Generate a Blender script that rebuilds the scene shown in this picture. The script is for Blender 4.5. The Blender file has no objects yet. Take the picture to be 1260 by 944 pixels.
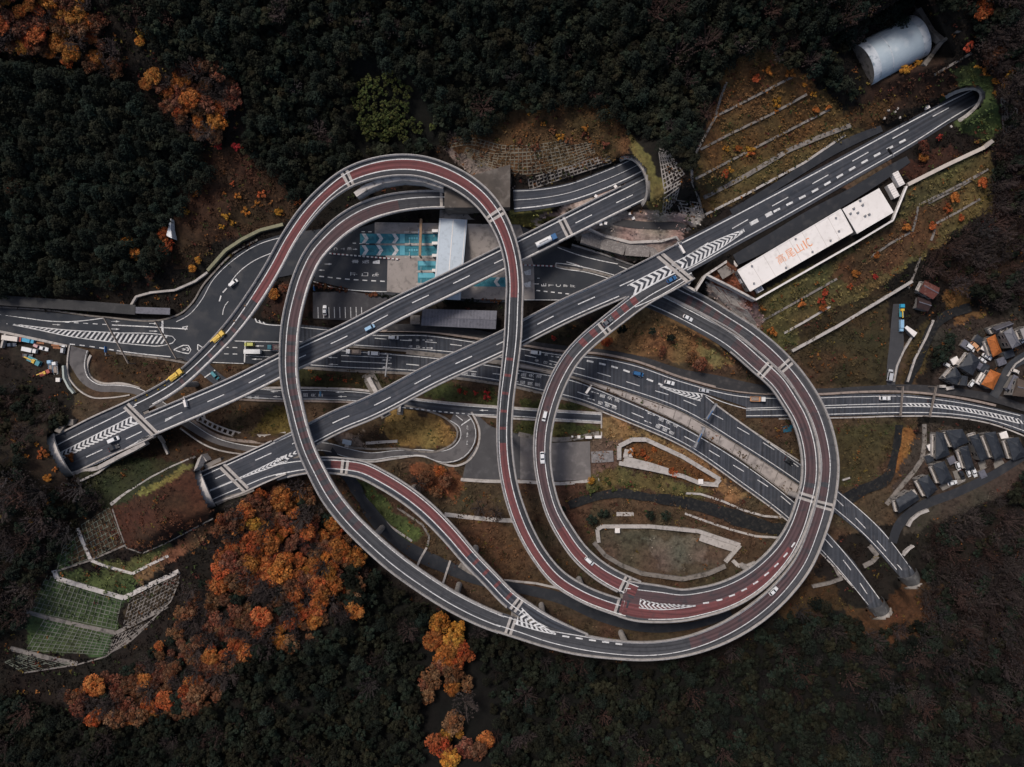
import bpy, bmesh, math, random
import numpy as np
from mathutils import Vector, Matrix
from mathutils.geometry import delaunay_2d_cdt

random.seed(7)
rng = np.random.default_rng(7)
SC = bpy.context.scene
COL = SC.collection
HC = 330.0          # height of the drone above the valley road, m
S0 = 0.35           # metres per photo pixel at road level

# ------------------------------------------------------------------ camera, sky, sun, exposure
cam_data = bpy.data.cameras.new("camera")
cam_data.sensor_width = 36.0
cam_data.lens = 18.0 * HC / (630 * S0)
cam_data.clip_start = 1.0
cam_data.clip_end = 3000.0
cam = bpy.data.objects.new("camera", cam_data)
cam.location = (0, 0, HC)
COL.objects.link(cam)
SC.camera = cam

SUN_EL, SUN_AZ = math.radians(58), math.radians(-40)     # azimuth from north, clockwise
world = bpy.data.worlds.new("World")
SC.world = world
world.use_nodes = True
wn = world.node_tree
for n in list(wn.nodes):
    wn.nodes.remove(n)
w_out = wn.nodes.new("ShaderNodeOutputWorld")
w_bg = wn.nodes.new("ShaderNodeBackground")
w_sky = wn.nodes.new("ShaderNodeTexSky")
w_sky.sky_type = 'NISHITA'
w_sky.sun_disc = False
w_sky.sun_elevation = SUN_EL
w_sky.sun_rotation = SUN_AZ
w_sky.air_density = 1.0
w_sky.dust_density = 4.0
w_sky.ozone_density = 1.0
w_bg.inputs["Strength"].default_value = 0.066
wn.links.new(w_sky.outputs[0], w_bg.inputs[0])
wn.links.new(w_bg.outputs[0], w_out.inputs[0])

sun_data = bpy.data.lights.new("sun", 'SUN')
sun_data.energy = 1.4
sun_data.angle = math.radians(14)
sun_data.color = (1.0, 0.93, 0.86)
sun = bpy.data.objects.new("sun", sun_data)
sd = Vector((math.sin(SUN_AZ) * math.cos(SUN_EL), math.cos(SUN_AZ) * math.cos(SUN_EL), math.sin(SUN_EL)))
sun.rotation_euler = sd.to_track_quat('Z', 'Y').to_euler()
sun.location = (0, 0, 400)
COL.objects.link(sun)

vs = SC.view_settings
vs.view_transform = 'Standard'
vs.look = 'None'
vs.gamma = 1.0
vs.exposure = 0.75
vs.use_curve_mapping = False
SC.cycles.max_bounces = 5
SC.cycles.diffuse_bounces = 3
SC.cycles.transparent_max_bounces = 6

# ------------------------------------------------------------------ helpers
def kz(z):
    return S0 * (HC - z) / HC

def W(px, py, z=0.0):
    """ground point under photo pixel (px, py) at height z"""
    k = kz(z)
    return Vector(((px - 630) * k, (472 - py) * k, z))

def unW(p):
    k = kz(p[2])
    return (630 + p[0] / k, 472 - p[1] / k)

def lin(r, g, b):
    f = lambda c: (c / 255 / 12.92) if c / 255 <= 0.04045 else ((c / 255 + 0.055) / 1.055) ** 2.4
    return (f(r), f(g), f(b))

MATS = {}
def mat(name, c1, c2=None, scale=1.0, rough=0.85, detail=6.0, bump=0.0, attr=None, obj_rand=0.0, spec=0.25,
        metallic=0.0, c3=None, scale3=8.0, uvstreak=None, seams=None):
    if name in MATS:
        return MATS[name]
    m = bpy.data.materials.new(name)
    m.use_nodes = True
    nt = m.node_tree
    b = nt.nodes["Principled BSDF"]
    b.inputs["Roughness"].default_value = rough
    b.inputs["Metallic"].default_value = metallic
    b.inputs["Specular IOR Level"].default_value = spec
    L = nt.links.new
    geo = nt.nodes.new("ShaderNodeNewGeometry")
    if c2 is None:
        c2 = tuple(c * 0.78 for c in c1)
    noise = nt.nodes.new("ShaderNodeTexNoise")
    noise.inputs["Scale"].default_value = scale
    noise.inputs["Detail"].default_value = detail
    noise.inputs["Roughness"].default_value = 0.65
    L(geo.outputs["Position"], noise.inputs["Vector"])
    ramp = nt.nodes.new("ShaderNodeMapRange")
    ramp.inputs["From Min"].default_value = 0.3
    ramp.inputs["From Max"].default_value = 0.7
    L(noise.outputs["Fac"], ramp.inputs["Value"])
    mix = nt.nodes.new("ShaderNodeMix")
    mix.data_type = 'RGBA'
    mix.inputs[6].default_value = (*c1, 1)
    mix.inputs[7].default_value = (*c2, 1)
    L(ramp.outputs["Result"], mix.inputs["Factor"])
    col = mix.outputs[2]
    if c3 is not None:
        n3 = nt.nodes.new("ShaderNodeTexNoise")
        n3.inputs["Scale"].default_value = scale3
        n3.inputs["Detail"].default_value = 4.0
        L(geo.outputs["Position"], n3.inputs["Vector"])
        r3 = nt.nodes.new("ShaderNodeMapRange")
        r3.inputs["From Min"].default_value = 0.52
        r3.inputs["From Max"].default_value = 0.72
        L(n3.outputs["Fac"], r3.inputs["Value"])
        m3 = nt.nodes.new("ShaderNodeMix")
        m3.data_type = 'RGBA'
        m3.inputs[7].default_value = (*c3, 1)
        L(r3.outputs["Result"], m3.inputs["Factor"])
        L(col, m3.inputs[6])
        col = m3.outputs[2]
    if uvstreak:
        uv = nt.nodes.new("ShaderNodeUVMap")
        uv.uv_map = "uv"
        mp = nt.nodes.new("ShaderNodeMapping")
        mp.inputs["Scale"].default_value = (uvstreak, 0.012, 1)
        L(uv.outputs[0], mp.inputs["Vector"])
        ns = nt.nodes.new("ShaderNodeTexNoise")
        ns.inputs["Scale"].default_value = 1.0
        ns.inputs["Detail"].default_value = 3.0
        L(mp.outputs[0], ns.inputs["Vector"])
        rs = nt.nodes.new("ShaderNodeMapRange")
        rs.inputs["From Min"].default_value = 0.3
        rs.inputs["From Max"].default_value = 0.7
        rs.inputs["To Min"].default_value = 0.62
        rs.inputs["To Max"].default_value = 1.5
        L(ns.outputs["Fac"], rs.inputs["Value"])
        sx = nt.nodes.new("ShaderNodeSeparateXYZ")
        L(uv.outputs[0], sx.inputs[0])
        m1 = nt.nodes.new("ShaderNodeMath"); m1.operation = 'MULTIPLY'; m1.inputs[1].default_value = 3.7
        L(sx.outputs[0], m1.inputs[0])
        m2 = nt.nodes.new("ShaderNodeMath"); m2.operation = 'SINE'
        L(m1.outputs[0], m2.inputs[0])
        m3_ = nt.nodes.new("ShaderNodeMath"); m3_.operation = 'MULTIPLY_ADD'; m3_.inputs[1].default_value = .13
        L(m2.outputs[0], m3_.inputs[0]); L(rs.outputs["Result"], m3_.inputs[2])
        rs = m3_
        ms = nt.nodes.new("ShaderNodeMix")
        ms.data_type = 'RGBA'
        ms.blend_type = 'MULTIPLY'
        ms.inputs["Factor"].default_value = 1.0
        L(col, ms.inputs[6])
        L(rs.outputs[0], ms.inputs[7])
        col = ms.outputs[2]
    if attr:
        at = nt.nodes.new("ShaderNodeAttribute")
        at.attribute_name = attr
        ma = nt.nodes.new("ShaderNodeMix")
        ma.data_type = 'RGBA'
        ma.blend_type = 'MULTIPLY'
        ma.inputs["Factor"].default_value = 1.0
        L(col, ma.inputs[6])
        L(at.outputs["Color"], ma.inputs[7])
        col = ma.outputs[2]
    if obj_rand:
        oi = nt.nodes.new("ShaderNodeObjectInfo")
        hs = nt.nodes.new("ShaderNodeHueSaturation")
        mr = nt.nodes.new("ShaderNodeMapRange")
        mr.inputs["To Min"].default_value = 1.0 - obj_rand
        mr.inputs["To Max"].default_value = 1.0 + obj_rand
        L(oi.outputs["Random"], mr.inputs["Value"])
        L(mr.outputs["Result"], hs.inputs["Value"])
        mh = nt.nodes.new("ShaderNodeMath")
        mh.operation = 'MULTIPLY_ADD'
        mh.inputs[1].default_value = 0.03
        mh.inputs[2].default_value = 0.485
        wr = nt.nodes.new("ShaderNodeMath")
        wr.operation = 'FRACT'
        w2 = nt.nodes.new("ShaderNodeMath")
        w2.operation = 'MULTIPLY'
        w2.inputs[1].default_value = 7.31
        L(oi.outputs["Random"], w2.inputs[0])
        L(w2.outputs[0], wr.inputs[0])
        L(wr.outputs[0], mh.inputs[0])
        L(mh.outputs[0], hs.inputs["Hue"])
        L(col, hs.inputs["Color"])
        col = hs.outputs["Color"]
    L(col, b.inputs["Base Color"])
    if bump:
        bp = nt.nodes.new("ShaderNodeBump")
        bp.inputs["Strength"].default_value = bump
        bp.inputs["Distance"].default_value = 0.3
        L(noise.outputs["Fac"], bp.inputs["Height"])
        L(bp.outputs[0], b.inputs["Normal"])
    MATS[name] = m
    return m

M_ASPH = mat("asphalt_road", (.031, .035, .044), (.048, .051, .060), .12, .9, c3=(.058, .058, .066), scale3=.35, uvstreak=1.1)
M_ASPH_RAMP = mat("asphalt_ramp", (.042, .043, .048), (.056, .056, .060), .15, .9, c3=(.034, .035, .040), scale3=.5, uvstreak=1.2)
M_ASPH_DARK = mat("asphalt_dark", (.020, .022, .027), (.030, .032, .037), .1, .92, c3=(.042, .042, .045), scale3=.3)
M_ASPH_PLAIN = mat("asphalt_plain", (.027, .031, .038), (.042, .045, .052), .06, .92, c3=(.060, .060, .063), scale3=.15)
M_ASPH_PALE = mat("asphalt_pale", (.085, .080, .082), (.120, .112, .112), .12, .92, c3=(.055, .052, .054), scale3=.3)
M_RED = mat("red_surfacing", (.135, .046, .046), (.105, .040, .041), .2, .9, c3=(.085, .040, .042), scale3=.6, uvstreak=.9)
M_RED_OLD = mat("red_surfacing_worn", (.084, .049, .051), (.060, .042, .045), .12, .9, c3=(.046, .041, .045), scale3=.35, uvstreak=1.2)
M_PAINT = mat("road_paint", (.70, .69, .68), (.46, .455, .45), .35, .8, c3=(.24, .24, .245), scale3=1.3)
M_CONC = mat("concrete", (.42, .385, .36), (.31, .285, .265), .25, .9, c3=(.2, .18, .165), scale3=.7, bump=.1)
M_CONC_D = mat("concrete_weathered", (.22, .195, .175), (.14, .125, .112), .3, .92, c3=(.075, .066, .058), scale3=.6, bump=.2)
M_CONC_L = mat("concrete_pale", (.52, .48, .45), (.36, .33, .305), .25, .9, c3=(.2, .18, .165), scale3=.6)
M_PAVE = mat("toll_concrete", (.36, .32, .295), (.27, .24, .222), .15, .9, c3=(.2, .178, .165), scale3=.3, uvstreak=None)
M_TEAL = mat("teal_paint", (.055, .23, .28), (.035, .155, .20), .25, .85, c3=(.10, .27, .31), scale3=.6)
M_TEAL_L = mat("teal_paint_pale", (.14, .40, .48), (.10, .33, .41), .4, .85)
M_ROOF_W = mat("roof_white", (.73, .69, .66), (.66, .62, .59), .09, .8, c3=(.60, .56, .53), scale3=.5)
M_ROOF_B = mat("roof_bluewhite", (.44, .50, .56), (.38, .435, .49), .1, .55, c3=(.34, .39, .44), scale3=.8)
M_ROOF_G = mat("roof_grey_tile", (.13, .13, .155), (.095, .095, .115), .4, .6, c3=(.07, .07, .085), scale3=1.0)
M_ROOF_D = mat("roof_dark_slate", (.026, .031, .040), (.017, .020, .027), .3, .55, c3=(.045, .05, .058), scale3=.7)
M_ROOF_O = mat("roof_orange_tile", (.40, .125, .03), (.28, .085, .022), .5, .7, c3=(.17, .055, .018), scale3=.9)
M_ROOF_R = mat("roof_rusty", (.13, .042, .033), (.08, .030, .025), .4, .85, c3=(.19, .10, .08), scale3=.8)
M_WALL_W = mat("house_wall", (.22, .20, .185), (.15, .14, .13), .3, .85)
M_VAULT = mat("vault_metal", (.43, .50, .55), (.36, .43, .48), .1, .5, c3=(.5, .55, .58), scale3=.3)
M_VAULT_L = mat("vault_metal_pale", (.62, .64, .66), (.42, .46, .5), .3, .6, c3=(.17, .22, .26), scale3=.5)
M_GLASS = mat("dark_glass", (.012, .015, .02), (.02, .024, .03), .5, .12, spec=.5)
M_TYRE = mat("tyre_rubber", (.015, .015, .016), rough=.9)
M_METAL = mat("steel_grey", (.28, .28, .29), (.2, .2, .21), .5, .5, metallic=.3)
M_GANTRY = mat("brown_steel", (.30, .19, .11), (.2, .125, .075), .6, .6)
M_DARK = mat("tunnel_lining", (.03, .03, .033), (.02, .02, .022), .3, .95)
M_WATER = mat("stream_water", (.008, .009, .011), (.018, .018, .018), .5, .6, spec=.12, c3=(.035, .032, .028), scale3=.8)
M_BARK = mat("bark", (.06, .045, .035), (.035, .027, .022), 2.0, .95)
M_DIRT = mat("yard_dirt", (.045, .036, .030), (.030, .025, .022), .3, .95)
M_GRAVEL = mat("grey_gravel", (.185, .165, .157), (.11, .102, .10), .10, .95, c3=(.22, .20, .19), scale3=.3)
M_ORANGE_TXT = mat("orange_lettering", (.70, .27, .13), (.68, .33, .19), .5, .8)
M_REDPOST = mat("red_marker", (.25, .02, .025), (.2, .016, .02), 1, .7)
M_BLUE = mat("blue_sign", (.02, .12, .32), (.018, .10, .27), 1, .5)

class MB:
    """collects faces, builds ONE mesh"""
    def __init__(self):
        self.v, self.f, self.uv, self.mi = [], [], [], []
    def add(self, pts, faces, uvs=None, mi=0):
        o = len(self.v)
        self.v += [tuple(p) for p in pts]
        for i, f in enumerate(faces):
            self.f.append(tuple(o + j for j in f))
            self.uv.append([uvs[j] for j in f] if uvs else [(0, 0)] * len(f))
            self.mi.append(mi)
    def quad(self, a, b, c, d, mi=0, uvs=None):
        self.add((a, b, c, d), ((0, 1, 2, 3),), uvs, mi)
    def box(self, M, sx, sy, sz, z0=0.0, taper=1.0, mi=0, top_shift=0.0):
        """box centred in x,y with its bottom at z0, transformed by M"""
        x, y = sx / 2, sy / 2
        P = [(-x, -y, z0), (x, -y, z0), (x, y, z0), (-x, y, z0)]
        P += [(px * taper + top_shift, py * taper, z0 + sz) for px, py, _ in P]
        self.add([M @ Vector(p) for p in P], ((0, 3, 2, 1), (4, 5, 6, 7), (0, 1, 5, 4), (1, 2, 6, 5), (2, 3, 7, 6), (3, 0, 4, 7)), None, mi)
    def bar(self, a, b, w, h, mi=0):
        """horizontal bar of width w and height h hanging on the line a-b (its top edge)"""
        a, b = Vector(a), Vector(b)
        d = b - a
        n = Vector((-d.y, d.x, 0))
        if n.length < 1e-6:
            n = Vector((1, 0, 0))
        n = n.normalized() * (w / 2)
        u = Vector((0, 0, -h))
        P = [a - n + u, a + n + u, b + n + u, b - n + u, a - n, a + n, b + n, b - n]
        self.add(P, ((0, 1, 2, 3), (4, 7, 6, 5), (0, 4, 5, 1), (1, 5, 6, 2), (2, 6, 7, 3), (3, 7, 4, 0)), None, mi)
    def cyl(self, a, b, r0, r1=None, n=10, mi=0, cap=True):
        a, b = Vector(a), Vector(b)
        r1 = r0 if r1 is None else r1
        q = (b - a).to_track_quat('Z', 'Y')
        P = []
        for c, r in ((a, r0), (b, r1)):
            for i in range(n):
                t = 2 * math.pi * i / n
                P.append(c + q @ Vector((r * math.cos(t), r * math.sin(t), 0)))
        F = [(i, (i + 1) % n, n + (i + 1) % n, n + i) for i in range(n)]
        if cap:
            F += [tuple(range(n - 1, -1, -1)), tuple(range(n, 2 * n))]
        self.add(P, F, None, mi)
    def build(self, name, mats, parent=None, smooth=False, inv=None):
        me = bpy.data.meshes.new(name)
        V = self.v
        if inv is not None:
            V = [tuple(inv @ Vector(p)) for p in V]
        me.from_pydata(V, [], self.f)
        for m in (mats if isinstance(mats, (list, tuple)) else [mats]):
            me.materials.append(m)
        if any(self.mi):
            me.polygons.foreach_set("material_index", self.mi)
        ul = me.uv_layers.new(name="uv")
        flat = [c for f in self.uv for u in f for c in u]
        ul.data.foreach_set("uv", flat)
        if smooth:
            me.polygons.foreach_set("use_smooth", [True] * len(me.polygons))
        me.update()
        o = bpy.data.objects.new(name, me)
        COL.objects.link(o)
        if parent is not None:
            o.parent = parent
        return o

def tag(o, label=None, cat=None, group=None, kind=None):
    if label:
        o["label"] = label
    if cat:
        o["category"] = cat
    if group:
        o["group"] = group
    if kind:
        o["kind"] = kind
    return o

def empty(name, loc=(0, 0, 0), rz=0.0):
    o = bpy.data.objects.new(name, None)
    o.empty_display_size = 1.0
    o.location = loc
    o.rotation_euler = (0, 0, rz)
    COL.objects.link(o)
    return o

def thing(name, label, cat, loc=(0, 0, 0), rz=0.0, group=None):
    return tag(empty(name, loc, rz), label, cat, group)

def structure(o):
    o["kind"] = "structure"
    return o

def copy_tree(o, parent=None):
    c = o.copy()
    COL.objects.link(c)
    if parent is not None:
        c.parent = parent
    for ch in o.children:
        copy_tree(ch, c)
    return c

# ------------------------------------------------------------------ the lie of the land
CTRL = [
 # valley road
 (0,393,2),(100,407,1),(210,415,0),(300,430,0),(500,440,0),(640,450,0),(800,475,0),(900,500,0),(1000,500,0),(1130,500,0),(1260,515,0),
 (320,490,-1),(500,495,-1),(740,515,-2),(575,535,-1.5),(480,557,-1),(300,550,2),(225,515,3),(110,470,0),
 # toll plaza
 (400,310,6),(480,310,6),(560,310,6),(640,335,6),(720,338,6.3),(430,372,5),(560,392,3),(790,360,7),(860,385,7.5),(870,430,1.5),
 (300,330,4),(250,375,1.5),(640,375,4.5),(700,410,1.5),(800,415,3),
 # stream and inner ground
 (560,700,-5),(470,640,-4),(700,600,-4),(850,615,-4),(950,645,-4),(1060,600,-4),(1105,550,-4),(1115,470,-3),(1190,382,0),
 (800,680,-1),(680,560,-1),(800,560,0),(650,690,-3),(780,780,-3),(900,780,-2),(1020,560,-2),(1000,540,-1),(930,520,0),
 # dual carriageway portals and the hill behind
 (1075,741,1),(1114,704,1),(1030,660,0),(1060,690,0),(1100,790,16),(1150,720,14),(1050,840,22),(1250,850,38),(1200,660,14),(1150,610,2),(1240,560,2),
 (1110,620,1),(1200,440,2),(1250,440,3),(1240,340,8),(1100,460,-1),(1060,420,2),
 # lower forest
 (600,830,3),(800,850,6),(700,935,20),(400,790,14),(500,775,2),(200,860,24),(0,910,28),(330,690,17),(950,790,6),(900,930,26),(420,690,8),(300,940,30),(500,940,20),
 # western portals and terraces
 (100,545,19),(55,570,30),(150,520,14),(180,545,8),(100,495,10),(30,520,20),(0,440,4),(40,450,2),(0,620,36),(90,640,24),(200,640,22),(280,590,19),(225,600,21),
 (320,600,15),(200,580,16),(150,700,19),(60,740,24),(150,790,15),(40,820,24),(230,720,17),(350,590,10),
 # upper hill
 (0,340,10),(150,330,6),(100,250,18),(0,100,42),(200,100,36),(400,80,32),(620,70,38),(480,185,15),(300,240,12),(400,200,14),(660,190,24),(590,190,21),(700,120,30),(820,110,36),
 (960,30,48),(920,130,30),(880,210,22),(820,200,24),(1000,200,20),(1100,130,24),(1060,150,21),(1180,60,40),(1250,30,48),(1230,110,32),(1250,200,22),
 (680,235,19),(760,222,19.6),(720,245,17),(600,250,19),(660,285,9),(720,290,9),(780,285,15),(860,250,20),(820,250,21),
 # east road platform, building and slope
 (850,312,19.6),(950,258,19.6),(1050,205,19.6),(1150,145,19.6),(980,310,18),(1060,260,18),(920,335,17),(1100,240,17),(1160,200,19),(1180,240,12),
 (960,390,12),(1050,330,11),(1130,280,10),(990,420,4),(1070,360,6),(930,380,12),(880,360,11),(1200,300,9),
 (-150,472,30),(-150,0,70),(-150,944,60),(630,-160,75),(630,1100,60),(1410,0,70),(1410,472,30),(1410,944,70),(100,-150,70),(1160,-150,75),(100,1100,60),(1160,1100,70),
]
CT = np.array(CTRL, dtype=float)
CC = 14.0
def _phi(d2):
    return np.sqrt(d2 + CC * CC)
_A = _phi((CT[:, None, 0] - CT[None, :, 0]) ** 2 + (CT[:, None, 1] - CT[None, :, 1]) ** 2)
_A += np.eye(len(CT)) * -2.0        # a little smoothing
_mean = CT[:, 2].mean()
_wt = np.linalg.solve(_A, CT[:, 2] - _mean)

def zbv(U, V):
    U = np.asarray(U, float); V = np.asarray(V, float)
    out = np.zeros(U.shape).ravel()
    u, v = U.ravel(), V.ravel()
    for i in range(0, len(u), 20000):
        d2 = (u[i:i+20000, None] - CT[None, :, 0]) ** 2 + (v[i:i+20000, None] - CT[None, :, 1]) ** 2
        out[i:i+20000] = _phi(d2) @ _wt + _mean
    return out.reshape(U.shape)

def zb(px, py):
    return float(zbv(np.array([px]), np.array([py]))[0])

def ground(px, py, dz=0.0):
    return W(px, py, zb(px, py) + dz)

# ------------------------------------------------------------------ lines over the land
class Path:
    """smooth line through photo pixels; rows are (px, py, z or None for the ground, width in px[, left lane line, right lane line])"""
    def __init__(self, pts, step=4.0, dz=0.0):
        A = [list(p) + [0.7, -0.7][len(p) - 4:] if len(p) < 6 else list(p) for p in pts]
        self.grade = A[0][2] is None
        for r in A:
            if r[2] is None:
                r[2] = zb(r[0], r[1])
        A = np.array(A, float)
        d = np.hypot(*(A[1:, :2] - A[:-1, :2]).T)
        t = np.concatenate([[0], np.cumsum(d)])
        m = np.zeros_like(A)
        if len(A) > 2:
            for i in range(1, len(A) - 1):
                a, b = t[i] - t[i-1], t[i+1] - t[i]
                m[i] = ((A[i] - A[i-1]) / a * b + (A[i+1] - A[i]) / b * a) / (a + b)
            m[0] = 1.5 * (A[1] - A[0]) / d[0] - .5 * m[1]
            m[-1] = 1.5 * (A[-1] - A[-2]) / d[-1] - .5 * m[-2]
        else:
            m[:] = (A[1] - A[0]) / d[0]
        n = max(2, int(t[-1] / step) + 1)
        ts = np.linspace(0, t[-1], n)
        S = np.empty((n, A.shape[1]))
        for j, x in enumerate(ts):
            i = min(np.searchsorted(t, x, side='right') - 1, len(A) - 2)
            h = t[i+1] - t[i]
            s = (x - t[i]) / h
            S[j] = ((2*s**3 - 3*s**2 + 1) * A[i] + (s**3 - 2*s**2 + s) * h * m[i] + (-2*s**3 + 3*s**2) * A[i+1] + (s**3 - s**2) * h * m[i+1])
        if self.grade:
            S[:, 2] = zbv(S[:, 0], S[:, 1])
        S[:, 2] += dz
        self.px = S
        k = S0 * (HC - S[:, 2]) / HC
        self.P = np.stack([(S[:, 0] - 630) * k, (472 - S[:, 1]) * k, S[:, 2]], 1)
        self.hw = S[:, 3] / 2 * k
        self.fl, self.fr = S[:, 4], S[:, 5]
        T = np.gradient(self.P[:, :2], axis=0)
        T /= np.linalg.norm(T, axis=1)[:, None]
        self.T = T
        self.N = np.stack([-T[:, 1], T[:, 0]], 1)
        self.s = np.concatenate([[0], np.cumsum(np.linalg.norm(np.diff(self.P, axis=0), axis=1))])
        self.len = self.s[-1]
    def at(self, s):
        f = lambda a: np.interp(s, self.s, a)
        p = (f(self.P[:, 0]), f(self.P[:, 1]), f(self.P[:, 2]))
        n = Vector((f(self.N[:, 0]), f(self.N[:, 1]), 0)).normalized()
        return Vector(p), n, f(self.hw), f(self.fl), f(self.fr)
    def near(self, px, py):
        """arc length of the place nearest to a pixel"""
        d = np.hypot(self.px[:, 0] - px, self.px[:, 1] - py)
        i = int(np.argmin(d))
        best, bs = d[i], self.s[i]
        for j in (i - 1, i):
            if 0 <= j < len(self.s) - 1:
                a, b = self.px[j, :2], self.px[j+1, :2]
                t = np.clip(np.dot((px, py) - a, b - a) / np.dot(b - a, b - a), 0, 1)
                q = a + t * (b - a)
                dd = math.hypot(q[0] - px, q[1] - py)
                if dd < best:
                    best, bs = dd, self.s[j] + t * (self.s[j+1] - self.s[j])
        return bs
    def ss(self, s0, s1, step=2.0):
        s0, s1 = max(0, s0), min(self.len, s1)
        n = max(2, int((s1 - s0) / step) + 1)
        return np.linspace(s0, s1, n)

def lat(spec, hw, fl, fr):
    """a lateral place: ('f', x) share of the half width, ('m', x) metres, ('L', x)/('R', x) metres from the lane line, ('e+', x)/('e-', x) metres in from the edge"""
    k, x = spec
    return {'f': x * hw, 'm': x, 'L': fl * hw + x, 'R': fr * hw + x, 'e+': hw - x, 'e-': -hw + x}[k]

def ribbon(mb, path, d0, d1, dz, s0=0.0, s1=1e9, step=2.0, mi=0):
    P, uv = [], []
    S = path.ss(s0, s1, step)
    for s in S:
        p, n, hw, fl, fr = path.at(s)
        for d in (lat(d0, hw, fl, fr), lat(d1, hw, fl, fr)):
            q = p + n * d
            q.z += dz
            P.append(q)
            uv.append((d, s))
    F = [(2*i, 2*i+1, 2*i+3, 2*i+2) for i in range(len(S) - 1)]
    F = [f[::-1] for f in F] if lat(d1, 1, 1, -1) > lat(d0, 1, 1, -1) else F
    mb.add(P, F, uv, mi)

def line(mb, path, d, dz=0.05, w=0.32, dash=None, s0=0.0, s1=1e9, phase=0.0, mi=0):
    k, x = d
    if k in 'f':
        def two(sa, sb):
            P, uv = [], []
            S = path.ss(sa, sb)
            for s in S:
                p, n, hw, fl, fr = path.at(s)
                for o in (x * hw - w / 2, x * hw + w / 2):
                    q = p + n * o
                    q.z += dz
                    P.append(q)
                    uv.append((o, s))
            mb.add(P, [(2*i+2, 2*i+3, 2*i+1, 2*i) for i in range(len(S) - 1)], uv, mi)
    else:
        two = lambda sa, sb: ribbon(mb, path, (k, x - w / 2), (k, x + w / 2), dz, sa, sb, 2.0, mi)
    s0, s1 = max(0, s0), min(s1, path.len)
    if not dash:
        two(s0, s1)
        return
    on, off = dash
    s = s0 + phase
    while s < s1 - 0.5:
        two(s, min(s + on, s1))
        s += on + off

def pline(mb, pts, z, w, dash=None, dz=0.05, phase=0.0):
    """a painted line through pixels at height z (None: on the ground)"""
    p = Path([(a, b, z, 1) for a, b in pts], step=3.0)
    line(mb, p, ('m', 0), dz, w, dash, phase=phase)

def poly_sheet(mb, poly, dz, z=None, cell=9.0, mi=0):
    """a sheet over a pixel polygon, lying on the land"""
    poly = [tuple(map(float, p)) for p in poly]
    dense = []
    for i, a in enumerate(poly):
        b = poly[(i + 1) % len(poly)]
        n = max(1, int(math.hypot(b[0]-a[0], b[1]-a[1]) / cell))
        dense += [(a[0] + (b[0]-a[0]) * j / n, a[1] + (b[1]-a[1]) * j / n) for j in range(n)]
    xs, ys = [p[0] for p in poly], [p[1] for p in poly]
    inner = []
    gx = np.arange(min(xs) + cell / 2, max(xs), cell)
    gy = np.arange(min(ys) + cell / 2, max(ys), cell)
    if len(gx) and len(gy):
        U, V = np.meshgrid(gx, gy)
        ins = inside(poly, U, V)
        inner = list(zip(U[ins], V[ins]))
    pts = [Vector(p) for p in dense + inner]
    n = len(dense)
    r = delaunay_2d_cdt(pts, [(i, (i + 1) % n) for i in range(n)], [list(range(n))], 1, 1e-4)
    vo, fo = r[0], r[2]
    U = np.array([p.x for p in vo]); V = np.array([p.y for p in vo])
    Z = (zbv(U, V) if z is None else np.full(len(U), float(z))) + dz
    P = [W(u, v, zz) for u, v, zz in zip(U, V, Z)]
    F = []
    for f in fo:
        a, b, c = (P[i] for i in f[:3])
        nz = (b - a).cross(c - a).z
        F.append(tuple(f) if nz > 0 else tuple(f)[::-1])
    mb.add(P, F, [(p.x, p.y) for p in P], mi)

def inside(poly, U, V):
    c = np.zeros(U.shape, bool)
    n = len(poly)
    for i in range(n):
        x0, y0 = poly[i]
        x1, y1 = poly[(i + 1) % n]
        if y0 == y1:
            continue
        cond = ((y0 > V) != (y1 > V)) & (U < (x1 - x0) * (V - y0) / (y1 - y0) + x0)
        c ^= cond
    return c

def chevrons(mb, A, B, n, z, thick=0.5, fwd=0.0, dz=0.06, vee=True):
    """n painted stripes between two pixel lines A and B; vee: their middles run ahead by fwd (share of the step)"""
    def samp(L, t):
        d = [0.0]
        for i in range(1, len(L)):
            d.append(d[-1] + math.hypot(L[i][0]-L[i-1][0], L[i][1]-L[i-1][1]))
        t = min(max(t, 0), 1) * d[-1]
        return (np.interp(t, d, [p[0] for p in L]), np.interp(t, d, [p[1] for p in L]))
    def pt(u):
        zz = (zb(*u) if z is None else z) + dz
        return W(u[0], u[1], zz)
    for i in range(n):
        t0 = (i + .25) / n
        t1 = t0 + thick / n
        a0, a1, b0, b1 = samp(A, t0), samp(A, t1), samp(B, t0), samp(B, t1)
        if vee:
            sh = fwd / n
            m0 = [(p + q) / 2 for p, q in zip(samp(A, t0 + sh), samp(B, t0 + sh))]
            m1 = [(p + q) / 2 for p, q in zip(samp(A, t1 + sh), samp(B, t1 + sh))]
            mb.quad(pt(a0), pt(m0), pt(m1), pt(a1))
            mb.quad(pt(m0), pt(b0), pt(b1), pt(m1))
        else:
            b0, b1 = samp(B, t0 + fwd / n), samp(B, t1 + fwd / n)
            mb.quad(pt(a0), pt(b0), pt(b1), pt(a1))

def text_mesh(s, size):
    """flat text as plain vertices and faces, centred"""
    cu = bpy.data.curves.new("lettering", 'FONT')
    cu.body = s
    cu.size = size
    cu.align_x = 'CENTER'
    cu.align_y = 'CENTER'
    o = bpy.data.objects.new("lettering", cu)
    COL.objects.link(o)
    dg = bpy.context.evaluated_depsgraph_get()
    me = bpy.data.meshes.new_from_object(o.evaluated_get(dg))
    V = [v.co.copy() for v in me.vertices]
    F = [tuple(p.vertices) for p in me.polygons]
    bpy.data.objects.remove(o)
    bpy.data.curves.remove(cu)
    bpy.data.meshes.remove(me)
    return V, F

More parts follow.
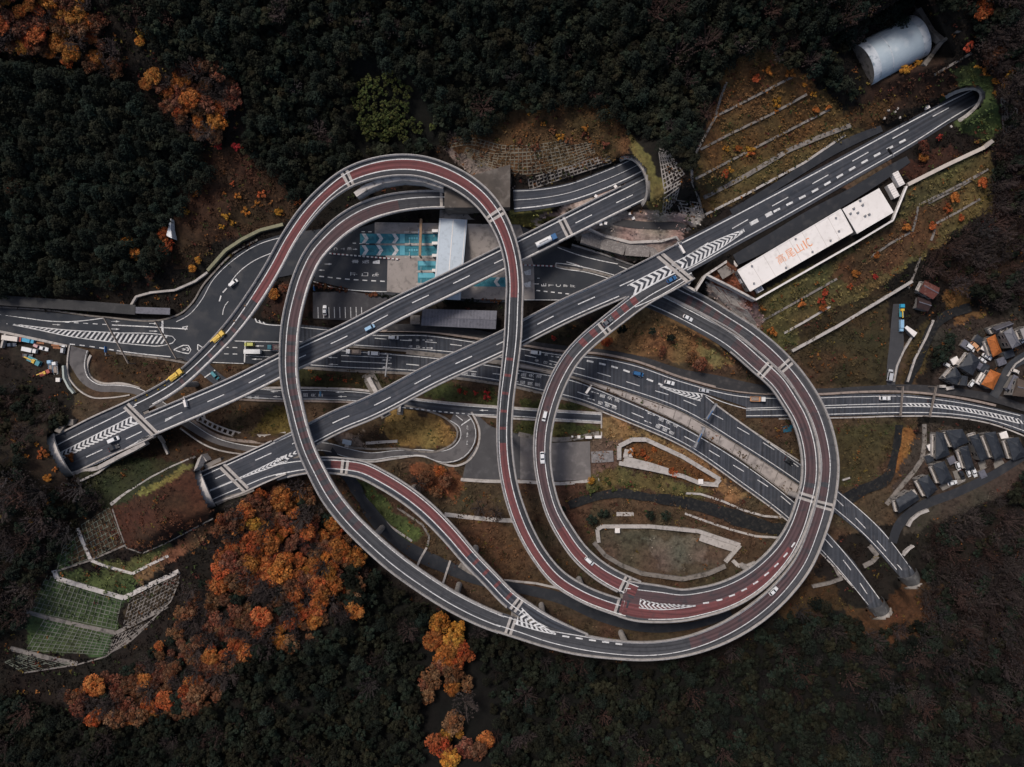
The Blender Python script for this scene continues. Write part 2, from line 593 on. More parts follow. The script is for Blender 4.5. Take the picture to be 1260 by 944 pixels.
_glyph = {}
def glyph(ch):
    if ch not in _glyph:
        V, F = text_mesh(ch, 1.0)
        if V:
            x0, x1 = min(v.x for v in V), max(v.x for v in V)
            y0, y1 = min(v.y for v in V), max(v.y for v in V)
            V = [((v.x - (x0+x1)/2) / max(x1-x0, .05), (v.y - (y0+y1)/2) / max(y1-y0, .05)) for v in V]
        _glyph[ch] = (V, F)
    return _glyph[ch]

def road_text(mb, s, px, py, up, across, along, pitch, z=None, dz=0.06, row=None):
    """painted characters. up: pixel direction of the characters' tops; across/along: size of one character in px;
    row: pixel direction in which the string runs (default: from far to near, against up)"""
    u = Vector(up).normalized()
    r = Vector((-u.y, u.x))             # to the reader's right, in pixel space (y down)
    rowd = -u if row is None else Vector(row).normalized()
    for i, ch in enumerate(s):
        c = Vector((px, py)) + rowd * (pitch * i)
        V, F = glyph(ch)
        P = []
        for x, y in V:
            q = c + r * (x * across) + u * (y * along)
            zz = (zb(c.x, c.y) if z is None else z) + dz
            P.append(W(q.x, q.y, zz))
        mb.add(P, F)
# ------------------------------------------------------------------ road lines (photo pixels, height, width px, lane lines)
PA = Path([(164,532,20,29),(184,523,20,29),(217,509,20,29),(291,477,20,29),(349,448,20,29),(426,412.5,20,29),(493,378,20,29),(551,350.5,20,29),(644,305,20,29),
           (706,274,20,29),(748,253,20,29),(782,236.5,20,29),(808,223,20,29)], dz=0)
PB = Path([(338,558,20,29),(364,545,20,29),(426,514,20,29),(444,507,20,29),(534,461,20,29),(626,418,20,29),(697,382,20,30),(760,354,20,31),(800,336,20,34),(846,315,20,39)])
PBR = Path([(838,318,19.97,40),(848,313,19.98,39.5),(901,284.5,20,37),(957,254.5,20,36),(1050,203,20,33),(1120,164,20,31),(1172,134,20,26),(1200,119,20,24)])
PAL = Path([(52,571,20,50),(76,560.5,20,51),(79.5,559,20,51),(125,537,20,52),(172,516,20,53),(178,513,20,53)])
PBL = Path([(230,612,20,42),(252,602,20,42),(256,600,20,42),(289,587,20,43),(320,573,20,43),(344,562.5,20,44)])
PC = Path([(632,247,20,28,.1,-.2),(660,245,20,26),(700,238,20,25),(740,224,20,25),(768,212,20,24),(805,193,20,24)])
PL2 = Path([(166,500,20,20,.2,-.7),(190,488,20.5,20,.2,-.7),(214,473.5,21,19.5,.2,-.7),(252,440,22.5,19.5,.15,-.7),(281.5,409,24,20,.2,-.72),(318.5,359,26,21,.36,-.7),(335,332,27,20.5,.36,-.7),
            (356.5,293,28,20.5,.36,-.66),(376,265,28.5,21,.38,-.6),(399.6,240,29,21.5,.4,-.5),(428,219.5,29.5,24,.5,-.4),(460,208,30,26,.55,-.36),(490,203.7,30,26.5,.57,-.36),(516,205,30,26.5,.57,-.36),
            (545,213.5,30,26.5,.55,-.36),(571,226.5,30,26,.5,-.36),(592,243,30,25.5,.48,-.4),(609,264,30,24.5,.45,-.45),(622,290,30,22.5,.42,-.5),(630,318,29.5,21.5,.4,-.52),
            (633.2,345,29,21.5,.4,-.53),(632.5,380,28.5,21.8,.4,-.53),(631,416,28,22,.38,-.55),(627,455,27,21,.35,-.6),(622.5,494,26,20,.3,-.65),(620.7,535,25,19.5,.27,-.69),(622.7,568.5,24,20,.25,-.7),
            (628,600,23.5,20,.25,-.7),(636.5,628.5,23,20.5,.22,-.72),(647.5,655,22,20.5,.2,-.75),(663.5,683,21.5,20,.2,-.75),(687,711,21,21,.2,-.75),(716,729.5,20.5,21,.2,-.75),(757,745.5,19.98,21.5,.2,-.75),(772,750,19.95,22,.2,-.75)])
PL3 = Path([(850,334,19.94,21,.2,-.7),(824,348,19.96,22,.2,-.7),(800,361,20,22,.2,-.7),(781,373,20,22.5,.25,-.7),(764,386,20,22.5,.25,-.7),(743,402.5,20,22,.28,-.7),(721,421,20,22,.3,-.72),(705,438,20,22,.3,-.72),(689,464,20,22.5,.3,-.72),(677,494,20,22.5,.3,-.72),(668.5,530,20,22.5,.3,-.72),
            (667.3,565,20,21.5,.3,-.72),(672.5,600,20,20.5,.3,-.72),(682,631,20,21,.3,-.72),(694.6,654,20,22.5,.3,-.72),(713,680,20,23,.3,-.72),(737.5,702,20,23.5,.32,-.72),(767.5,719,19.98,24,.35,-.75),(784,726,19.93,24,.35,-.75)])
PRI = Path([(766,736,20,46,.55,-.82),(783,740,19.8,48,.6,-.84),(810,743,19.4,46,.62,-.84),(840,744.5,18.8,39.5,.62,-.82),(864,740.5,18.4,37,.6,-.82),(887,734.5,18,35.5,.6,-.82),(924,716,17.4,32.5,.58,-.82),(950,693.5,16.8,29.5,.55,-.8),(968,671,16.3,27.5,.5,-.75),(979,651,15.8,25,.55,-.7),
            (990,620,15,23.5,.57,-.62),(996.3,595,14.4,23,.57,-.6),(997.5,569,13.8,23,.57,-.6),(993.5,540.5,13,23,.57,-.6),(983.5,512,12.2,23,.57,-.6),(973,494,11.6,23.5,.57,-.6),(957.5,471,11,24,.57,-.6),(932.5,448,10.3,24,.57,-.6),(897,418,9.4,24,.57,-.62),(861,397,8.6,23,.57,-.65),(840,386,8.2,23,.57,-.65),
            (812,372.5,7.6,23,.6,-.7),(780,360,7.1,24,.6,-.7),(745,350,6.9,26,.6,-.7)])
PRO = Path([(612,765,21.6,24,.75,-.33),(640,774,21.2,24,.75,-.33),(672,784,20.7,24,.75,-.4),(709,792,20.2,26,.78,-.45),(752,798.5,19.6,23.5,.8,-.5),(790,801,19.2,23,.8,-.5),(840,795.8,18.4,23.5,.8,-.45),(886,780.5,17.8,25,.8,-.35),(930,754.5,17,26,.8,-.3),(964,724,16.4,25,.8,-.25),
            (987,694,15.9,24,.8,-.2),(1005,652,15.1,24,.8,-.15),(1014.5,620,14.5,24,.8,-.12),(1019,594,14,23.5,.8,-.1),(1020.3,571,13.5,23,.8,-.1),(1016,541,12.7,22.7,.8,-.12),(1006.5,511,11.9,22.7,.8,-.15),(998,494,11.5,22.7,.8,-.18),(980.5,467.5,10.8,22.7,.8,-.2),(958,442,10.2,22.7,.8,-.22),
            (927,415.5,9.6,22.7,.8,-.3),(889,391,8.8,22.7,.8,-.35),(857,372,8.2,22.7,.8,-.38),(840,364,7.9,22.7,.8,-.4),(805,347,7.3,23,.8,-.4),(770,335.5,6.9,24,.8,-.4),(735,324,6.8,26,.75,-.4),(700,313,6.6,26,.75,-.4)])
PL1 = Path([(562,245.5,20,22,.8,-.28),(545,245.5,20.2,22,.8,-.28),(513,246.5,21,23,.8,-.28),(481.5,251,22,24.5,.8,-.3),(452,260,23,25.5,.78,-.33),(425,275,24,25.5,.75,-.33),(402,295,25,24.5,.75,-.33),(387,312.5,25.7,24,.75,-.33),(374,338,26.5,23.5,.75,-.33),(364,370,27.2,23,.75,-.33),
            (358,400,27.7,23,.75,-.34),(355.8,430,28,23,.72,-.36),(355.7,455,28,22.5,.72,-.37),(359,482,28,22,.7,-.38),(363,500,28,21.5,.7,-.38),(369,525.5,28,21.5,.72,-.36),(379,556.5,27.7,22,.74,-.34),(391,582,27.3,22.5,.75,-.33),(404,606,26.9,23.5,.75,-.33),(429,639,26,24,.75,-.33),(455,665,25.3,24.5,.75,-.33),
            (486,692,24.5,25,.75,-.33),(519,716,23.7,25,.75,-.33),(559,741,22.8,25,.75,-.33),(591,757,22,25,.75,-.33),(617,767.5,21.5,24,.75,-.33)])
PD = Path([(338,580,19.96,24,.6,-.45),(358,575.5,19.98,22,.6,-.45),(383,572.5,20,20,.6,-.45),(408,572.5,20,21,.6,-.4),(428,574.5,20,21.5,.62,-.36),(442,577,20,22,.65,-.35),(472,591,20.1,22.5,.65,-.35),(497,606.5,20.3,22.5,.65,-.35),(521.5,625.5,20.5,22.5,.65,-.35),(554,658,20.7,22,.65,-.35),(578,686,20.9,21.5,.66,-.35),
           (602.5,711.5,21,21,.68,-.35),(631,740,21.1,21.5,.7,-.4),(648,752,21.02,22,.72,-.4),(668,764.5,20.70,21,.75,-.4),(695,777,20.32,18,.8,-.4),(722,785.5,19.98,12,.8,-.4)])

# at-grade lines: lower valley road, the looping side road, frontage road, service roads
PK = Path([(232,436,None,15),(248,450,None,16),(264,464,None,15),(290,480,None,14),(330,485,None,13),(400,486,None,13),(440,488,None,13),(503,497,None,13),(560,503.5,None,12.5),(610,506.5,None,10.5),(680,511,None,10),(740,514.5,None,10)])
PJ = Path([(97,428,None,26),(94.5,452,None,23),(102,469,None,19),(119,479.5,None,16),(142,480,None,14),(166,482,None,12),(193,496,None,12),(228,521,None,12),(264,543.5,None,12),(300,552.5,None,11),(340,555,None,11),(385,549,None,11),(405,550.5,None,11),
           (425,556.5,None,12),(455,561.5,None,10),(487,558,None,8.5),(522,557.5,None,9.5),(545,562,None,16),(563,557,None,20),(576,539,None,21),(573,521,None,21),(558,510,None,20)])
PSV = Path([(455,404.5,None,8),(525,403.5,None,9),(590,411,None,9),(640,421,None,7),(700,429.5,None,7),(745,434,None,7),(790,443,None,8),(838,459,None,10),(880,469,None,15),(930,478,None,11),(1010,482,None,8),(1060,480,None,9),(1110,478,None,10),(1180,482.5,None,9),(1222,490,None,10),(1262,503,None,8)])
PSR = Path([(600,716,None,10),(640,724,None,12),(690,736,None,14),(740,758,None,14),(790,772,None,11),(850,770,None,9),(900,755,None,8)])
PSE = Path([(1098,668,None,11),(1106,646,None,12),(1125,629,None,14),(1180,607,None,15),(1230,582,None,14),(1265,560,None,14)])
PVR = Path([(1222,488,None,12),(1232,472,None,11),(1240,455,None,11),(1265,438,None,14)])
PDW = Path([(1096,474,None,10),(1098,455,None,14),(1103,425,None,18),(1103,395,None,13),(1104,374,None,10)])
PCV = Path([(905,320,19.6,14),(950,296,19.6,18),(1000,266,19.6,18),(1050,238,19.6,15),(1100,207,19.6,12),(1118,196,19.6,9)])
PST = Path([(900,262,20.2,9),(960,226,20.2,9),(1030,182,20.2,12),(1085,158,20.2,8)])
PTR = Path([(745,270,17,8),(770,275,16,9),(810,278,16,9),(840,280,17,10),(856,298,18.5,10)])
PSM = Path([(395,540,None,9),(415,570,None,11),(432,592,None,12),(450,622,None,13),(470,648,None,14),(500,674,None,14),(540,694,None,15),(575,708,None,14),(600,716,None,12)], dz=.02)
PSM2 = Path([(700,622,None,9),(735,611,None,9),(765,607,None,10),(790,611,None,9),(840,618,None,12),(880,628,None,13),(920,642,None,15),(970,652,None,14),(1020,628,None,14),(1060,604,None,14),(1092,588,None,10),(1101,560,None,8),(1107,523,None,8)], dz=.02)
PSM3 = Path([(1117,473,None,9),(1136,430,None,11),(1152,398,None,10),(1195,378,None,10)], dz=.02)
ELEV = [PA, PB, PL2, PL3, PRI, PRO, PL1, PD]

# polygons on the land
G_WEST = [(-14,378),(60,384),(130,392),(210,393),(226,387),(240,373),(252,353),(265,337),(290,313),(318,297),(348,288),(400,281),(440,283),(400,342),(360,338),(340,342),(322,356),(298,388),(330,398),(362,402),(362,452),(300,447),(262,447),(240,446),(210,441),(143,433),(83,424),(-14,404)]
G_N = [(358,398),(420,405),(457,410),(523,411),(587,419.5),(640,427),(693,435),(730,437.5),(780,447),(840,467.7),(874,478),(907,484),(957,487.5),(1010,487.5),(1050,485),(1110,484.5),(1173,491),(1225,502),(1275,514),
       (1275,538),(1215,518),(1170,511.5),(1110,510),(1050,511.5),(965,513.5),(918,514),(918,501),(880,488),(866,484),(882,499),(983,569),(1031,603),(1085,651),(1122,699),(1131,711),(1116,721),(1107,709.5),(1062,658),(983,596),(907,546),(840,506.5),(760,478),(700,461),(640,446),(560,437),(435,427),(358,424)]
G_S = [(355,422),(430,430),(553,441),(640,454),(703,466),(770,492),(840,524),(907,564),(978,617),(1016,653),(1035,674),(1050,690),(1082,736),(1091,749),(1077,759),(1068,746),(1050,721),(1010,679),(970,640),(912,596),(840,547),(770,516),(717,495),(668,482.5),(635,474.5),(612,470),(513,458.5),(420,454),(355,450)]
G_TOLL = [(386,345),(404,302),(430,285),(462,274),(640,277),(690,303),(735,316),(760,326),(778,340),(760,362),(722,370),(655,370),(600,373),(470,363),(432,356.5)]
G_PARK = [(385,359.5),(432,358.5),(446,361),(500,366),(470,386),(437,395),(385,392)]
G_PAVED = [(585,508),(600,522),(612,528),(648,536),(645,589),(600,590),(569,588),(574,566),(590,543)]
G_LOT = [(640,536),(680,545),(726,543),(727,590),(690,592),(640,590)]
G_BUILD = [(903,322),(960,296),(1033,250),(1085,222),(1100,212),(1116,229),(1099,270),(1050,299),(930,368),(912,352)]
GRADE_PATHS = [PK, PJ, PSV, PSR, PSE, PVR, PDW]
GRADE_POLYS = [G_WEST, G_N, G_S, G_TOLL, G_PARK, G_PAVED, G_LOT]

# ------------------------------------------------------------------ terrain
STEP = 2.5
gu = np.arange(-80, 1340 + STEP, STEP)
gv = np.arange(-80, 1024 + STEP, STEP)
U, V = np.meshgrid(gu, gv)
Z = zbv(U, V)

def dist_path(pxs):
    """distance to a pixel polyline, and index of the nearest sample"""
    best = np.full(U.shape, 1e9); idx = np.zeros(U.shape, int)
    x0, x1, y0, y1 = pxs[:, 0].min() - 60, pxs[:, 0].max() + 60, pxs[:, 1].min() - 60, pxs[:, 1].max() + 60
    m = (U > x0) & (U < x1) & (V > y0) & (V < y1)
    u, v = U[m], V[m]
    b = np.full(u.shape, 1e9); ii = np.zeros(u.shape, int)
    for i, (x, y) in enumerate(pxs[:, :2]):
        d = (u - x) ** 2 + (v - y) ** 2
        k = d < b
        b[k] = d[k]; ii[k] = i
    best[m] = np.sqrt(b); idx[m] = ii
    return best, idx

def sstep(x):
    x = np.clip(x, 0, 1)
    return x * x * (3 - 2 * x)

# slow relief off the roads
def vnoise(scale, seed):
    r = np.random.default_rng(seed)
    n = 128
    g = r.random((n, n))
    x = (U / scale) % (n - 1); y = (V / scale) % (n - 1)
    xi, yi = x.astype(int), y.astype(int)
    fx, fy = sstep(x - xi), sstep(y - yi)
    xj, yj = (xi + 1) % n, (yi + 1) % n
    return (g[yi, xi] * (1-fx) + g[yi, xj] * fx) * (1-fy) + (g[yj, xi] * (1-fx) + g[yj, xj] * fx) * fy
NZ1, NZ2, NZ3 = vnoise(38, 1), vnoise(14, 2), vnoise(5, 3)
onroad = np.zeros(U.shape)
for p in GRADE_PATHS:
    d, i = dist_path(p.px)
    onroad = np.maximum(onroad, 1 - sstep((d - p.px[i, 3] / 2 - 2) / 6))
for poly in GRADE_POLYS:
    onroad = np.maximum(onroad, inside(poly, U, V).astype(float))
for dx, dy in ((3, 0), (-3, 0), (0, 3), (0, -3)):
    for poly in GRADE_POLYS:
        onroad = np.maximum(onroad, inside([(x + dx, y + dy) for x, y in poly], U, V) * .99)
Z += (1 - onroad) * ((NZ1 - .5) * 2.2 + (NZ2 - .5) * 1.0 + (NZ3 - .5) * .45)
Z -= onroad * 0.4

PORTALS = []      # name, base centre px, z, inward pixel direction, half width m, height m, slant, thickness
PORTALS.append(dict(c=(79.5, 559), z=20, d=(-.91, .414), hw=8.4, H=8.6, sl=-.42, th=.9, flare=.8, dep=3.2))
PORTALS.append(dict(c=(255.5, 600.5), z=20, d=(-.92, .39), hw=7.0, H=8.4, sl=-.42, th=.9, flare=.8, dep=3.0))
PORTALS.append(dict(c=(776, 224.5), z=20, d=(.895, -.445), hw=9.2, H=9.6, sl=.35, th=1.5, flare=.2))
PORTALS.append(dict(c=(1172, 134), z=20, d=(.87, -.49), hw=4.7, H=6.8, sl=1.1, th=1.4, flare=.1))
PORTALS.append(dict(c=(1114.5, 704), z=1, d=(.58, .81), hw=3.9, H=6.2, sl=0.0, th=.9, flare=.1, vault=4.0))
PORTALS.append(dict(c=(1075, 741), z=1, d=(.55, .83), hw=3.9, H=6.2, sl=0.0, th=.9, flare=.1, vault=4.0))

def carve(path, zoff=.35, fall=7, extra=1.5, clip_lo=-1, only_lower=False):
    d, i = dist_path(path.px)
    w = 1 - sstep((d - path.px[i, 3] / 2 - extra) / fall)
    tgt = path.px[i, 2] - zoff
    global Z
    znew = Z * (1 - w) + tgt * w
    Z = np.minimum(Z, znew) if only_lower else znew
for p in (PC, PTR, PST, PCV):
    carve(p)
for g_ in range(8):
    Z[inside([(1097 + (x - 1097) * (1.5 - .06 * g_), 60 + (y - 60) * (1.5 - .06 * g_)) for x, y in ((1044,52),(1070,108),(1150,66),(1122,10))], U, V)] = np.minimum(Z, 36.0 - g_)[inside([(1097 + (x - 1097) * (1.5 - .06 * g_), 60 + (y - 60) * (1.5 - .06 * g_)) for x, y in ((1044,52),(1070,108),(1150,66),(1122,10))], U, V)]
carve(PBR, fall=6); carve(PAL, fall=9, extra=0); carve(PBL, fall=9, extra=0)
b = inside(G_BUILD, U, V)
Z[b] = 17.6
# the pieces of A and of the ring that lie on the ground
for p, sa, sb in ((PA, PA.near(706, 274), PA.len), (PRI, PRI.near(905, 425), PRI.len), (PRO, PRO.near(925, 412), PRO.len)):
    q = Path.__new__(Path)
    k = (p.s >= sa) & (p.s <= sb)
    q.px = p.px[k]
    carve(q, .45, 8)
for p_ in (PSM, PSM2, PSM3):
    carve(p_, zoff=.9, fall=7, extra=.5, only_lower=True)
# clearance below bridges
for p in ELEV:
    lo, hi = 0, p.len
    if p is PA: hi = p.near(700, 277)
    if p is PRI: hi = p.near(905, 425)
    if p is PRO: hi = p.near(925, 412)
    if p is PB: hi = p.near(830, 320)
    k = (p.s >= lo) & (p.s <= hi)
    px = p.px[k]
    d, i = dist_path(px)
    lim = px[i, 2] - 3.6 + np.maximum(0, d - px[i, 3] / 2 - 2) * .28
    Z = np.minimum(Z, lim)

# hills over the tunnels; mouths are left open
mouth = np.zeros(U.shape, bool)
for P in PORTALS:
    c = np.array(P['c']); d = np.array(P['d']); d = d / np.linalg.norm(d); n = np.array((-d[1], d[0]))
    k = kz(P['z'])
    v = P.get('vault', 0)
    base = W(*P['c'], P['z'])
    dw = Vector((d[0], -d[1], 0)); nw = Vector((n[0], -n[1], 0))
    P['base'], P['dw'], P['nw'] = base, dw, nw
    def rim(t, rad=1.0, along=0.0, P=P, base=base, dw=dw, nw=nw):
        h = P['H'] * rad * math.sin(t)
        return base + nw * (P['hw'] * rad * math.cos(t)) + Vector((0, 0, h)) + dw * (P['sl'] * h + along)
    P['rim'] = rim
    pol = [unW(rim(math.pi * j / 16, 1.0, v) + (nw * math.cos(math.pi * j / 16) + Vector((0, 0, math.sin(math.pi * j / 16)))) * (P['th'] * (1 + P['flare'] * .4) + .3) + dw * (P.get('dep', 1.6) - 1.1)) for j in range(17)]
    back = [(c + n * s * P['hw'] / k * 1.05 - d * 14) for s in (-1, 1)]
    pol = pol + [tuple(x) for x in back]
    al = (U - c[0]) * d[0] + (V - c[1]) * d[1]
    la = (U - c[0]) * n[0] + (V - c[1]) * n[1]
    inn = inside(pol, U, V)
    rimal = v / k + P['sl'] * P['H'] / k
    top = P['z'] + P['H'] + P['th'] + .6
    ring = sstep(1 - (np.abs(la) - P['hw'] / k - 3) / (26 if P['z'] > 5 else 11)) * sstep(1 - (al - 70) / 60) * sstep((al + 2) / 10)
    hill = top + np.maximum(al, 0) * .10 - np.maximum(0, np.abs(la) - P['hw'] / k) * .16
    Zr = np.where(ring > 0, Z * (1 - ring) + np.maximum(Z, hill) * ring, Z)
    Z = Zr
    P['inn'] = inn
    mouth |= (al > -1) & (np.abs(la) < P['hw'] / k * 1.02) & (al < rimal + P['H'] * 2.2 / k + 12)
zb_all = zbv(U, V)
for P in PORTALS:
    Z = np.where(P['inn'], (P['z'] if P['z'] > 5 else zb_all) - .5, Z)
Z = np.where(onroad > .6, np.minimum(Z, zb_all - .4), Z)
for p in (PAL, PBL, PBR, PC, PA):
    k = slice(None) if p is not PA else p.s > p.near(715, 270)
    d, i = dist_path(p.px[k])
    vis = ~np.any([Q['inn'] for Q in PORTALS], 0)
    beyond = np.any([((U - Q['c'][0]) * Q['d'][0] + (V - Q['c'][1]) * Q['d'][1] > 0) & (np.hypot(U - Q['c'][0], V - Q['c'][1]) < 60) for Q in PORTALS], 0)
    Z = np.where((d < p.px[k][i, 3] / 2 + 1) & ~beyond, np.minimum(Z, p.px[k][i, 2] - .35), Z)

# -------------------- what grows or lies on the ground: base colours by zone
C = np.zeros(U.shape + (3,))
C[:] = lin(27, 22, 18)
WU = U + (NZ2 - .5) * 9 + (NZ3 - .5) * 6
WV = V + (vnoise(13, 5) - .5) * 9 + (vnoise(5, 6) - .5) * 6
def zone(poly, col, a=1.0, warp=True):
    m = inside(poly, WU if warp else U, WV if warp else V)
    C[m] = C[m] * (1 - a) + np.array(lin(*col)) * a
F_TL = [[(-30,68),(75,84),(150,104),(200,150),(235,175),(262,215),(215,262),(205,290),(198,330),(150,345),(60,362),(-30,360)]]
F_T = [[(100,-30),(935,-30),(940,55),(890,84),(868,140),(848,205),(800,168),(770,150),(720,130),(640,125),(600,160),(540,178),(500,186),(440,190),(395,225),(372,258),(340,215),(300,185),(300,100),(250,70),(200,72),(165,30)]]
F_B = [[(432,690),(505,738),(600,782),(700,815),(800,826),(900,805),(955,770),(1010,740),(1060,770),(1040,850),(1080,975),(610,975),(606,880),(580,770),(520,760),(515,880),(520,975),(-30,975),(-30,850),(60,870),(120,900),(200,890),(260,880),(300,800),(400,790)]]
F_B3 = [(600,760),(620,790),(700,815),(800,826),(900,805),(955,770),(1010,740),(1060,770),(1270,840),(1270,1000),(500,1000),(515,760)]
ZONES = [
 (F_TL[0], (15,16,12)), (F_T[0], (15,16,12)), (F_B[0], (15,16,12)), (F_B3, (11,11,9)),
 ([(58,708),(150,736),(142,782),(132,806),(32,800),(36,752)], (60,74,46)), ([(78,672),(134,622),(152,668),(70,704)], (62,76,48)), ([(160,736),(222,704),(212,740),(150,776)], (58,48,36)),
 ([(90,420),(1130,420),(1130,640),(1030,660),(990,720),(900,790),(700,800),(560,750),(440,660),(300,590),(90,700)], (70,56,42)),
 ([(890,80),(935,52),(985,85),(1060,158),(1000,190),(870,266),(848,215),(862,180)], (88,66,40)),
 ([(870,230),(1050,140),(1062,160),(880,262)], (86,72,44)),
 ([(1118,228),(1215,180),(1228,230),(1222,255),(975,425),(945,440),(905,388),(930,366),(1050,300),(1100,272)], (90,80,50)),
 ([(1135,255),(1180,235),(1150,300),(1060,350),(1020,345),(1040,310)], (84,62,42)),
 ([(1172,85),(1200,72),(1222,105),(1238,140),(1220,178),(1180,160),(1150,110)], (66,76,44)),
 ([(765,160),(785,172),(800,195),(815,225),(822,245),(812,262),(800,262),(796,240),(790,205)], (96,88,52)),
 ([(625,257),(690,255),(692,262),(660,278),(625,272)], (104,102,56)),
 ([(740,400),(790,372),(820,382),(870,410),(905,448),(880,452),(800,440),(730,432)], (112,84,56)),
 ([(855,420),(905,447),(880,452),(865,440)], (112,100,64)),
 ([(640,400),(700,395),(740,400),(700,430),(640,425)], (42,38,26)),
 ([(478,505),(500,502),(535,515),(560,533),(558,545),(540,549),(490,548),(470,530)], (126,100,60)),
 ([(430,590),(450,592),(490,630),(520,655),(520,668),(505,672),(470,640)], (70,82,46)),
 ([(365,456),(430,462),(510,468),(500,478),(460,480),(365,478)], (52,48,28)),
 ([(520,470),(610,480),(612,500),(525,490)], (60,62,34)),
 ([(640,488),(715,500),(738,508),(640,504)], (60,62,34)),
 ([(640,520),(740,525),(740,532),(640,534)], (70,68,38)),
 ([(742,508),(850,555),(920,610),(905,620),(830,560),(790,538),(750,548),(736,540)], (122,98,66)),
 ([(775,548),(800,545),(850,570),(880,590),(860,597),(815,585),(770,565)], (92,64,38)),
 ([(700,585),(760,575),(860,600),(880,610),(840,612),(760,600),(690,615)], (86,78,48)),
 ([(735,652),(800,646),(860,652),(912,668),(895,694),(850,712),(790,705),(745,690),(730,670)], (80,70,58)),
 ([(790,660),(870,665),(870,695),(810,700)], (94,86,76)),
 ([(660,595),(720,585),(730,650),(720,680),(690,660)], (78,54,42)),
 ([(560,630),(640,650),(700,740),(620,720),(540,640)], (76,56,40)),
 ([(500,572),(560,575),(572,600),(560,615),(520,600)], (104,66,44)),
 ([(140,625),(200,590),(245,575),(262,620),(255,640),(180,675),(160,676),(148,660)], (66,42,30)),
 ([(100,560),(240,560),(210,590),(140,625),(90,620)], (44,46,28)),
 ([(165,605),(238,568),(244,574),(172,612)], (110,102,56)),
 ([(62,705),(150,700),(205,668),(212,680),(155,735)], (70,78,46)),
 ([(110,690),(165,708),(215,678),(200,670),(160,690)], (78,80,48)),
 ([(165,706),(262,640),(268,652),(170,724)], (112,80,58)),
 ([(0,480),(70,500),(60,540),(85,600),(130,620),(60,700),(20,780),(0,800)], (40,32,24)),
 ([(110,436),(200,440),(196,468),(175,475),(120,466)], (52,38,26)),
 ([(120,500),(240,520),(300,560),(240,570),(150,560)], (52,38,26)),
 ([(330,500),(360,498),(360,528),(310,535)], (84,72,38)),
 ([(1010,520),(1130,520),(1100,560),(1060,600),(1030,600),(1024,550)], (66,58,38)),
 ([(1106,530),(1118,522),(1132,535),(1130,560),(1115,590),(1103,590)], (122,86,48)),
 ([(980,400),(1090,350),(1095,470),(1010,475),(985,440)], (58,48,32)),
 ([(1120,420),(1140,390),(1155,400),(1130,470),(1112,470)], (66,54,34)),
 ([(1160,360),(1200,345),(1195,375),(1165,385)], (100,74,42)),
 ([(1175,390),(1215,380),(1215,405),(1180,410)], (92,70,44)),
 ([(200,200),(290,180),(350,215),(375,260),(330,285),(265,300),(240,330),(215,330),(215,230)], (58,40,28)),
 ([(630,120),(760,130),(770,165),(700,190),(600,190),(540,180),(600,150)], (74,54,34)),
 ([(700,160),(775,170),(775,190),(720,205),(640,215),(560,205),(560,180)], (82,60,40)),
 ([(1060,100),(1160,70),(1180,110),(1100,140),(1060,155)], (48,34,26)),
 ([(1040,130),(1110,120),(1080,155),(1045,160)], (70,52,32)),
 ([(1100,205),(1170,175),(1190,190),(1120,222)], (56,34,26)),
 ([(1200,300),(1260,290),(1260,370),(1150,340),(1140,310)], (44,32,24)),
 ([(1040,745),(1075,750),(1120,712),(1160,720),(1150,770),(1080,800),(1040,800)], (66,44,28)),
 ([(940,740),(985,700),(1030,720),(1040,750),(980,770)], (56,42,26)),
 ([(720,258),(830,262),(850,300),(830,325),(760,318),(700,290)], (140,126,116)),
 ([(790,262),(850,258),(866,266),(850,275),(800,272)], (158,146,136)),
 ([(700,250),(775,222),(780,240),(700,262),(650,270)], (164,148,140)),
 ([(540,178),(628,215),(628,235),(600,228),(560,205)], (112,104,98)),
 ([(895,400),(945,432),(930,375),(900,345),(868,345)], (130,112,104)),
 ([(870,335),(905,325),(930,368),(920,376),(880,352)], (112,70,52)),
 ([(1020,220),(1095,190),(1100,215),(1050,240)], (84,66,52)),
 ([(715,545),(765,540),(765,570),(730,585)], (96,78,66)),
 ([(410,535),(445,530),(450,552),(420,556)], (120,108,96)),
 ([(380,430),(360,400),(320,395),(330,360),(360,345),(385,350)], (46,30,24)),
 ([(0,405),(85,425),(88,470),(40,462),(0,430)], (44,36,31)),
 ([(1150,400),(1260,380),(1260,500),(1150,490)], (48,42,38)),
 ([(1095,600),(1140,520),(1260,540),(1260,600),(1110,660)], (58,50,44)),
 ([(1210,40),(1260,20),(1260,330),(1215,260),(1235,180)], (40,28,22)),
]
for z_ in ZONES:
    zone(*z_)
# fine mottling of the vegetation itself
mot = .72 + .56 * vnoise(3.2, 9)
mot2 = vnoise(22, 10)
C *= mot[..., None]
C[..., 0] *= .85 + .35 * mot2
C[..., 1] *= .92 + .16 * vnoise(30, 12)

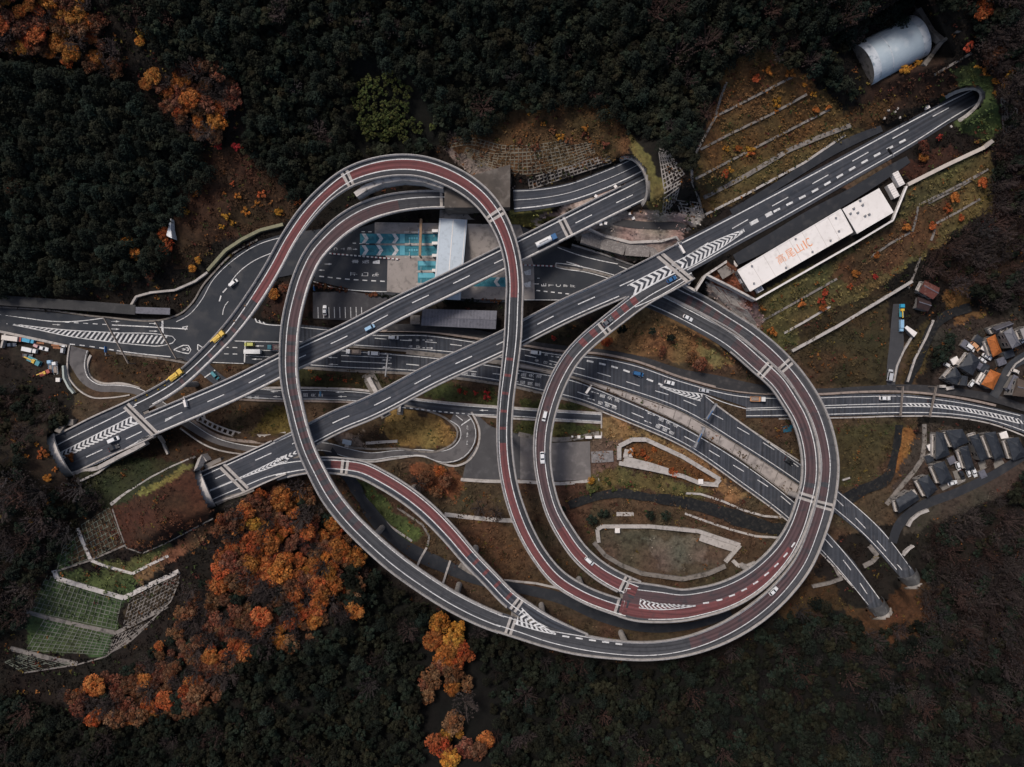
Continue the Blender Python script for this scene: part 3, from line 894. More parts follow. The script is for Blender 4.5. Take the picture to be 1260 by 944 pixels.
def build_terrain():
    k = S0 * (HC - Z) / HC
    P = np.stack([(U - 630) * k, (472 - V) * k, Z], -1).reshape(-1, 3)
    ny, nx = U.shape
    ii = np.arange(ny * nx).reshape(ny, nx)
    q = np.stack([ii[:-1, :-1], ii[1:, :-1], ii[1:, 1:], ii[:-1, 1:]], -1).reshape(-1, 4)
    zq = Z.ravel()[q]
    steep = (zq.max(1) - zq.min(1) > 3.2) & mouth.ravel()[q].any(1)
    q = q[~steep]
    me = bpy.data.meshes.new("terrain")
    me.vertices.add(len(P)); me.vertices.foreach_set("co", P.ravel())
    me.loops.add(q.size); me.loops.foreach_set("vertex_index", q.ravel())
    me.polygons.add(len(q)); me.polygons.foreach_set("loop_start", np.arange(0, q.size, 4))
    me.polygons.foreach_set("use_smooth", np.ones(len(q), bool))
    ca = me.color_attributes.new("ground", 'FLOAT_COLOR', 'POINT')
    rgba = np.ones((len(P), 4)); rgba[:, :3] = C.reshape(-1, 3)
    ca.data.foreach_set("color", rgba.ravel())
    me.update(); me.validate()
    me.materials.append(mat("ground", (1.2, 1.2, 1.15), (.55, .58, .57), 1.1, .95, 8, bump=.5, attr="ground", c3=(.38, .35, .33), scale3=.45))
    o = bpy.data.objects.new("terrain", me)
    COL.objects.link(o)
    structure(o)
    # the land beyond the frame, out to the horizon
    mb = MB()
    x0, x1, y1, y0 = P[:, 0].min(), P[:, 0].max(), P[:, 1].max(), P[:, 1].min()
    R, zz = 2500, 20
    edge = np.concatenate([ii[0, :], ii[1:, -1], ii[-1, -2::-1], ii[-2:0:-1, 0]])
    E = [Vector(P[i]) for i in edge]
    out = [Vector((e.x * 9, e.y * 9, 110)) for e in E]
    n = len(E)
    mb.add(E + out, [(i, (i + 1) % n, n + (i + 1) % n, n + i) for i in range(n)])
    structure(mb.build("hills", mat("hill_cover", (.022, .020, .014), (.012, .014, .010), .05, .95), smooth=True))
build_terrain()

def tz(px, py):
    """height of the built terrain at a pixel"""
    x = (px - gu[0]) / STEP; y = (py - gv[0]) / STEP
    i = int(min(max(x, 0), len(gu) - 2)); j = int(min(max(y, 0), len(gv) - 2))
    fx, fy = min(max(x - i, 0), 1), min(max(y - j, 0), 1)
    return float((Z[j, i] * (1-fx) + Z[j, i+1] * fx) * (1-fy) + (Z[j+1, i] * (1-fx) + Z[j+1, i+1] * fx) * fy)

def tcol(px, py):
    i = int(min(max((px - gu[0]) / STEP, 0), len(gu) - 1)); j = int(min(max((py - gv[0]) / STEP, 0), len(gv) - 1))
    return C[j, i]

def on_t(px, py, dz=0.0):
    return W(px, py, tz(px, py) + dz)

# ------------------------------------------------------------------ the stream
for p_, sd_ in ((PSM, 1), (PSM2, 2), (PSM3, 3)):
    r_ = np.random.default_rng(sd_)
    n_ = len(p_.hw)
    wob = np.convolve(r_.normal(0, 1, n_ + 6), np.ones(4) / 4, 'same')[3:-3]
    p_.hw = p_.hw * (1.15 + .22 * wob)
    mb = MB(); ribbon(mb, p_, ('f', 1), ('f', -1), -.25 if sd_ > 1 else -.2); structure(mb.build("stream", M_WATER if sd_ > 1 else M_ASPH_DARK))

# ------------------------------------------------------------------ roads on the ground
def sheet(name, poly, m, dz=.1, z=None):
    mb = MB(); poly_sheet(mb, poly, dz, z)
    return structure(mb.build(name, m))
def road(name, path, m, dz=.13):
    mb = MB(); ribbon(mb, path, ('f', 1), ('f', -1), dz)
    return structure(mb.build(name, m))
def kerb(pts, w=2.4, h=.35, m=None, name="kerb", z=None, closed=False):
    """a raised concrete strip through pixels"""
    if closed: pts = list(pts) + [pts[0]]
    p = Path([(x, y, z, w) for x, y in pts], step=3.0)
    mb = MB()
    ribbon(mb, p, ('f', 1), ('f', -1), h)
    for s in (1, -1):
        P = []
        S = p.ss(0, 1e9)
        for q in S:
            c, n, hw, _, _ = p.at(q)
            e = c + n * hw * s
            P += [e + Vector((0, 0, h)), e + Vector((0, 0, -.5))]
        F = [(2*i, 2*i+1, 2*i+3, 2*i+2) for i in range(len(S) - 1)]
        mb.add(P, F if s < 0 else [f[::-1] for f in F])
    return structure(mb.build(name, m or M_CONC))

R_WEST = sheet("road_junction", G_WEST, M_ASPH_PLAIN, .10)
R_N = sheet("road_eastbound", G_N, M_ASPH, .13)
R_S = sheet("road_westbound", G_S, M_ASPH, .16)
R_TOLL = sheet("toll_plaza", G_TOLL, M_ASPH_PLAIN, .14)
R_PARK = sheet("parking_lot", G_PARK, mat("asphalt_lot", (.062,.060,.064), (.048,.046,.05), .15, .92, c3=(.075,.073,.076), scale3=.4), .12)
sheet("paved_lot", G_PAVED, mat("asphalt_lot2", (.075,.073,.075), (.055,.053,.056), .12, .92, c3=(.09,.088,.09), scale3=.3), .09)
sheet("gravel_lot", G_LOT, M_GRAVEL, .11)
R_K = road("road_lower", PK, M_ASPH, .19)
R_J = road("road_side", PJ, M_ASPH_PALE, .17)
road("road_frontage", PSV, mat("asphalt_front", (.034,.033,.035), (.026,.026,.028), .2, .92, c3=(.06,.055,.055), scale3=.4), .10)
road("road_service", PSR, M_ASPH_DARK, .12)
R_SE = road("road_estate", PSE, M_ASPH_DARK, .12)
road("road_village", PVR, M_ASPH_PLAIN, .14)
road("driveway", PDW, mat("asphalt_drive", (.055,.055,.058), (.042,.042,.046), .2, .92), .11)
R_C = road("road_tunnel_ramp", PC, M_ASPH, .0)
R_BR = road("road_expressway", PBR, M_ASPH, .0)
road("road_depot", PCV, M_ASPH_DARK, .0)
road("road_slope_foot", PST, M_ASPH_DARK, .0)
road("path_hillside", PTR, mat("asphalt_path", (.055,.052,.052), (.04,.038,.039), .2, .92), .0)

# painted lines on the ground roads
def painted(name, parent, fill):
    mb = MB(); fill(mb)
    return mb.build(name, M_PAINT, parent)
def west_marks(mb):
    pline(mb, [(-10,386),(0,387),(32,391.5),(62,395.3),(80,396),(128,391.5)], None, .32, dz=.16)
    pline(mb, [(80,396.5),(100,397.7),(138,399.8)], None, .3, (2, 2), dz=.16)
    pline(mb, [(138,400),(170,401.5),(231,405)], None, .4, dz=.16)
    pline(mb, [(-10,395.5),(0,396.7),(38,401.5),(75,405.5),(143,409.5),(205,413),(215,415.5),(216,419.5),(208,423.5),(190,426)], None, .32, dz=.16)
    pline(mb, [(0,396.7),(40,404.5),(83,413.5),(143,421.5),(190,426)], None, .32, dz=.16)
    pline(mb, [(86,423.5),(105,425.5),(142,431.2)], None, .42, (2.2, 2), dz=.17)
    pline(mb, [(144,431.5),(170,435),(210,439)], None, .35, dz=.16)
    chevrons(mb, [(22,399.5),(75,405.8),(143,409.8),(208,414)], [(22,401.5),(40,404.2),(83,413.2),(143,421.2),(208,423.4)], 32, None, .42, -1.1, .165, vee=False)
    for x, y, up in ((142,395.6,1),(142,405,1),(189,398.2,1),(189,407.5,1),(70,399.5,1)):
        arrow(mb, x, y, (1, .03), 11, None, .17)
    pline(mb, [(200,393.5),(200.2,410)], None, .9, dz=.17)
    for tri in ([(214,430.5),(233,426),(235.5,433)], [(243.5,424),(250.5,429.5),(244.5,433.5)], [(231,401.5),(231,405.8),(223,403.7)]):
        pline(mb, tri + [tri[0]], None, .4, dz=.17)
    chevrons(mb, [(222,429.5),(232,427)], [(222,430.8),(233.5,432)], 2, None, .5, .6, .17)
    # curve towards the toll gates
    pline(mb, [(217,396),(232,388),(247,371),(262,345),(290,318),(318,301),(350,291.5)], None, .25, dz=.16)
    pline(mb, [(281,352),(293,336),(311,322),(336,311),(352,306)], None, .3, dz=.17)
    pline(mb, [(274,387.5),(277,376),(281,371)], None, .3, dz=.16); pline(mb, [(270,371),(273,362),(280,354)], None, .5, (2.6, 1.6), dz=.16)
    pline(mb, [(370,336.5),(384,338)], None, .4, dz=.17)
    # stop line and lanes of the crossroads
    pline(mb, [(302,420.5),(301,446)], None, .55, dz=.22)
    pline(mb, [(289,419.7),(362,421.5)], None, .3, dz=.22)
    for y in (427.5, 435.5):
        pline(mb, [(276,y),(298,y+.4)], None, .35, (2, 1.7), dz=.22)
    pline(mb, [(303,430.5),(345,431.8)], None, .3, dz=.22); pline(mb, [(303,437.5),(340,440)], None, .3, dz=.22)
    arrow(mb, 316, 442, (-1, 0), 13, None, .22); arrow(mb, 319, 425.8, (-1, 0), 11, None, .22)
    pline(mb, [(252,464.5),(265,455.5)], None, .5, dz=.24)
    pline(mb, [(262,446),(300,447.5)], None, .25, dz=.2)
    for i in range(3):
        pline(mb, [(314+i*5, 392+i*2.2),(316+i*5,396+i*1.6)], None, .5, dz=.2)
    pline(mb, [(315,396),(326,399),(346,400.5)], None, .35, dz=.2)

def arrow(mb, px, py, d, length, z, dz, wid=2.2):
    d = Vector(d).normalized(); n = Vector((-d.y, d.x))
    c = Vector((px, py))
    pt = lambda a, b: W(*(c + d * a + n * b), (zb(px, py) if z is None else z) + dz)
    l = length / 2
    mb.quad(pt(-l, -.32), pt(-l, .32), pt(l*.15, .32), pt(l*.15, -.32))
    mb.add([pt(l*.1, -wid/2), pt(l*.1, wid/2), pt(l, 0)], ((0, 1, 2),))
painted("road_marking", R_WEST, west_marks)

PRN = Path([(358,404,None,1),(420,411.5,None,1),(470,417,None,1),(523,420.5,None,1),(587,428,None,1),(640,436,None,1),(693,448,None,1),(740,460,None,1),(790,476,None,1),(840,492,None,1),(900,522,None,1),(983,575,None,1),(1055,640,None,1),(1112,704,None,1)])
PRS = Path([(358,438,None,1),(430,443,None,1),(520,450,None,1),(590,458,None,1),(640,464,None,1),(700,479,None,1),(770,505,None,1),(840,536,None,1),(900,571,None,1),(960,610,None,1),(1010,658,None,1),(1045,699,None,1),(1073,741,None,1)])
def n_marks(mb):
    pline(mb, [(360,402),(420,408),(457,412.5),(523,413.3),(587,421.8),(640,429.3),(693,437.5),(740,441.5),(780,450),(840,470.5),(907,487.2),(957,490.5),(1050,488.3),(1110,487.8),(1173,494.5),(1270,515)], None, .28, dz=.2)
    pline(mb, [(360,420),(435,424.5),(560,433.5),(640,443.5),(700,457.5),(760,474.8),(840,503.5),(907,543),(983,593),(1062,656),(1108,706.5)], None, .28, dz=.2)
    line(mb, PRN, ('m', 0), .2, .34, (5, 5.8), PRN.near(430,412), PRN.near(735,459))
    line(mb, PRN, ('m', 0), .2, .30, (6, 7), PRN.near(735,459), PRN.near(1110,702))
    pline(mb, [(722,444),(760,453),(800,468),(815,474)], None, .75, (2.9, 2.5), dz=.2)
    A = [(812,474.5),(838,481),(866,485)]; B = [(812,475.5),(838,486),(862,493.5)]
    pline(mb, A, None, .3, dz=.2); pline(mb, B, None, .3, dz=.2)
    chevrons(mb, A, B, 9, None, .5, .9, .2)
    pline(mb, [(866,485),(890,495),(918,503)], None, .3, dz=.2)
    pline(mb, [(868,488),(884,500.5),(983,571),(1031,605.5),(1085,653.5),(1121,700)], None, .28, dz=.2)
    # country road to the east
    pline(mb, [(918,502.5),(965,501),(1050,498),(1112,496.5)], None, .3, dz=.2)
    pline(mb, [(918,504.6),(965,503.6),(1050,501),(1112,500)], None, .3, dz=.2)
    pline(mb, [(918,511.7),(965,511),(1050,509),(1110,507.6),(1173,509.5),(1215,516),(1270,534)], None, .3, dz=.2)
    A = [(1112,496.5),(1150,497.3),(1190,502.5),(1235,511.5),(1268,519)]; B = [(1112,500),(1150,501.3),(1190,507),(1235,516.5),(1268,524.5)]
    pline(mb, A, None, .3, dz=.2); pline(mb, B, None, .3, dz=.2)
    chevrons(mb, A, B, 30, None, .42, .7, .2, vee=False)
    road_text(mb, "高尾", 514, 418.7, (1, .03), 2.7, 4.4, 9.5, dz=.2, row=(-1, -.03))
    road_text(mb, "日野", 514.5, 426.7, (1, .03), 2.7, 4.4, 9.5, dz=.2, row=(-1, -.03))
    for x, y in ((527, 418.6), (527, 428.3)):
        arrow(mb, x + 3, y, (1, .05), 6, None, .2); pline(mb, [(x-7,y-.2),(x,y)], None, .3, (1, .7), dz=.2)
    road_text(mb, "高尾", 672, 436.5, (1, .2), 2.7, 4.4, 9, dz=.2, row=(-1, -.2))
    road_text(mb, "日野", 671, 446, (1, .2), 2.7, 4.4, 11, dz=.2, row=(-1, -.2))
    for x, y in ((686, 439.5), (684, 449)):
        arrow(mb, x, y, (1, .15), 5, None, .2); pline(mb, [(x-8,y-1.2),(x-3,y-.3)], None, .3, (1, .7), dz=.2)
def s_marks(mb):
    pline(mb, [(360,427),(430,432.5),(553,443.2),(640,456.5),(703,468.5),(770,494.5),(840,526.6),(907,566.5),(978,619.5),(1018,657),(1082,737)], None, .28, dz=.23)
    pline(mb, [(360,447.5),(420,451.5),(513,456),(612,467.5),(668,480),(717,492),(770,513.5),(840,544.3),(912,593),(970,637),(1010,676),(1068,744)], None, .28, dz=.23)
    line(mb, PRS, ('m', 0), .23, .34, (5.5, 7), PRS.near(500,448), PRS.len - 2)
    for y, x0 in ((437.5,420),(444.5,420)):
        pline(mb, [(x0, y),(482, y+3)], None, .3, dz=.23)
    for x, y in ((476,435.5),(474,443),(474,452)):
        arrow(mb, x, y, (-1, -.05), 12, None, .23)
    for x, y in ((409,440),(410,448.5)):
        arrow(mb, x, y, (-1, -.04), 12, None, .23)
    for tx, px, py, sl in (("圏央道", 644.5, 461, .12), ("相模原", 643, 471, .12), ("圏央道", 741.5, 487, .32), ("相模原", 738.5, 496, .32), ("圏央道", 814, 516, .45), ("相模原", 809.5, 525, .45)):
        road_text(mb, tx, px, py, (-1, -sl), 4.2, 6.2, 9.3, dz=.23)
    for px, py, sl in ((733,483.5,.3),(728,491.5,.3),(802,510,.45),(798,519.5,.45),(635,459.5,.1),(634,469.5,.1)):
        arrow(mb, px - 3, py - 1, (-1, -sl), 6, None, .23); pline(mb, [(px+1, py+.6*sl),(px+6, py+6*sl)], None, .3, (1, .7), dz=.23)
    road_text(mb, "原", 583, 461, (-1, -.1), 4, 5.5, 9, dz=.23); road_text(mb, "模", 573, 460, (-1, -.1), 4, 5.5, 9, dz=.23)
painted("road_marking", R_N, n_marks); painted("road_marking", R_S, s_marks)

def k_marks(mb):
    line(mb, PK, ('f', .82), .26, .26, None, PK.near(300,482)); line(mb, PK, ('f', -.82), .26, .26, None, PK.near(300,482), PK.near(500,497))
    line(mb, PK, ('f', -.75), .26, .4, (1.3, 1.2), PK.near(505,497), PK.near(572,505)); line(mb, PK, ('f', -.82), .26, .26, None, PK.near(576,505))
    for x, y, d in ((338,482,1),(341,488,1),(418,482.7,1),(421,488,1),(595,505,1)):
        arrow(mb, x, y, (-1, 0), 11, None, .26)
    road_text(mb, "圏央道", 376, 486.2, (-1, -.01), 4, 5.8, 9.2, dz=.26)
    road_text(mb, "高尾", 307, 489, (-1, 0), 3.6, 5, 9, dz=.26)
def j_marks(mb):
    line(mb, PJ, ('f', .86), .24, .26); line(mb, PJ, ('f', -.86), .24, .26)
    pline(mb, [(565,525),(579,515.5)], None, .45, dz=.25)
    pline(mb, [(561,511),(569.5,517.5)], None, .3, dz=.25)
    road_text(mb, "止まれ", 574.8, 544, (.05, -1), 2.2, 6, 9, dz=.25, row=(.02, -1))
painted("road_marking", R_K, k_marks); painted("road_marking", R_J, j_marks)
def c_marks(mb):
    line(mb, PC, ('f', .05), .05, .2); line(mb, PC, ('f', .85), .05, .22); line(mb, PC, ('f', -.7), .05, .4)
painted("road_marking", R_C, c_marks)
def br_marks(mb):
    line(mb, PBR, ('e+', 1.1), .05, .42); line(mb, PBR, ('e-', 1.3), .05, .36)
    p = Path([(735,374.5,20,1),(822,328,20,1),(905,279,20,1),(1000,226,20,1),(1130,153,20,1),(1195,118,20,1)])
    sP = p.near(839, 310)
    line(mb, p, ('m', 0), .05, .36, (7.4, 11.2), p.near(849,305))
    q = Path([(923,276,20,1),(960,256.5,20,1),(1000,236,20,1),(1060,201,20,1),(1118,170,20,1)])
    line(mb, q, ('m', 0), .05, 1.5, (3.6, 3.5), 0, q.near(950,262)); line(mb, q, ('m', 0), .05, .85, (2.9, 2.9), q.near(952,261))
    A = [(843,316),(870,301),(914,283)]; B = [(848,329),(880,310),(915.5,285)]
    chevrons(mb, A, B, 13, 20, .52, .9)
    pline(mb, A, 20, .35); pline(mb, B, 20, .35)
    mb.quad(*[W(*p_, 20.05) for p_ in ((909,284.5),(915,281.5),(916.5,285),(911,288))])
painted("road_marking", R_BR, br_marks)

# toll plaza surface
mb = MB(); poly_sheet(mb, [(461,273.5),(640,276.5),(657,327),(658,369),(575,368),(476,359),(477,318),(461,300)], .18)
P_SURF = structure(mb.build("toll_pavement", mat("toll_concrete2", (.34, .30, .275), (.25, .222, .205), .10, .9, c3=(.17, .152, .14), scale3=.5, uvstreak=None)))
mb = MB()
LANES = [(443,287.5,541,299.5),(443,301.8,541,314.3),(514,321,541,332.5),(514,335.5,541,348),(583,341,624,352.5)]
for x0, y0, x1, y1 in LANES:
    poly_sheet(mb, [(x0,y0),(x1,y0+.6),(x1,y1+.6),(x0,y1)], .22)
mb.build("teal_lane", M_TEAL, P_SURF)
mb = MB()
for x0, y0, x1, y1 in LANES:
    q = (y1 - y0) * .3
    n_ = 6
    for i in range(n_):
        xa = x0 + 5 + (x1 - x0 - 8) * i / n_; xb = x0 + 5 + (x1 - x0 - 8) * (i + .82) / n_
        poly_sheet(mb, [(xa, y0 + q), (xb, y0 + q), (xb, y1 - q), (xa, y1 - q)], .235)
mb.build("teal_stripe", mat("teal_dark", (.025, .13, .165), (.05, .17, .21), .4, .85, c3=(.09, .22, .25), scale3=.8), P_SURF)
mb = MB()
for x0, y0, x1, y1 in LANES[:2]:
    poly_sheet(mb, [(492,y0+.5),(498,y0+.5),(498,y1-.5),(492,y1-.5)], .25)
for y in (292, 306.5):
    for i in range(5):
        poly_sheet(mb, [(503+i*3,y),(505+i*3,y),(505+i*3,y+2.4),(503+i*3,y+2.4)], .25)
for y0, y1 in ((321.5,332),(336,347.5)):
    poly_sheet(mb, [(515,y0),(540,y0),(540,(y0+y1)/2),(515,(y0+y1)/2)], .25)
mb.build("teal_stripe", M_TEAL_L, P_SURF)
def t_marks(mb):
    for y0, y1 in ((287.5,299.5),(301.8,314.3)):
        for x in (448, 466, 485):
            yc = (y0+y1)/2; h = (y1-y0)/2
            for s in (-1, 1):
                mb.quad(*[W(a, b_, zb(a,b_)+.30) for a, b_ in ((x-3,yc+s*h),(x+1.5,yc+s*h),(x+5.5,yc),(x+1,yc))])
    yc, h, x = 346.8, 5.5, 613
    for s in (-1, 1):
        mb.quad(*[W(a, b_, zb(a,b_)+.30) for a, b_ in ((x+3,yc+s*h),(x-1.5,yc+s*h),(x-5.5,yc),(x-1,yc))])
    for x, y in ((649,334),(649,349)):
        mb.add([W(x+4,y-4.5,zb(x,y)+.24), W(x+4,y+4.5,zb(x,y)+.24), W(x-2,y+4.5,zb(x,y)+.24), W(x-5,y,zb(x,y)+.24), W(x-2,y-4.5,zb(x,y)+.24)], ((0,1,2,3,4),))
    pline(mb, [(445,285.3),(462,285.5)], None, .35, (1.4, 1.4), dz=.2); pline(mb, [(434,299.3),(458,300.5)], None, .35, (1.4, 1.4), dz=.2)
    pline(mb, [(393,340),(420,343),(477,346.5)], None, .45, (2, 1.7), dz=.2)
    pline(mb, [(386,346.5),(408,353.5),(432,357),(476,359)], None, .3, dz=.2)
    road_text(mb, "ETC", 430, 306.3, (1, 0), 3.2, 4.2, 8.5, dz=.2, row=(-1, 0))
    arrow(mb, 437, 306.8, (1, 0), 6, None, .2)
    road_text(mb, "一般車", 463, 322.3, (1, .02), 4.6, 8.5, 13, dz=.2, row=(-1, -.02))
    road_text(mb, "出口止", 462, 337.8, (1, .02), 4.4, 8.5, 13.3, dz=.2, row=(-1, -.02))
    arrow(mb, 396, 332.5, (-1, 0), 9, None, .2); arrow(mb, 404, 325, (1, 0), 10, None, .2)
    road_text(mb, "ETC専用", 669, 350.5, (-1, 0), 3.6, 6, 9, dz=.2, row=(1, .04))
    pline(mb, [(656.5,349.5),(663,349.5)], None, .3, dz=.2); pline(mb, [(661,342.5),(664,342.5)], None, .3, dz=.2)
    pline(mb, [(660,357.5),(710,363)], None, .45, (1.6, 1.5), dz=.2); pline(mb, [(645,369),(722,369.5)], None, .3, dz=.2)
    pline(mb, [(686,304.5),(712,314),(760,325)], None, .3, dz=.26)
painted("road_marking", R_TOLL, t_marks)
for a, b, l_ in (((405,311.8),(492,319.2),"long red and white lane divider in front of the teal toll lanes"),((640,325.8),(682,327.5),"short red and white lane divider behind the toll roof, beyond the tall loop")):
    mb = MB()
    n = int((b[0]-a[0]) / 5)
    mb.bar(W(*a, zb(*a)+.35), W(*b, zb(*b)+.35), .3, .3)
    for i in range(n):
        f = lambda t: (a[0]+(b[0]-a[0])*t, a[1]+(b[1]-a[1])*t)
        p, q = f(i/n), f((i+.55)/n)
        mb.bar(W(*p, zb(*p)+.9), W(*q, zb(*q)+.9), .5, .9, mi=1)
    tag(mb.build("lane_divider", [M_REDPOST, M_PAINT]), l_, "lane divider")
def park_marks(mb):
    for i in range(9):
        x = 391.3 + i * 6.7
        pline(mb, [(x, 378),(x+.4, 391.5)], None, .3, dz=.18)
painted("road_marking", R_PARK, park_marks)
# kerbs, islands and verges
kerb([(682.5,326.5),(690,329),(720,332),(752,340)], 3.6, .25, M_CONC_D)
mb = MB(); 
pline(mb, [(684,324),(690,324.5),(720,329.5),(755,338.5)], None, .3, dz=.42); pline(mb, [(684,329),(690,330.5),(720,335),(748,342.5)], None, .3, dz=.42); pline(mb, [(684,324),(682,326.5),(684,329)], None, .3, dz=.42)
structure(mb.build("road_marking", M_PAINT))
PAVE_PINK = mat("footway_paving", (.30, .235, .20), (.22, .18, .155), .4, .9, c3=(.15, .125, .11), scale3=.8)
for pts, w, m in (
 ([(0,378),(60,382),(130,390.5),(208,391.5),(224,385),(238,371),(250,351),(263,336),(288,311),(317,295)], 2, M_CONC_D),
 ([(-5,407),(0,408),(83,426)], 3, M_CONC), ([(143,434.5),(210,443),(240,449)], 2.6, M_CONC_D),
 ([(457,407.5),(523,408.2),(587,416.5),(640,424.3),(693,432.3),(740,435.5),(782,444.5),(840,465),(907,481.3),(957,485),(1010,485),(1050,482.7),(1110,482),(1173,488.5),(1225,499)], 2.6, PAVE_PINK),
 ([(360,422.7),(435,427),(500,432),(556,437.8)], 2.2, M_CONC_D), ([(500,433),(553,439),(600,444),(640,450),(700,463.5)], 5.4, M_CONC_D),
 ([(355,451),(420,455.7),(513,460.5),(612,472.5),(635,476.5),(668,484.8),(717,497.2),(742,507)], 3.2, M_CONC_D),
 ([(742,507),(770,518.2),(840,549.3),(912,598),(970,642),(1010,681),(1050,723)], 1.6, M_CONC),
 ([(303,478),(330,477.3),(400,478),(440,479.5),(503,490),(560,496.5),(610,500.3),(680,505),(740,508.5)], 2.6, M_CONC),
 ([(285,491),(330,493.2),(400,494),(440,495.8),(470,500)], 2.4, PAVE_PINK), ([(585,511),(640,515.5),(680,517.2),(740,520.5)], 2.4, M_CONC),
 ([(86,425),(83,450),(84,462),(93,476),(113,489),(135,489.5),(160,486)], 1.6, M_CONC), ([(112,437),(107,452),(111,464),(124,471.5),(150,472),(172,478)], 3, M_CONC),
 ([(222,527),(260,551),(298,559),(330,561)], 1.6, M_CONC), ([(236,517),(268,536.5),(317,544),(350,545)], 3.6, PAVE_PINK),
 ([(428,563.5),(455,568),(487,564),(520,561),(543,569.5),(557,573.5),(575,568),(588,549),(590,530),(580,507)], 2.4, M_CONC),
 ([(425,549.5),(455,552.5),(487,552),(545,553),(560,543),(563,530),(553,518),(528,506),(498,499)], 2.4, M_CONC_D),
 ([(880,497.5),(918,525),(983,567)], 1.8, M_CONC), ([(958,515.5),(1010,514.5),(1050,513.8),(1110,512),(1170,513.5),(1215,520.5),(1270,541)], 1.6, M_CONC),
 ([(638,534),(690,541),(737,533)], 5.5, M_CONC_D), ([(567,590),(600,592),(640,592.5),(690,595),(737,590)], 4, M_CONC),
 ([(740,509),(740,537)], 1.6, M_CONC),
):
    kerb(pts, w, .3, m)
# concrete panels of the dual carriageway's median
mb = MB()
medU = [(640,447.5),(700,462.5),(760,480),(840,508.5),(907,548),(983,598)]; medL = [(640,452.5),(703,464.5),(770,490),(840,522),(907,562),(976,614)]
poly_sheet(mb, medU + medL[::-1], .55)
MED = structure(mb.build("median", mat("median_slab", (.38, .335, .305), (.28, .245, .225), .18, .9, c3=(.18,.158,.145), scale3=.35)))
mb = MB()
pu = Path([(x, y, None, 1) for x, y in medU]); pl_ = Path([(x, y, None, 1) for x, y in medL])
for i in range(13):
    t = .3 + i * .056
    a, b = pu.at(pu.len * t)[0], pl_.at(pl_.len * t)[0]
    mb.bar(a + Vector((0, 0, .60)), b + Vector((0, 0, .60)), .35, .05)
for p_ in (pu, pl_):
    line(mb, p_, ('m', 0), .6, .5)
mb.build("panel_joint", M_CONC_D, MED)
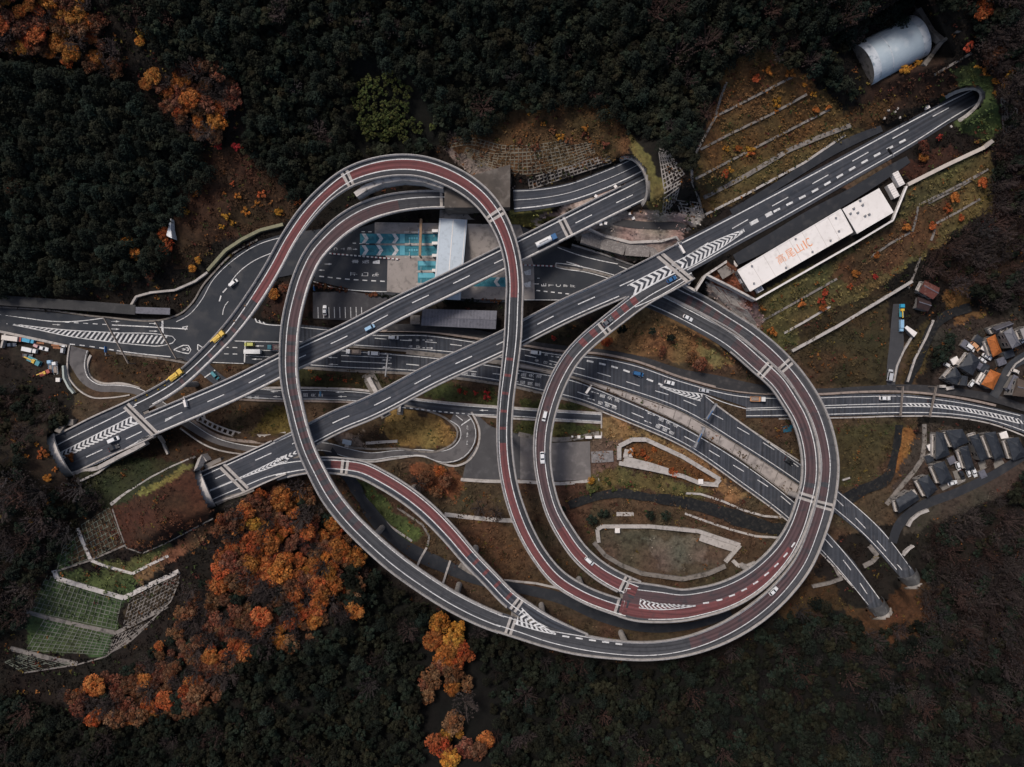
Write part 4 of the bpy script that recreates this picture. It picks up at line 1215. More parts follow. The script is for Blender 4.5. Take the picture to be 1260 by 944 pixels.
# ------------------------------------------------------------------ viaducts
def viaduct(path, label, asph, marks=(), reds=(), joints=(), bl=None, br=None, piers=True, pier_skip=(), bw=.5, body=True, group=None, red_bars=(), pier_r=1.3):
    """bl, br: lists of (s0, s1) where the left / right parapet stands"""
    t = thing("viaduct", label, "viaduct", tuple(path.at(path.len / 2)[0]), group=group)
    inv = Matrix.Translation(-Vector(t.location))
    def put(mb, name, m):
        return mb.build(name, m, t, inv=inv)
    S = path.ss(0, 1e9, 2.0)
    mb = MB(); ribbon(mb, path, ('f', 1), ('f', -1), 0)
    surf = put(mb, "road_surface", asph)
    # girder
    sec = [(1, -.02), (1, -.5), (.62, -1.0), (.56, -2.4), (-.56, -2.4), (-.62, -1.0), (-1, -.5), (-1, -.02)]
    mb = MB(); P = []
    for s in S:
        p, n, hw, _, _ = path.at(s)
        for f, z in sec:
            P.append(p + n * (f * hw) + Vector((0, 0, z)))
    k = len(sec)
    F = [(i*k+j, i*k+j+1, (i+1)*k+j+1, (i+1)*k+j) for i in range(len(S)-1) for j in range(k-1)]
    mb.add(P, F)
    put(mb, "girder", M_CONC_D)
    for spans, sg in ((bl, 1), (br, -1)):
        for a, b in (spans if spans is not None else [(0, path.len)]):
            mb = MB(); P = []
            SS = path.ss(a, b, 2.0)
            for s in SS:
                p, n, hw, _, _ = path.at(s)
                for d, z in ((hw+.08, -.45), (hw+.08, .95), (hw-bw, .95), (hw-bw-.15, 0.01)):
                    P.append(p + n * (sg * d) + Vector((0, 0, z)))
            F = [(i*4+j, i*4+j+1, i*4+j+5, i*4+j+4) for i in range(len(SS)-1) for j in range(3)]
            if sg < 0:
                F = [f[::-1] for f in F]
            F += [(0, 1, 2, 3), tuple(len(P) - 4 + q for q in range(4))]
            mb.add(P, F)
            put(mb, "parapet", M_CONC)
            # handrail pipe along the parapet's top
            mb = MB(); P = []
            for s in SS:
                p, n, hw, _, _ = path.at(s)
                for d, z in ((hw-.12, 1.25), (hw-.26, 1.25), (hw-.26, 1.15), (hw-.12, 1.15)):
                    P.append(p + n * (sg * d) + Vector((0, 0, z)))
            F = [(i*4+j, i*4+(j+1) % 4, i*4+4+(j+1) % 4, i*4+4+j) for i in range(len(SS)-1) for j in range(4)]
            mb.add(P, F)
            put(mb, "handrail", M_METAL)
    mb = MB()
    for spec in marks:
        line(mb, path, *spec[:1], spec[1] if len(spec) > 1 else .05, spec[2] if len(spec) > 2 else .34, *(spec[3:] if len(spec) > 3 else ()))
    if mb.f:
        put(mb, "road_marking", M_PAINT)
    for sa, sb, mm in reds:
        mb = MB()
        ribbon(mb, path, ('L', -.2), ('R', .2), .02, sa, sb)
        put(mb, "red_surfacing", mm)
    for px, py, ln, mm in red_bars:
        mb = MB()
        s = path.near(px, py)
        ribbon(mb, path, ('L', -.2), ('R', .2), .022, s - ln / 2, s + ln / 2)
        put(mb, "red_stripe", mm)
    for px, py in joints:
        s = path.near(px, py)
        mb = MB()
        for o in (-1.55, .45):
            ribbon(mb, path, ('e+', .5), ('e-', .5), .035, s + o, s + o + 1.1, .6)
        ribbon(mb, path, ('e+', .5), ('e-', .5), .03, s - .45, s + .45, .5, 1)
        o_ = put(mb, "expansion_joint", [M_CONC, M_DARK])
    if piers:
        n = max(1, int(path.len / 36))
        for i in range(n):
            s = path.len * (i + .5) / n
            p, nn, hw, _, _ = path.at(s)
            px, py = unW(p)
            g = tz(px, py)
            if p.z - g < 6.2 or any(math.hypot(px-a, py-b) < r for a, b, r in pier_skip):
                continue
            # do not stand on a lane below
            gx = W(px, py, p.z)
            gp = unW((gx.x, gx.y, g))
            bad = any(inside(po, np.array([gp[0]]), np.array([gp[1]]))[0] for po in (G_WEST, G_N, G_S, G_TOLL))
            for q in GRADE_PATHS:
                j = int(np.argmin(np.hypot(q.px[:, 0]-gp[0], q.px[:, 1]-gp[1])))
                if math.hypot(q.px[j, 0]-gp[0], q.px[j, 1]-gp[1]) < q.px[j, 3]/2 + 4:
                    bad = True
            if bad:
                continue
            mb = MB()
            mb.cyl(Vector((p.x, p.y, g - 2)), Vector((p.x, p.y, p.z - 3.4)), pier_r, pier_r, 14)
            a = Vector((p.x, p.y, p.z - 2.4)) + nn * hw * .6; b = Vector((p.x, p.y, p.z - 2.4)) - nn * hw * .6
            mb.bar(a, b, 2.0, 1.1)
            put(mb, "pier", M_CONC)
    return t, surf

L_, R_ = ('L', 0), ('R', 0)
sp = lambda p, *pts: [p.near(*q) for q in pts]

sA0 = PA.near(190, 520)
viaduct(PA, "straight two lane viaduct passing the toll roof and entering the hump tunnel", M_ASPH,
        marks=[(('f', .66), .05, .42), (('f', -.84), .05, .36), (('f', -.1), .05, .36, (7.4, 11.0), 14, 1e9, 0)],
        joints=[(694, 276)], bl=[(sA0, PA.near(770, 243))], br=[(sA0 - 4, PA.near(770, 243))], pier_skip=[(700,270,90)])
sB1 = PB.near(786, 343)
viaduct(PB, "straight two lane viaduct crossing below both red loops, chevrons at both ends", M_ASPH,
        marks=[(('f', .86), .05, .36, None, 0, PB.near(770,350)), (('f', -.66), .05, .36, None, PB.near(375,541), PB.near(758,356)), (('f', .05), .05, .36, (7.4, 11.0), 8, PB.near(780,345), 0)],
        joints=[], bl=[(PB.near(344,556), PB.len)], br=[(PB.near(384,534), PB.near(764,352))])
VT2, _ = viaduct(PL2, "tall looping ramp with dark red lane swinging over the top of the toll plaza", mat("asphalt_loop", (.030,.032,.037), (.042,.043,.048), .15, .9, c3=(.024,.025,.029), scale3=.5, uvstreak=1.2),
        marks=[(L_, .05, .36, None, 0, PL2.near(764,747)), (R_, .05, .36, None, PL2.near(185,492))],
        reds=[(PL2.near(312,370), PL2.near(633,366), M_RED), (PL2.near(621,545), PL2.len, M_RED)],
        red_bars=[(x, y, 1.5, M_RED_OLD) for x, y in ((222,467),(240,451),(257,436),(271,421),(286,405),(299,390))] + [(x, y, 1.1, M_RED) for x, y in ((627,442),(625,462),(622,484),(620,506),(619.5,527))],
        joints=[(428,220),(614,262),(762,747)], br=[(PL2.near(182,494), PL2.near(764,747))], bl=[(0, PL2.near(760,747))], pier_skip=[(560,215,70)])
viaduct(PL3, "inner ramp with red lane dropping from the straight viaduct into the round loop", M_ASPH_RAMP,
        marks=[(L_, .05, .34), (R_, .05, .34, None, 0, PL3.near(772,721))],
        reds=[(PL3.near(704,440), PL3.near(690,650), M_RED_OLD), (PL3.near(690,650), PL3.len, M_RED)],
        red_bars=[(x, y, 2.6, M_RED) for x, y in ((782,373),(771,381.5),(759,390),(746,400.5),(732,412),(719,423))],
        joints=[(743,402.5),(769,719.5)], bl=[(0, PL3.len)], br=[(PL3.near(780,374), PL3.near(764,718))])
V_RI, _ = viaduct(PRI, "inner of the two ring ramps, worn red lanes bending up to the toll", M_ASPH_RAMP,
        marks=[(L_, .05, .30), (R_, .05, .34, None, PRI.near(800,742)), (('f', -.90), .05, .26, None, PRI.near(960,690))],
        reds=[(0, PRI.near(968,672), M_RED_OLD), (PRI.near(968,672), PRI.near(996,600), M_RED_OLD), (PRI.near(995,594), PRI.near(903,422), M_RED_OLD)],
        joints=[(992,612),(941,456)], bl=[(0, PRI.near(905,425))], br=[(0, PRI.near(800,368))], pier_skip=[(905,430,22)])
mb = MB()
ribbon(mb, PRI, ('f', -.16), ('R', .3), .028, 0, PRI.near(968,672))
mb.build("red_surfacing", M_RED, V_RI, inv=Matrix.Translation(-Vector(V_RI.location)))
viaduct(PRO, "outer of the two ring ramps, grey band along the lower forest edge", M_ASPH_RAMP,
        marks=[(L_, .05, .34), (R_, .05, .32)],
        reds=[(PRO.near(850,794), PRO.near(1003,655), M_RED_OLD), (PRO.near(1003,655), PRO.near(1018,600), M_RED_OLD), (PRO.near(1018,594), PRO.near(927,415), M_RED_OLD)],
        red_bars=[(x, y, 2.6, M_RED_OLD) for x, y in ((910,402),(896,393),(884,386),(872,379.5),(861,373.5),(849,368),(757,331),(743,327),(729,322),(714,317))],
        joints=[(1014,622),(966,451),(628,771)], bl=[(PRO.near(718,793), PRO.near(800,346))], br=[(0, PRO.len)], pier_skip=[(930,420,30)])
viaduct(PL1, "long grey ramp with red cross bars passing over both straight viaducts", M_ASPH_RAMP,
        marks=[(L_, .05, .34), (R_, .05, .34)],
        reds=[(PL1.near(490,250), PL1.near(357,402), M_RED_OLD)],
        red_bars=[(x, y, 2.6, M_RED_OLD) for x, y in ((356.5,416),(356,429),(356,442),(356,455),(357.5,469),(360,483),(362,497),(365,510),(369,523),(372,536),(377,550),(382,563),(388,575),(394,588),(401,601),(408,612),(417,624),(427,637),(438,649))],
        joints=[(546,245.5)], br=[(0, PL1.len)], bl=[(0, PL1.near(614,766))])
viaduct(PD, "short curved ramp with a bright red lane joining the outer ring", M_ASPH,
        marks=[(L_, .05, .36), (R_, .05, .36)],
        reds=[(PD.near(407,572), PD.near(576,684), M_RED)], red_bars=[(x, y, 1.3, M_RED) for x, y in ((585,692),(597,705),(611,720),(626,734))],
        joints=[(424,574),(636,744)], bl=[(PD.near(372,573), PD.len)], br=[(PD.near(352,576), PD.near(630,739))])

# decks at the western tunnel mouths, lying on the ground
def slab(path, label, lines_fn, jx):
    t = thing("viaduct", label, "viaduct", tuple(path.at(path.len / 2)[0]))
    inv = Matrix.Translation(-Vector(t.location))
    mb = MB(); ribbon(mb, path, ('f', 1), ('f', -1), -.02); mb.build("road_surface", M_ASPH, t, inv=inv)
    for sg in (1, -1):
        mb = MB()
        S = path.ss(6, 1e9)
        P = []
        for s in S:
            p, n, hw, _, _ = path.at(s)
            for d, z in ((hw+.3, -3), (hw+.3, .9), (hw-.25, .9), (hw-.3, -.05)):
                P.append(p + n * (sg * d) + Vector((0, 0, z)))
        F = [(i*4+j, i*4+j+1, i*4+j+5, i*4+j+4) for i in range(len(S)-1) for j in range(3)]
        mb.add(P, F if sg > 0 else [f[::-1] for f in F])
        mb.build("parapet", M_CONC, t, inv=inv)
    mb = MB(); lines_fn(mb); mb.build("road_marking", M_PAINT, t, inv=inv)
    for pts in jx:
        mb = MB()
        p = Path([(x, y, 20.03, 1) for x, y in pts])
        for d in (-1.0, 1.0):
            line(mb, p, ('m', d), .03, 1.2)
        line(mb, p, ('m', 0), .025, .8, mi=1)
        mb.build("expansion_joint", [M_CONC, M_DARK], t, inv=inv)
def al_marks(mb):
    pline(mb, [(60,553.5),(69,548.5),(157,504.5),(196,483)], 20, .36)
    A = [(64,562),(73,557.5),(164,511.5)]; B = [(70,569),(76,565.5),(172,520.5)]
    pline(mb, A, 20, .34); pline(mb, B, 20, .36)
    chevrons(mb, A[::-1], B[::-1], 19, 20, .5, .9)
    pline(mb, [(84,582.5),(90,581),(186,535),(196,530)], 20, .42)
    for x0, y0, x1, y1 in ((106,562.5,126,553.3),(155,540.5,174.5,531),(203,518.5,213,513)):
        pline(mb, [(x0,y0),(x1,y1)], 20, .36)
slab(PAL, "broad deck before the western tunnel mouth with a row of white chevrons", al_marks, [[(155,499),(192.5,536)]])
def bl_marks(mb):
    pline(mb, [(240,590.5),(248,586.5),(272,575.5),(360,534.5)], 20, .36)
    A = [(258,603.5),(300,585.5),(330,571),(352,560)]; B = [(258,604.5),(300,587.5),(334,575),(354,567)]
    pline(mb, A, 20, .3); pline(mb, B, 20, .3)
    chevrons(mb, A[::-1], B[::-1], 20, 20, .5, .9)
    chevrons(mb, [(338,565),(366,554)], [(343,573),(367,557)], 5, 20, .5, -.5)
    pline(mb, [(258,616.5),(262,614.5),(300,598.5),(330,586.5),(360,580)], 20, .34)
    for x0, y0, x1, y1 in ((265,589,285,580),(314,566.5,334,557.5)):
        pline(mb, [(x0,y0),(x1,y1)], 20, .36)
slab(PBL, "short deck before the lower western tunnel mouth beside the orange trees", bl_marks, [[(273,573),(303,603)]])

# painted noses and the joints where ramps part
mb = MB()
A = [(772,351.5),(800,337),(844,316)]; B = [(777,365),(806,348),(848,328.5)]
pline(mb, A, 20, .36, dz=.09); pline(mb, B, 20, .36, dz=.09)
chevrons(mb, A, B, 10, 20, .5, .8, .1)
pline(mb, [(781,378),(800,370),(846,343.5)], 20, .34, dz=.09)
structure(mb.build("road_marking", M_PAINT))
mb = MB()
p = Path([(811,313,20.05,1),(851,347,20.05,1)])
for d in (-1.0, 1.0):
    line(mb, p, ('m', d), .06, 1.3)
line(mb, p, ('m', 0), .05, .8, mi=1)
structure(mb.build("road_joint", [M_CONC, M_DARK]))
mb = MB()
A = [(781,735),(806,742),(856,745)]; B = [(784,747.5),(806,750),(856,745.6)]
zr = 19.65
pline(mb, A, zr, .36, dz=.12); pline(mb, B, zr, .36, dz=.12)
chevrons(mb, A, B, 13, zr, .45, -.8, .12)
structure(mb.build("road_marking", M_PAINT))
mb = MB()
for x, y, a in ((868,742,8),(884.5,738.5,13),(900,733,19),(915,726,25),(929,717.5,31),(942.5,707,38),(954.5,696,43),(966,683.5,49),(975.5,671,55)):
    s = PRI.near(x, y); z = PRI.at(s)[0].z
    dx, dy = math.cos(math.radians(a)) * 4.4, -math.sin(math.radians(a)) * 4.4
    pline(mb, [(x-dx, y-dy),(x+dx, y+dy)], z, .62, dz=.07)
structure(mb.build("road_marking", M_PAINT))
mb = MB()
A = [(642,748),(660,765),(684,779.5)]; B = [(633,767),(660,775),(684,780.4)]
zr = 21.0
pline(mb, A, zr, .4, dz=.42); pline(mb, B, zr, .4, dz=.42)
chevrons(mb, A, B, 8, zr, .5, -.8, .43)
for i in range(5):
    x = 692 + 16.3 * i; y = 782.4 + 2.1 * i + (.3 * i)
    s = PRO.near(x, y); z = PRO.at(s)[0].z
    pline(mb, [(x, y),(x + 8.5, y + 1.5 - .15 * i)], z, .62, dz=.09)
structure(mb.build("road_marking", M_PAINT))
# concrete noses filling the gaps between parting ramps
def nose(pts, z, label):
    mb = MB(); poly_sheet(mb, pts, .04, z)
    return structure(mb.build("road_nose", M_CONC_D))
nose([(762,728),(768,733),(790,741),(782,746),(764,738)], 19.5, "")
nose([(630,745),(648,756),(660,767),(645,770),(628,764)], 20.9, "")
nose([(772,356),(786,349),(790,356),(778,366)], 19.6, "")
nose([(352,558),(372,551),(372,560),(356,570)], 19.7, "")
nose([(160,499),(176,494),(196,527),(180,532)], 19.6, "")

# ------------------------------------------------------------------ tunnel mouths
def portal(P, label, m_ring):
    z, hw, H, v = P['z'], P['hw'], P['H'], P.get('vault', 0)
    rim, dw, nw, base = P['rim'], P['dw'], P['nw'], P['base']
    t = thing("tunnel_portal", label, "tunnel", tuple(base))
    inv = Matrix.Translation(-base)
    N = 28
    mb = MB()
    th, fl = P['th'], P['flare']
    rows = []
    for j in range(N + 1):
        a = math.pi * j / N
        thk = th * (1 + fl * (1 - math.sin(a)) ** 1.5 * .5)
        ri = rim(a, 1.0, v); ro = rim(a, 1.0, v) + (nw * math.cos(a) + Vector((0, 0, math.sin(a)))).normalized() * thk
        if j in (0, N):
            ri.z -= .6; ro.z -= .6
        rows.append((ri, ro, ro + dw * P.get('dep', 1.6), ri + dw * P.get('dep', 1.6)))
    P_ = [p for r in rows for p in r]
    F = [(i*4+j, i*4+(j+1) % 4, i*4+4+(j+1) % 4, i*4+4+j) for i in range(N) for j in range(4)]
    mb.add(P_, F)
    mb.build("portal_ring", m_ring, t, smooth=False, inv=inv)
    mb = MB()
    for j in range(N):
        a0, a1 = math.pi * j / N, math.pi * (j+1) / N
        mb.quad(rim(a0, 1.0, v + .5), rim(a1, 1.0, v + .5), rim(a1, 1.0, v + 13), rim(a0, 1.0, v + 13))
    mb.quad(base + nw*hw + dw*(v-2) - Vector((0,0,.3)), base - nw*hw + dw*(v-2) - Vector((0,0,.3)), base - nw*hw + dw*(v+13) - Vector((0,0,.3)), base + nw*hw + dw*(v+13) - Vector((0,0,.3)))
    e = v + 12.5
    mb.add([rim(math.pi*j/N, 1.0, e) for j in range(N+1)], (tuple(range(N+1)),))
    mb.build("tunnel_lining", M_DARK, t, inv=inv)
    if v:
        mb = MB()
        for j in range(N):
            a0, a1 = math.pi * j / N, math.pi * (j+1) / N
            mb.quad(rim(a0, 1.06, -.3), rim(a1, 1.06, -.3), rim(a1, 1.06, v + .6), rim(a0, 1.06, v + .6))
            mb.quad(rim(a0, 1.0, -.3), rim(a1, 1.0, -.3), rim(a1, 1.06, -.3), rim(a0, 1.06, -.3))
            mb.quad(rim(a0, .99, v + .6), rim(a1, .99, v + .6), rim(a1, .99, -.3), rim(a0, .99, -.3))
        mb.build("entrance_vault", mat("vault_concrete", (.085,.085,.088), (.045,.045,.048), .25, .8, c3=(.12,.12,.12), scale3=.6), t, smooth=True, inv=inv)
    return t
portal(PORTALS[0], "tunnel mouth swallowing the broad deck with the long row of chevrons", M_CONC_L)
portal(PORTALS[1], "pale tunnel mouth between the brown terrace and the orange trees", M_CONC_L)
portal(PORTALS[2], "round tunnel mouth under the grass hump above the toll plaza", M_CONC)
portal(PORTALS[3], "horseshoe tunnel mouth in the green slope near the blue vaulted hall", M_CONC_L)
portal(PORTALS[4], "small grey tunnel mouth next to the dark estate houses, upper of the pair", M_CONC)
portal(PORTALS[5], "small grey tunnel mouth at the lower end of the dual carriageway", M_CONC)
# wing walls of the mouths
def wall(name, label, cat, pts, h, w=.5, m=None, z=None, base=2.0, group=None, dz=0.0):
    """a wall along pixels; pts rows (px, py) at the wall's foot on the land, its top at height h above that"""
    t = MB()
    zz = [(tz(x, y) if z is None else z) + dz for x, y in pts]
    q = [Vector(W(x, y, a + h)) for (x, y), a in zip(pts, zz)]
    # densify
    for i in range(len(q) - 1):
        a, b = q[i], q[i+1]
        n = max(1, int((b - a).length / 4))
        for j in range(n):
            pa, pb = a.lerp(b, j/n), a.lerp(b, (j+1)/n)
            t.bar(pa, pb, w, h + base)
    o = t.build(name, m or M_CONC)
    c = sum((Vector(v.co) for v in o.data.vertices), Vector()) / len(o.data.vertices)
    o.data.transform(Matrix.Translation(-c)); o.location = c
    return tag(o, label, cat, group)
wall("wing_wall", "low concrete wing wall along the western chevron deck, lower side", "wall", [(90,583),(120,576),(150,560),(166,552),(178,545)], 1.6, 1.6, M_CONC, 19)
wall("wing_wall", "thin drain wall running down from the western chevron deck", "wall", [(98,592),(120,582),(141,566)], .8, .8, M_CONC)
wall("wing_wall", "slanted concrete strut falling from the joint of the western deck", "wall", [(193,536),(200,546),(206,559)], 1.2, .8, M_CONC)
wall("wing_wall", "broken concrete block wall above the western chevron deck", "wall", [(70,532),(78,520),(90,520)], 3.0, 2.4, M_CONC_D)
wall("wing_wall", "square concrete block beside the pale tunnel mouth", "wall", [(240,578),(246,562),(252,570)], 4.0, 2.4, M_CONC)
wall("wing_wall", "concrete shoulder wall linking the pale tunnel mouth to its deck", "wall", [(252,575),(262,570),(272,566)], 1.8, 2.0, M_CONC_D)
wall("wing_wall", "rough concrete edge below the short western deck", "wall", [(266,620),(280,613),(300,607),(312,602)], 1.0, 1.6, M_CONC_D)

# ------------------------------------------------------------------ buildings
def pts_world(poly, z):
    return [W(x, y, z) for x, y in poly]
def inset(P, f):
    c = sum(P, Vector()) / len(P)
    return [c + (p - c) * f for p in P]
def prism(mb, P, z0, z1, mi=0):
    n = len(P)
    a = sum(P[i].x * P[(i+1) % n].y - P[(i+1) % n].x * P[i].y for i in range(n))
    if a < 0:
        P = P[::-1]
    lo = [Vector((p.x, p.y, z0)) for p in P]; hi = [Vector((p.x, p.y, z1)) for p in P]
    mb.add(lo + hi, [tuple(range(n-1, -1, -1)), tuple(range(n, 2*n))] + [(i, (i+1) % n, n + (i+1) % n, n + i) for i in range(n)], None, mi)

def house(name, label, cat, poly, zg, h, roof_m, kind="hip", rise=1.6, wall_m=None, eave=.92, group=None, windows=True, ridge_line=None):
    """poly: the roof's four corners in the photo; kind hip / gable / flat"""
    P = pts_world(poly, zg + h)
    a = sum(P[i].x * P[(i+1) % 4].y - P[(i+1) % 4].x * P[i].y for i in range(4))
    if a < 0:
        P = P[::-1]
    if (P[1] - P[0]).length < (P[2] - P[1]).length:
        P = P[1:] + P[:1]
    c = sum(P, Vector()) / 4
    t = thing(name, label, cat, (c.x, c.y, zg), group=group)
    inv = Matrix.Translation(-Vector((c.x, c.y, zg)))
    Q = inset(P, eave)
    mb = MB(); prism(mb, Q, zg - 1.0, zg + h - .02)
    mb.build("wall", wall_m or M_WALL_W, t, inv=inv)
    mb = MB()
    if kind == "flat":
        prism(mb, P, zg + h, zg + h + .5)
    else:
        e0, e1 = (P[0] + P[3]) / 2, (P[1] + P[2]) / 2
        L = (e1 - e0); wid = (P[3] - P[0]).length
        k = min(.42, wid * .5 / L.length) if kind == "hip" else 0.0
        r0, r1 = e0 + L * k, e1 - L * k
        r0.z += rise; r1.z += rise
        V = P + [r0, r1]
        mb.add(V, ((0, 1, 5, 4), (2, 3, 4, 5), (3, 0, 4), (1, 2, 5)))
        lo = [p - Vector((0, 0, .22)) for p in P]
        mb.add(P + lo, [(i, 4 + i, 4 + (i+1) % 4, (i+1) % 4) for i in range(4)] + [(7, 6, 5, 4)])
    r = mb.build("roof", roof_m, t, inv=inv)
    if kind != "flat":
        mb = MB(); mb.bar(r0 + Vector((0,0,.14)), r1 + Vector((0,0,.14)), .35, .25)
        if kind == "hip":
            for p, q in ((P[0], r0), (P[3], r0), (P[1], r1), (P[2], r1)):
                mb.bar(p + Vector((0,0,.1)), q + Vector((0,0,.12)), .28, .2)
        mb.build("ridge", ridge_line or M_ROOF_G, r, )
        mbo = r.children[0]
        mbo.data.transform(inv)
    if windows:
        for i in range(4):
            a_, b_ = Q[i], Q[(i+1) % 4]
            d = (b_ - a_); n = Vector((d.y, -d.x, 0)).normalized()
            cnt = 2 if d.length > 5 else 1
            for lv in ((.9, 2.1), (3.2, 4.2)):
                if lv[1] > h - .4:
                    continue
                for j in range(cnt):
                    m_ = a_ + d * ((j + .5) / cnt)
                    u = d.normalized() * .8
                    mb = MB()
                    for off, ex, mi in ((.05, 0, 1), (.02, .12, 0)):
                        p0 = Vector((m_.x, m_.y, 0)) + n * off
                        uu = u * (1 + ex)
                        mb.quad(p0 - uu + Vector((0,0,zg + lv[0] - ex)), p0 + uu + Vector((0,0,zg + lv[0] - ex)), p0 + uu + Vector((0,0,zg + lv[1] + ex)), p0 - uu + Vector((0,0,zg + lv[1] + ex)), mi)
                    mb.build("window", [M_CONC_L, M_GLASS], t, inv=inv)
        a_, b_ = Q[0], Q[1]
        d = (b_ - a_).normalized(); n = Vector((d.y, -d.x, 0)).normalized()
        m_ = a_ + d * 1.2 + n * .04
        mb = MB(); mb.quad(*[Vector((m_.x, m_.y, 0)) + d * s * .5 + Vector((0, 0, zg + zz)) for s, zz in ((-1, 0), (1, 0), (1, 2.1), (-1, 2.1))])
        mb.build("door", M_GANTRY, t, inv=inv)
    return t, P, Q

def balcony(t, Q, zg, side, m=None, z=2.7, depth=1.1):
    """a balcony with its rail along one wall; side: index of the wall, counted on Q"""
    inv = Matrix.Translation(-Vector(t.location))
    a, b = Q[side], Q[(side+1) % 4]
    d = (b - a); n = Vector((d.y, -d.x, 0)).normalized()
    a = a + d * .08; b = b - d * .08
    mb = MB()
    A = Vector((a.x, a.y, zg + z)); B = Vector((b.x, b.y, zg + z))
    mb.bar(A + n*depth/2, B + n*depth/2, depth, .2)
    mb.bar(A + n*depth + Vector((0,0,1)), B + n*depth + Vector((0,0,1)), .14, 1.2)
    for p in (A, B):
        mb.bar(p + Vector((0,0,1)), p + n*depth + Vector((0,0,1)), .12, 1.2)
    mb.build("balcony", m or M_CONC_L, t, inv=inv)

# toll gate roof
zg = zb(555, 310)
P = [W(*q, zg + 7) for q in ((540.6,269),(575,270),(566.5,369),(533,368))]
t = thing("toll_gate", "long bluish white roof over the toll booths", "toll gate", (W(553, 318, zg)))
inv = Matrix.Translation(-Vector(t.location))
mb = MB(); prism(mb, P, zg + 6.1, zg + 7.0); roof = mb.build("roof", M_ROOF_B, t, inv=inv)
mb = MB()
for f in (.04, .5, .95):
    mb.bar(P[0].lerp(P[1], f) + Vector((0,0,.12)), P[3].lerp(P[2], f) + Vector((0,0,.12)), .3 if f == .5 else .22, .14)
mb.bar(P[0]+Vector((0,-.1,.2)), P[1]+Vector((0,-.1,.2)), .3, .25)
mb.build("roof_rib", M_ROOF_W, roof, inv=inv)
for y in (287, 301, 317, 334, 350, 362):
    for x in (545, 563):
        mb = MB(); q = W(x, y, zg); mb.cyl(q, q + Vector((0, 0, 6.2)), .22, n=8); mb.build("post", M_METAL, t, inv=inv)
# islands and booths under and before the roof
ISL = [(498,300.6),(498,315.6),(512,333.8),(512,349.5),(497,285.6)]
for i, (x0, y) in enumerate(ISL):
    zz = zb(540, y)
    a, b = W(x0, y, zz + .35), W(585, y + .5, zz + .35)
    mb = MB(); mb.bar(a, b, 1.0, .6)
    tag(mb.build("toll_island", M_CONC), "narrow concrete island between the teal toll lanes", "traffic island", "islands between the toll lanes")
    c = W(536, y, zz + .3)
    bt = thing("toll_booth", "small pale toll booth on its island, half under the bluish roof", "toll booth", tuple(c), 0, "booths of the toll gate")
    mb = MB(); mb.box(Matrix.Identity(4), 2.2, 1.0, 2.6); mb.build("booth", M_CONC_L, bt)
    mb = MB(); mb.box(Matrix.Translation((0, 0, 1.2)), 2.24, 1.04, .9); mb.build("window", M_GLASS, bt)
    mb = MB(); mb.box(Matrix.Translation((0, 0, 2.6)), 2.5, 1.2, .15); mb.build("roof", M_ROOF_W, bt)
    g = MB()
    a = W(x0 + 6, y, zz + .3)
    g.box(Matrix.Translation(a), .5, .5, 1.2); g.box(Matrix.Translation(a + Vector((.1, .5, .9))), .12, 2.6, .1)
    tag(g.build("barrier_gate", M_CONC_L), "little barrier arm at the head of a toll island", "barrier", "barrier arms of the toll lanes")
# gantry across the teal lanes
zg = zb(517, 295)
t = thing("sign_gantry", "brown gantry spanning the teal toll lanes before the roof", "gantry", tuple(W(517.5, 293, zg)))
inv = Matrix.Translation(-Vector(t.location))
a, b = W(518, 269.5, zg + 6.2), W(516.5, 314.5, zg + 6.2)
mb = MB(); mb.bar(a, b, 1.0, .9); mb.build("beam", M_GANTRY, t, inv=inv)
for p in (a, b):
    mb = MB(); mb.box(Matrix.Translation((p.x, p.y, zg - .2)), .6, .6, 6.0); mb.build("post", M_GANTRY, t, inv=inv)
mb = MB(); mb.box(Matrix.Translation(((a.x+b.x)/2 - .7, (a.y+b.y)/2 + 1, zg + 4.4)), .15, 5, 1.5)
mb.build("sign_board", M_BLUE, t, inv=inv)
# toll office
tz0 = zb(565, 393)
t, P, Q = house("toll_office", "long office with ribbed grey roof below the straight viaduct", "office", [(520,380),(611.5,382.5),(610,405),(518,400.5)], tz0, 6.0, M_ROOF_G, "gable", .7, M_WALL_W)
inv = Matrix.Translation(-Vector(t.location))
rf = [c for c in t.children if c.name.startswith("roof")][0]
mb = MB()
for i in range(23):
    f = (i + .5) / 23
    a, b = P[0].lerp(P[1], f), P[3].lerp(P[2], f)
    m_ = (a + b) / 2 + Vector((0, 0, .74))
    mb.bar(a + Vector((0,0,.06)), m_, .18, .1); mb.bar(m_, b + Vector((0,0,.06)), .18, .1)
f = .5
a, b = P[0].lerp(P[1], f), P[3].lerp(P[2], f)
m_ = (a + b) / 2 + Vector((0, 0, .8)); mb.bar(a + Vector((0,0,.2)), m_, .5, .3); mb.bar(m_, b + Vector((0,0,.2)), .5, .3)
mb.build("roof_seam", mat("roof_seam", (.17,.17,.20), (.13,.13,.155), 1, .6), rf, inv=inv)
# little concrete house beside it under viaduct A
house("switch_house", "small flat concrete switch house beside the grey ribbed office", "shed", [(505,388),(517,388),(517,399),(505,399)], zb(511,393), 3.2, M_CONC_D, "flat", windows=False)

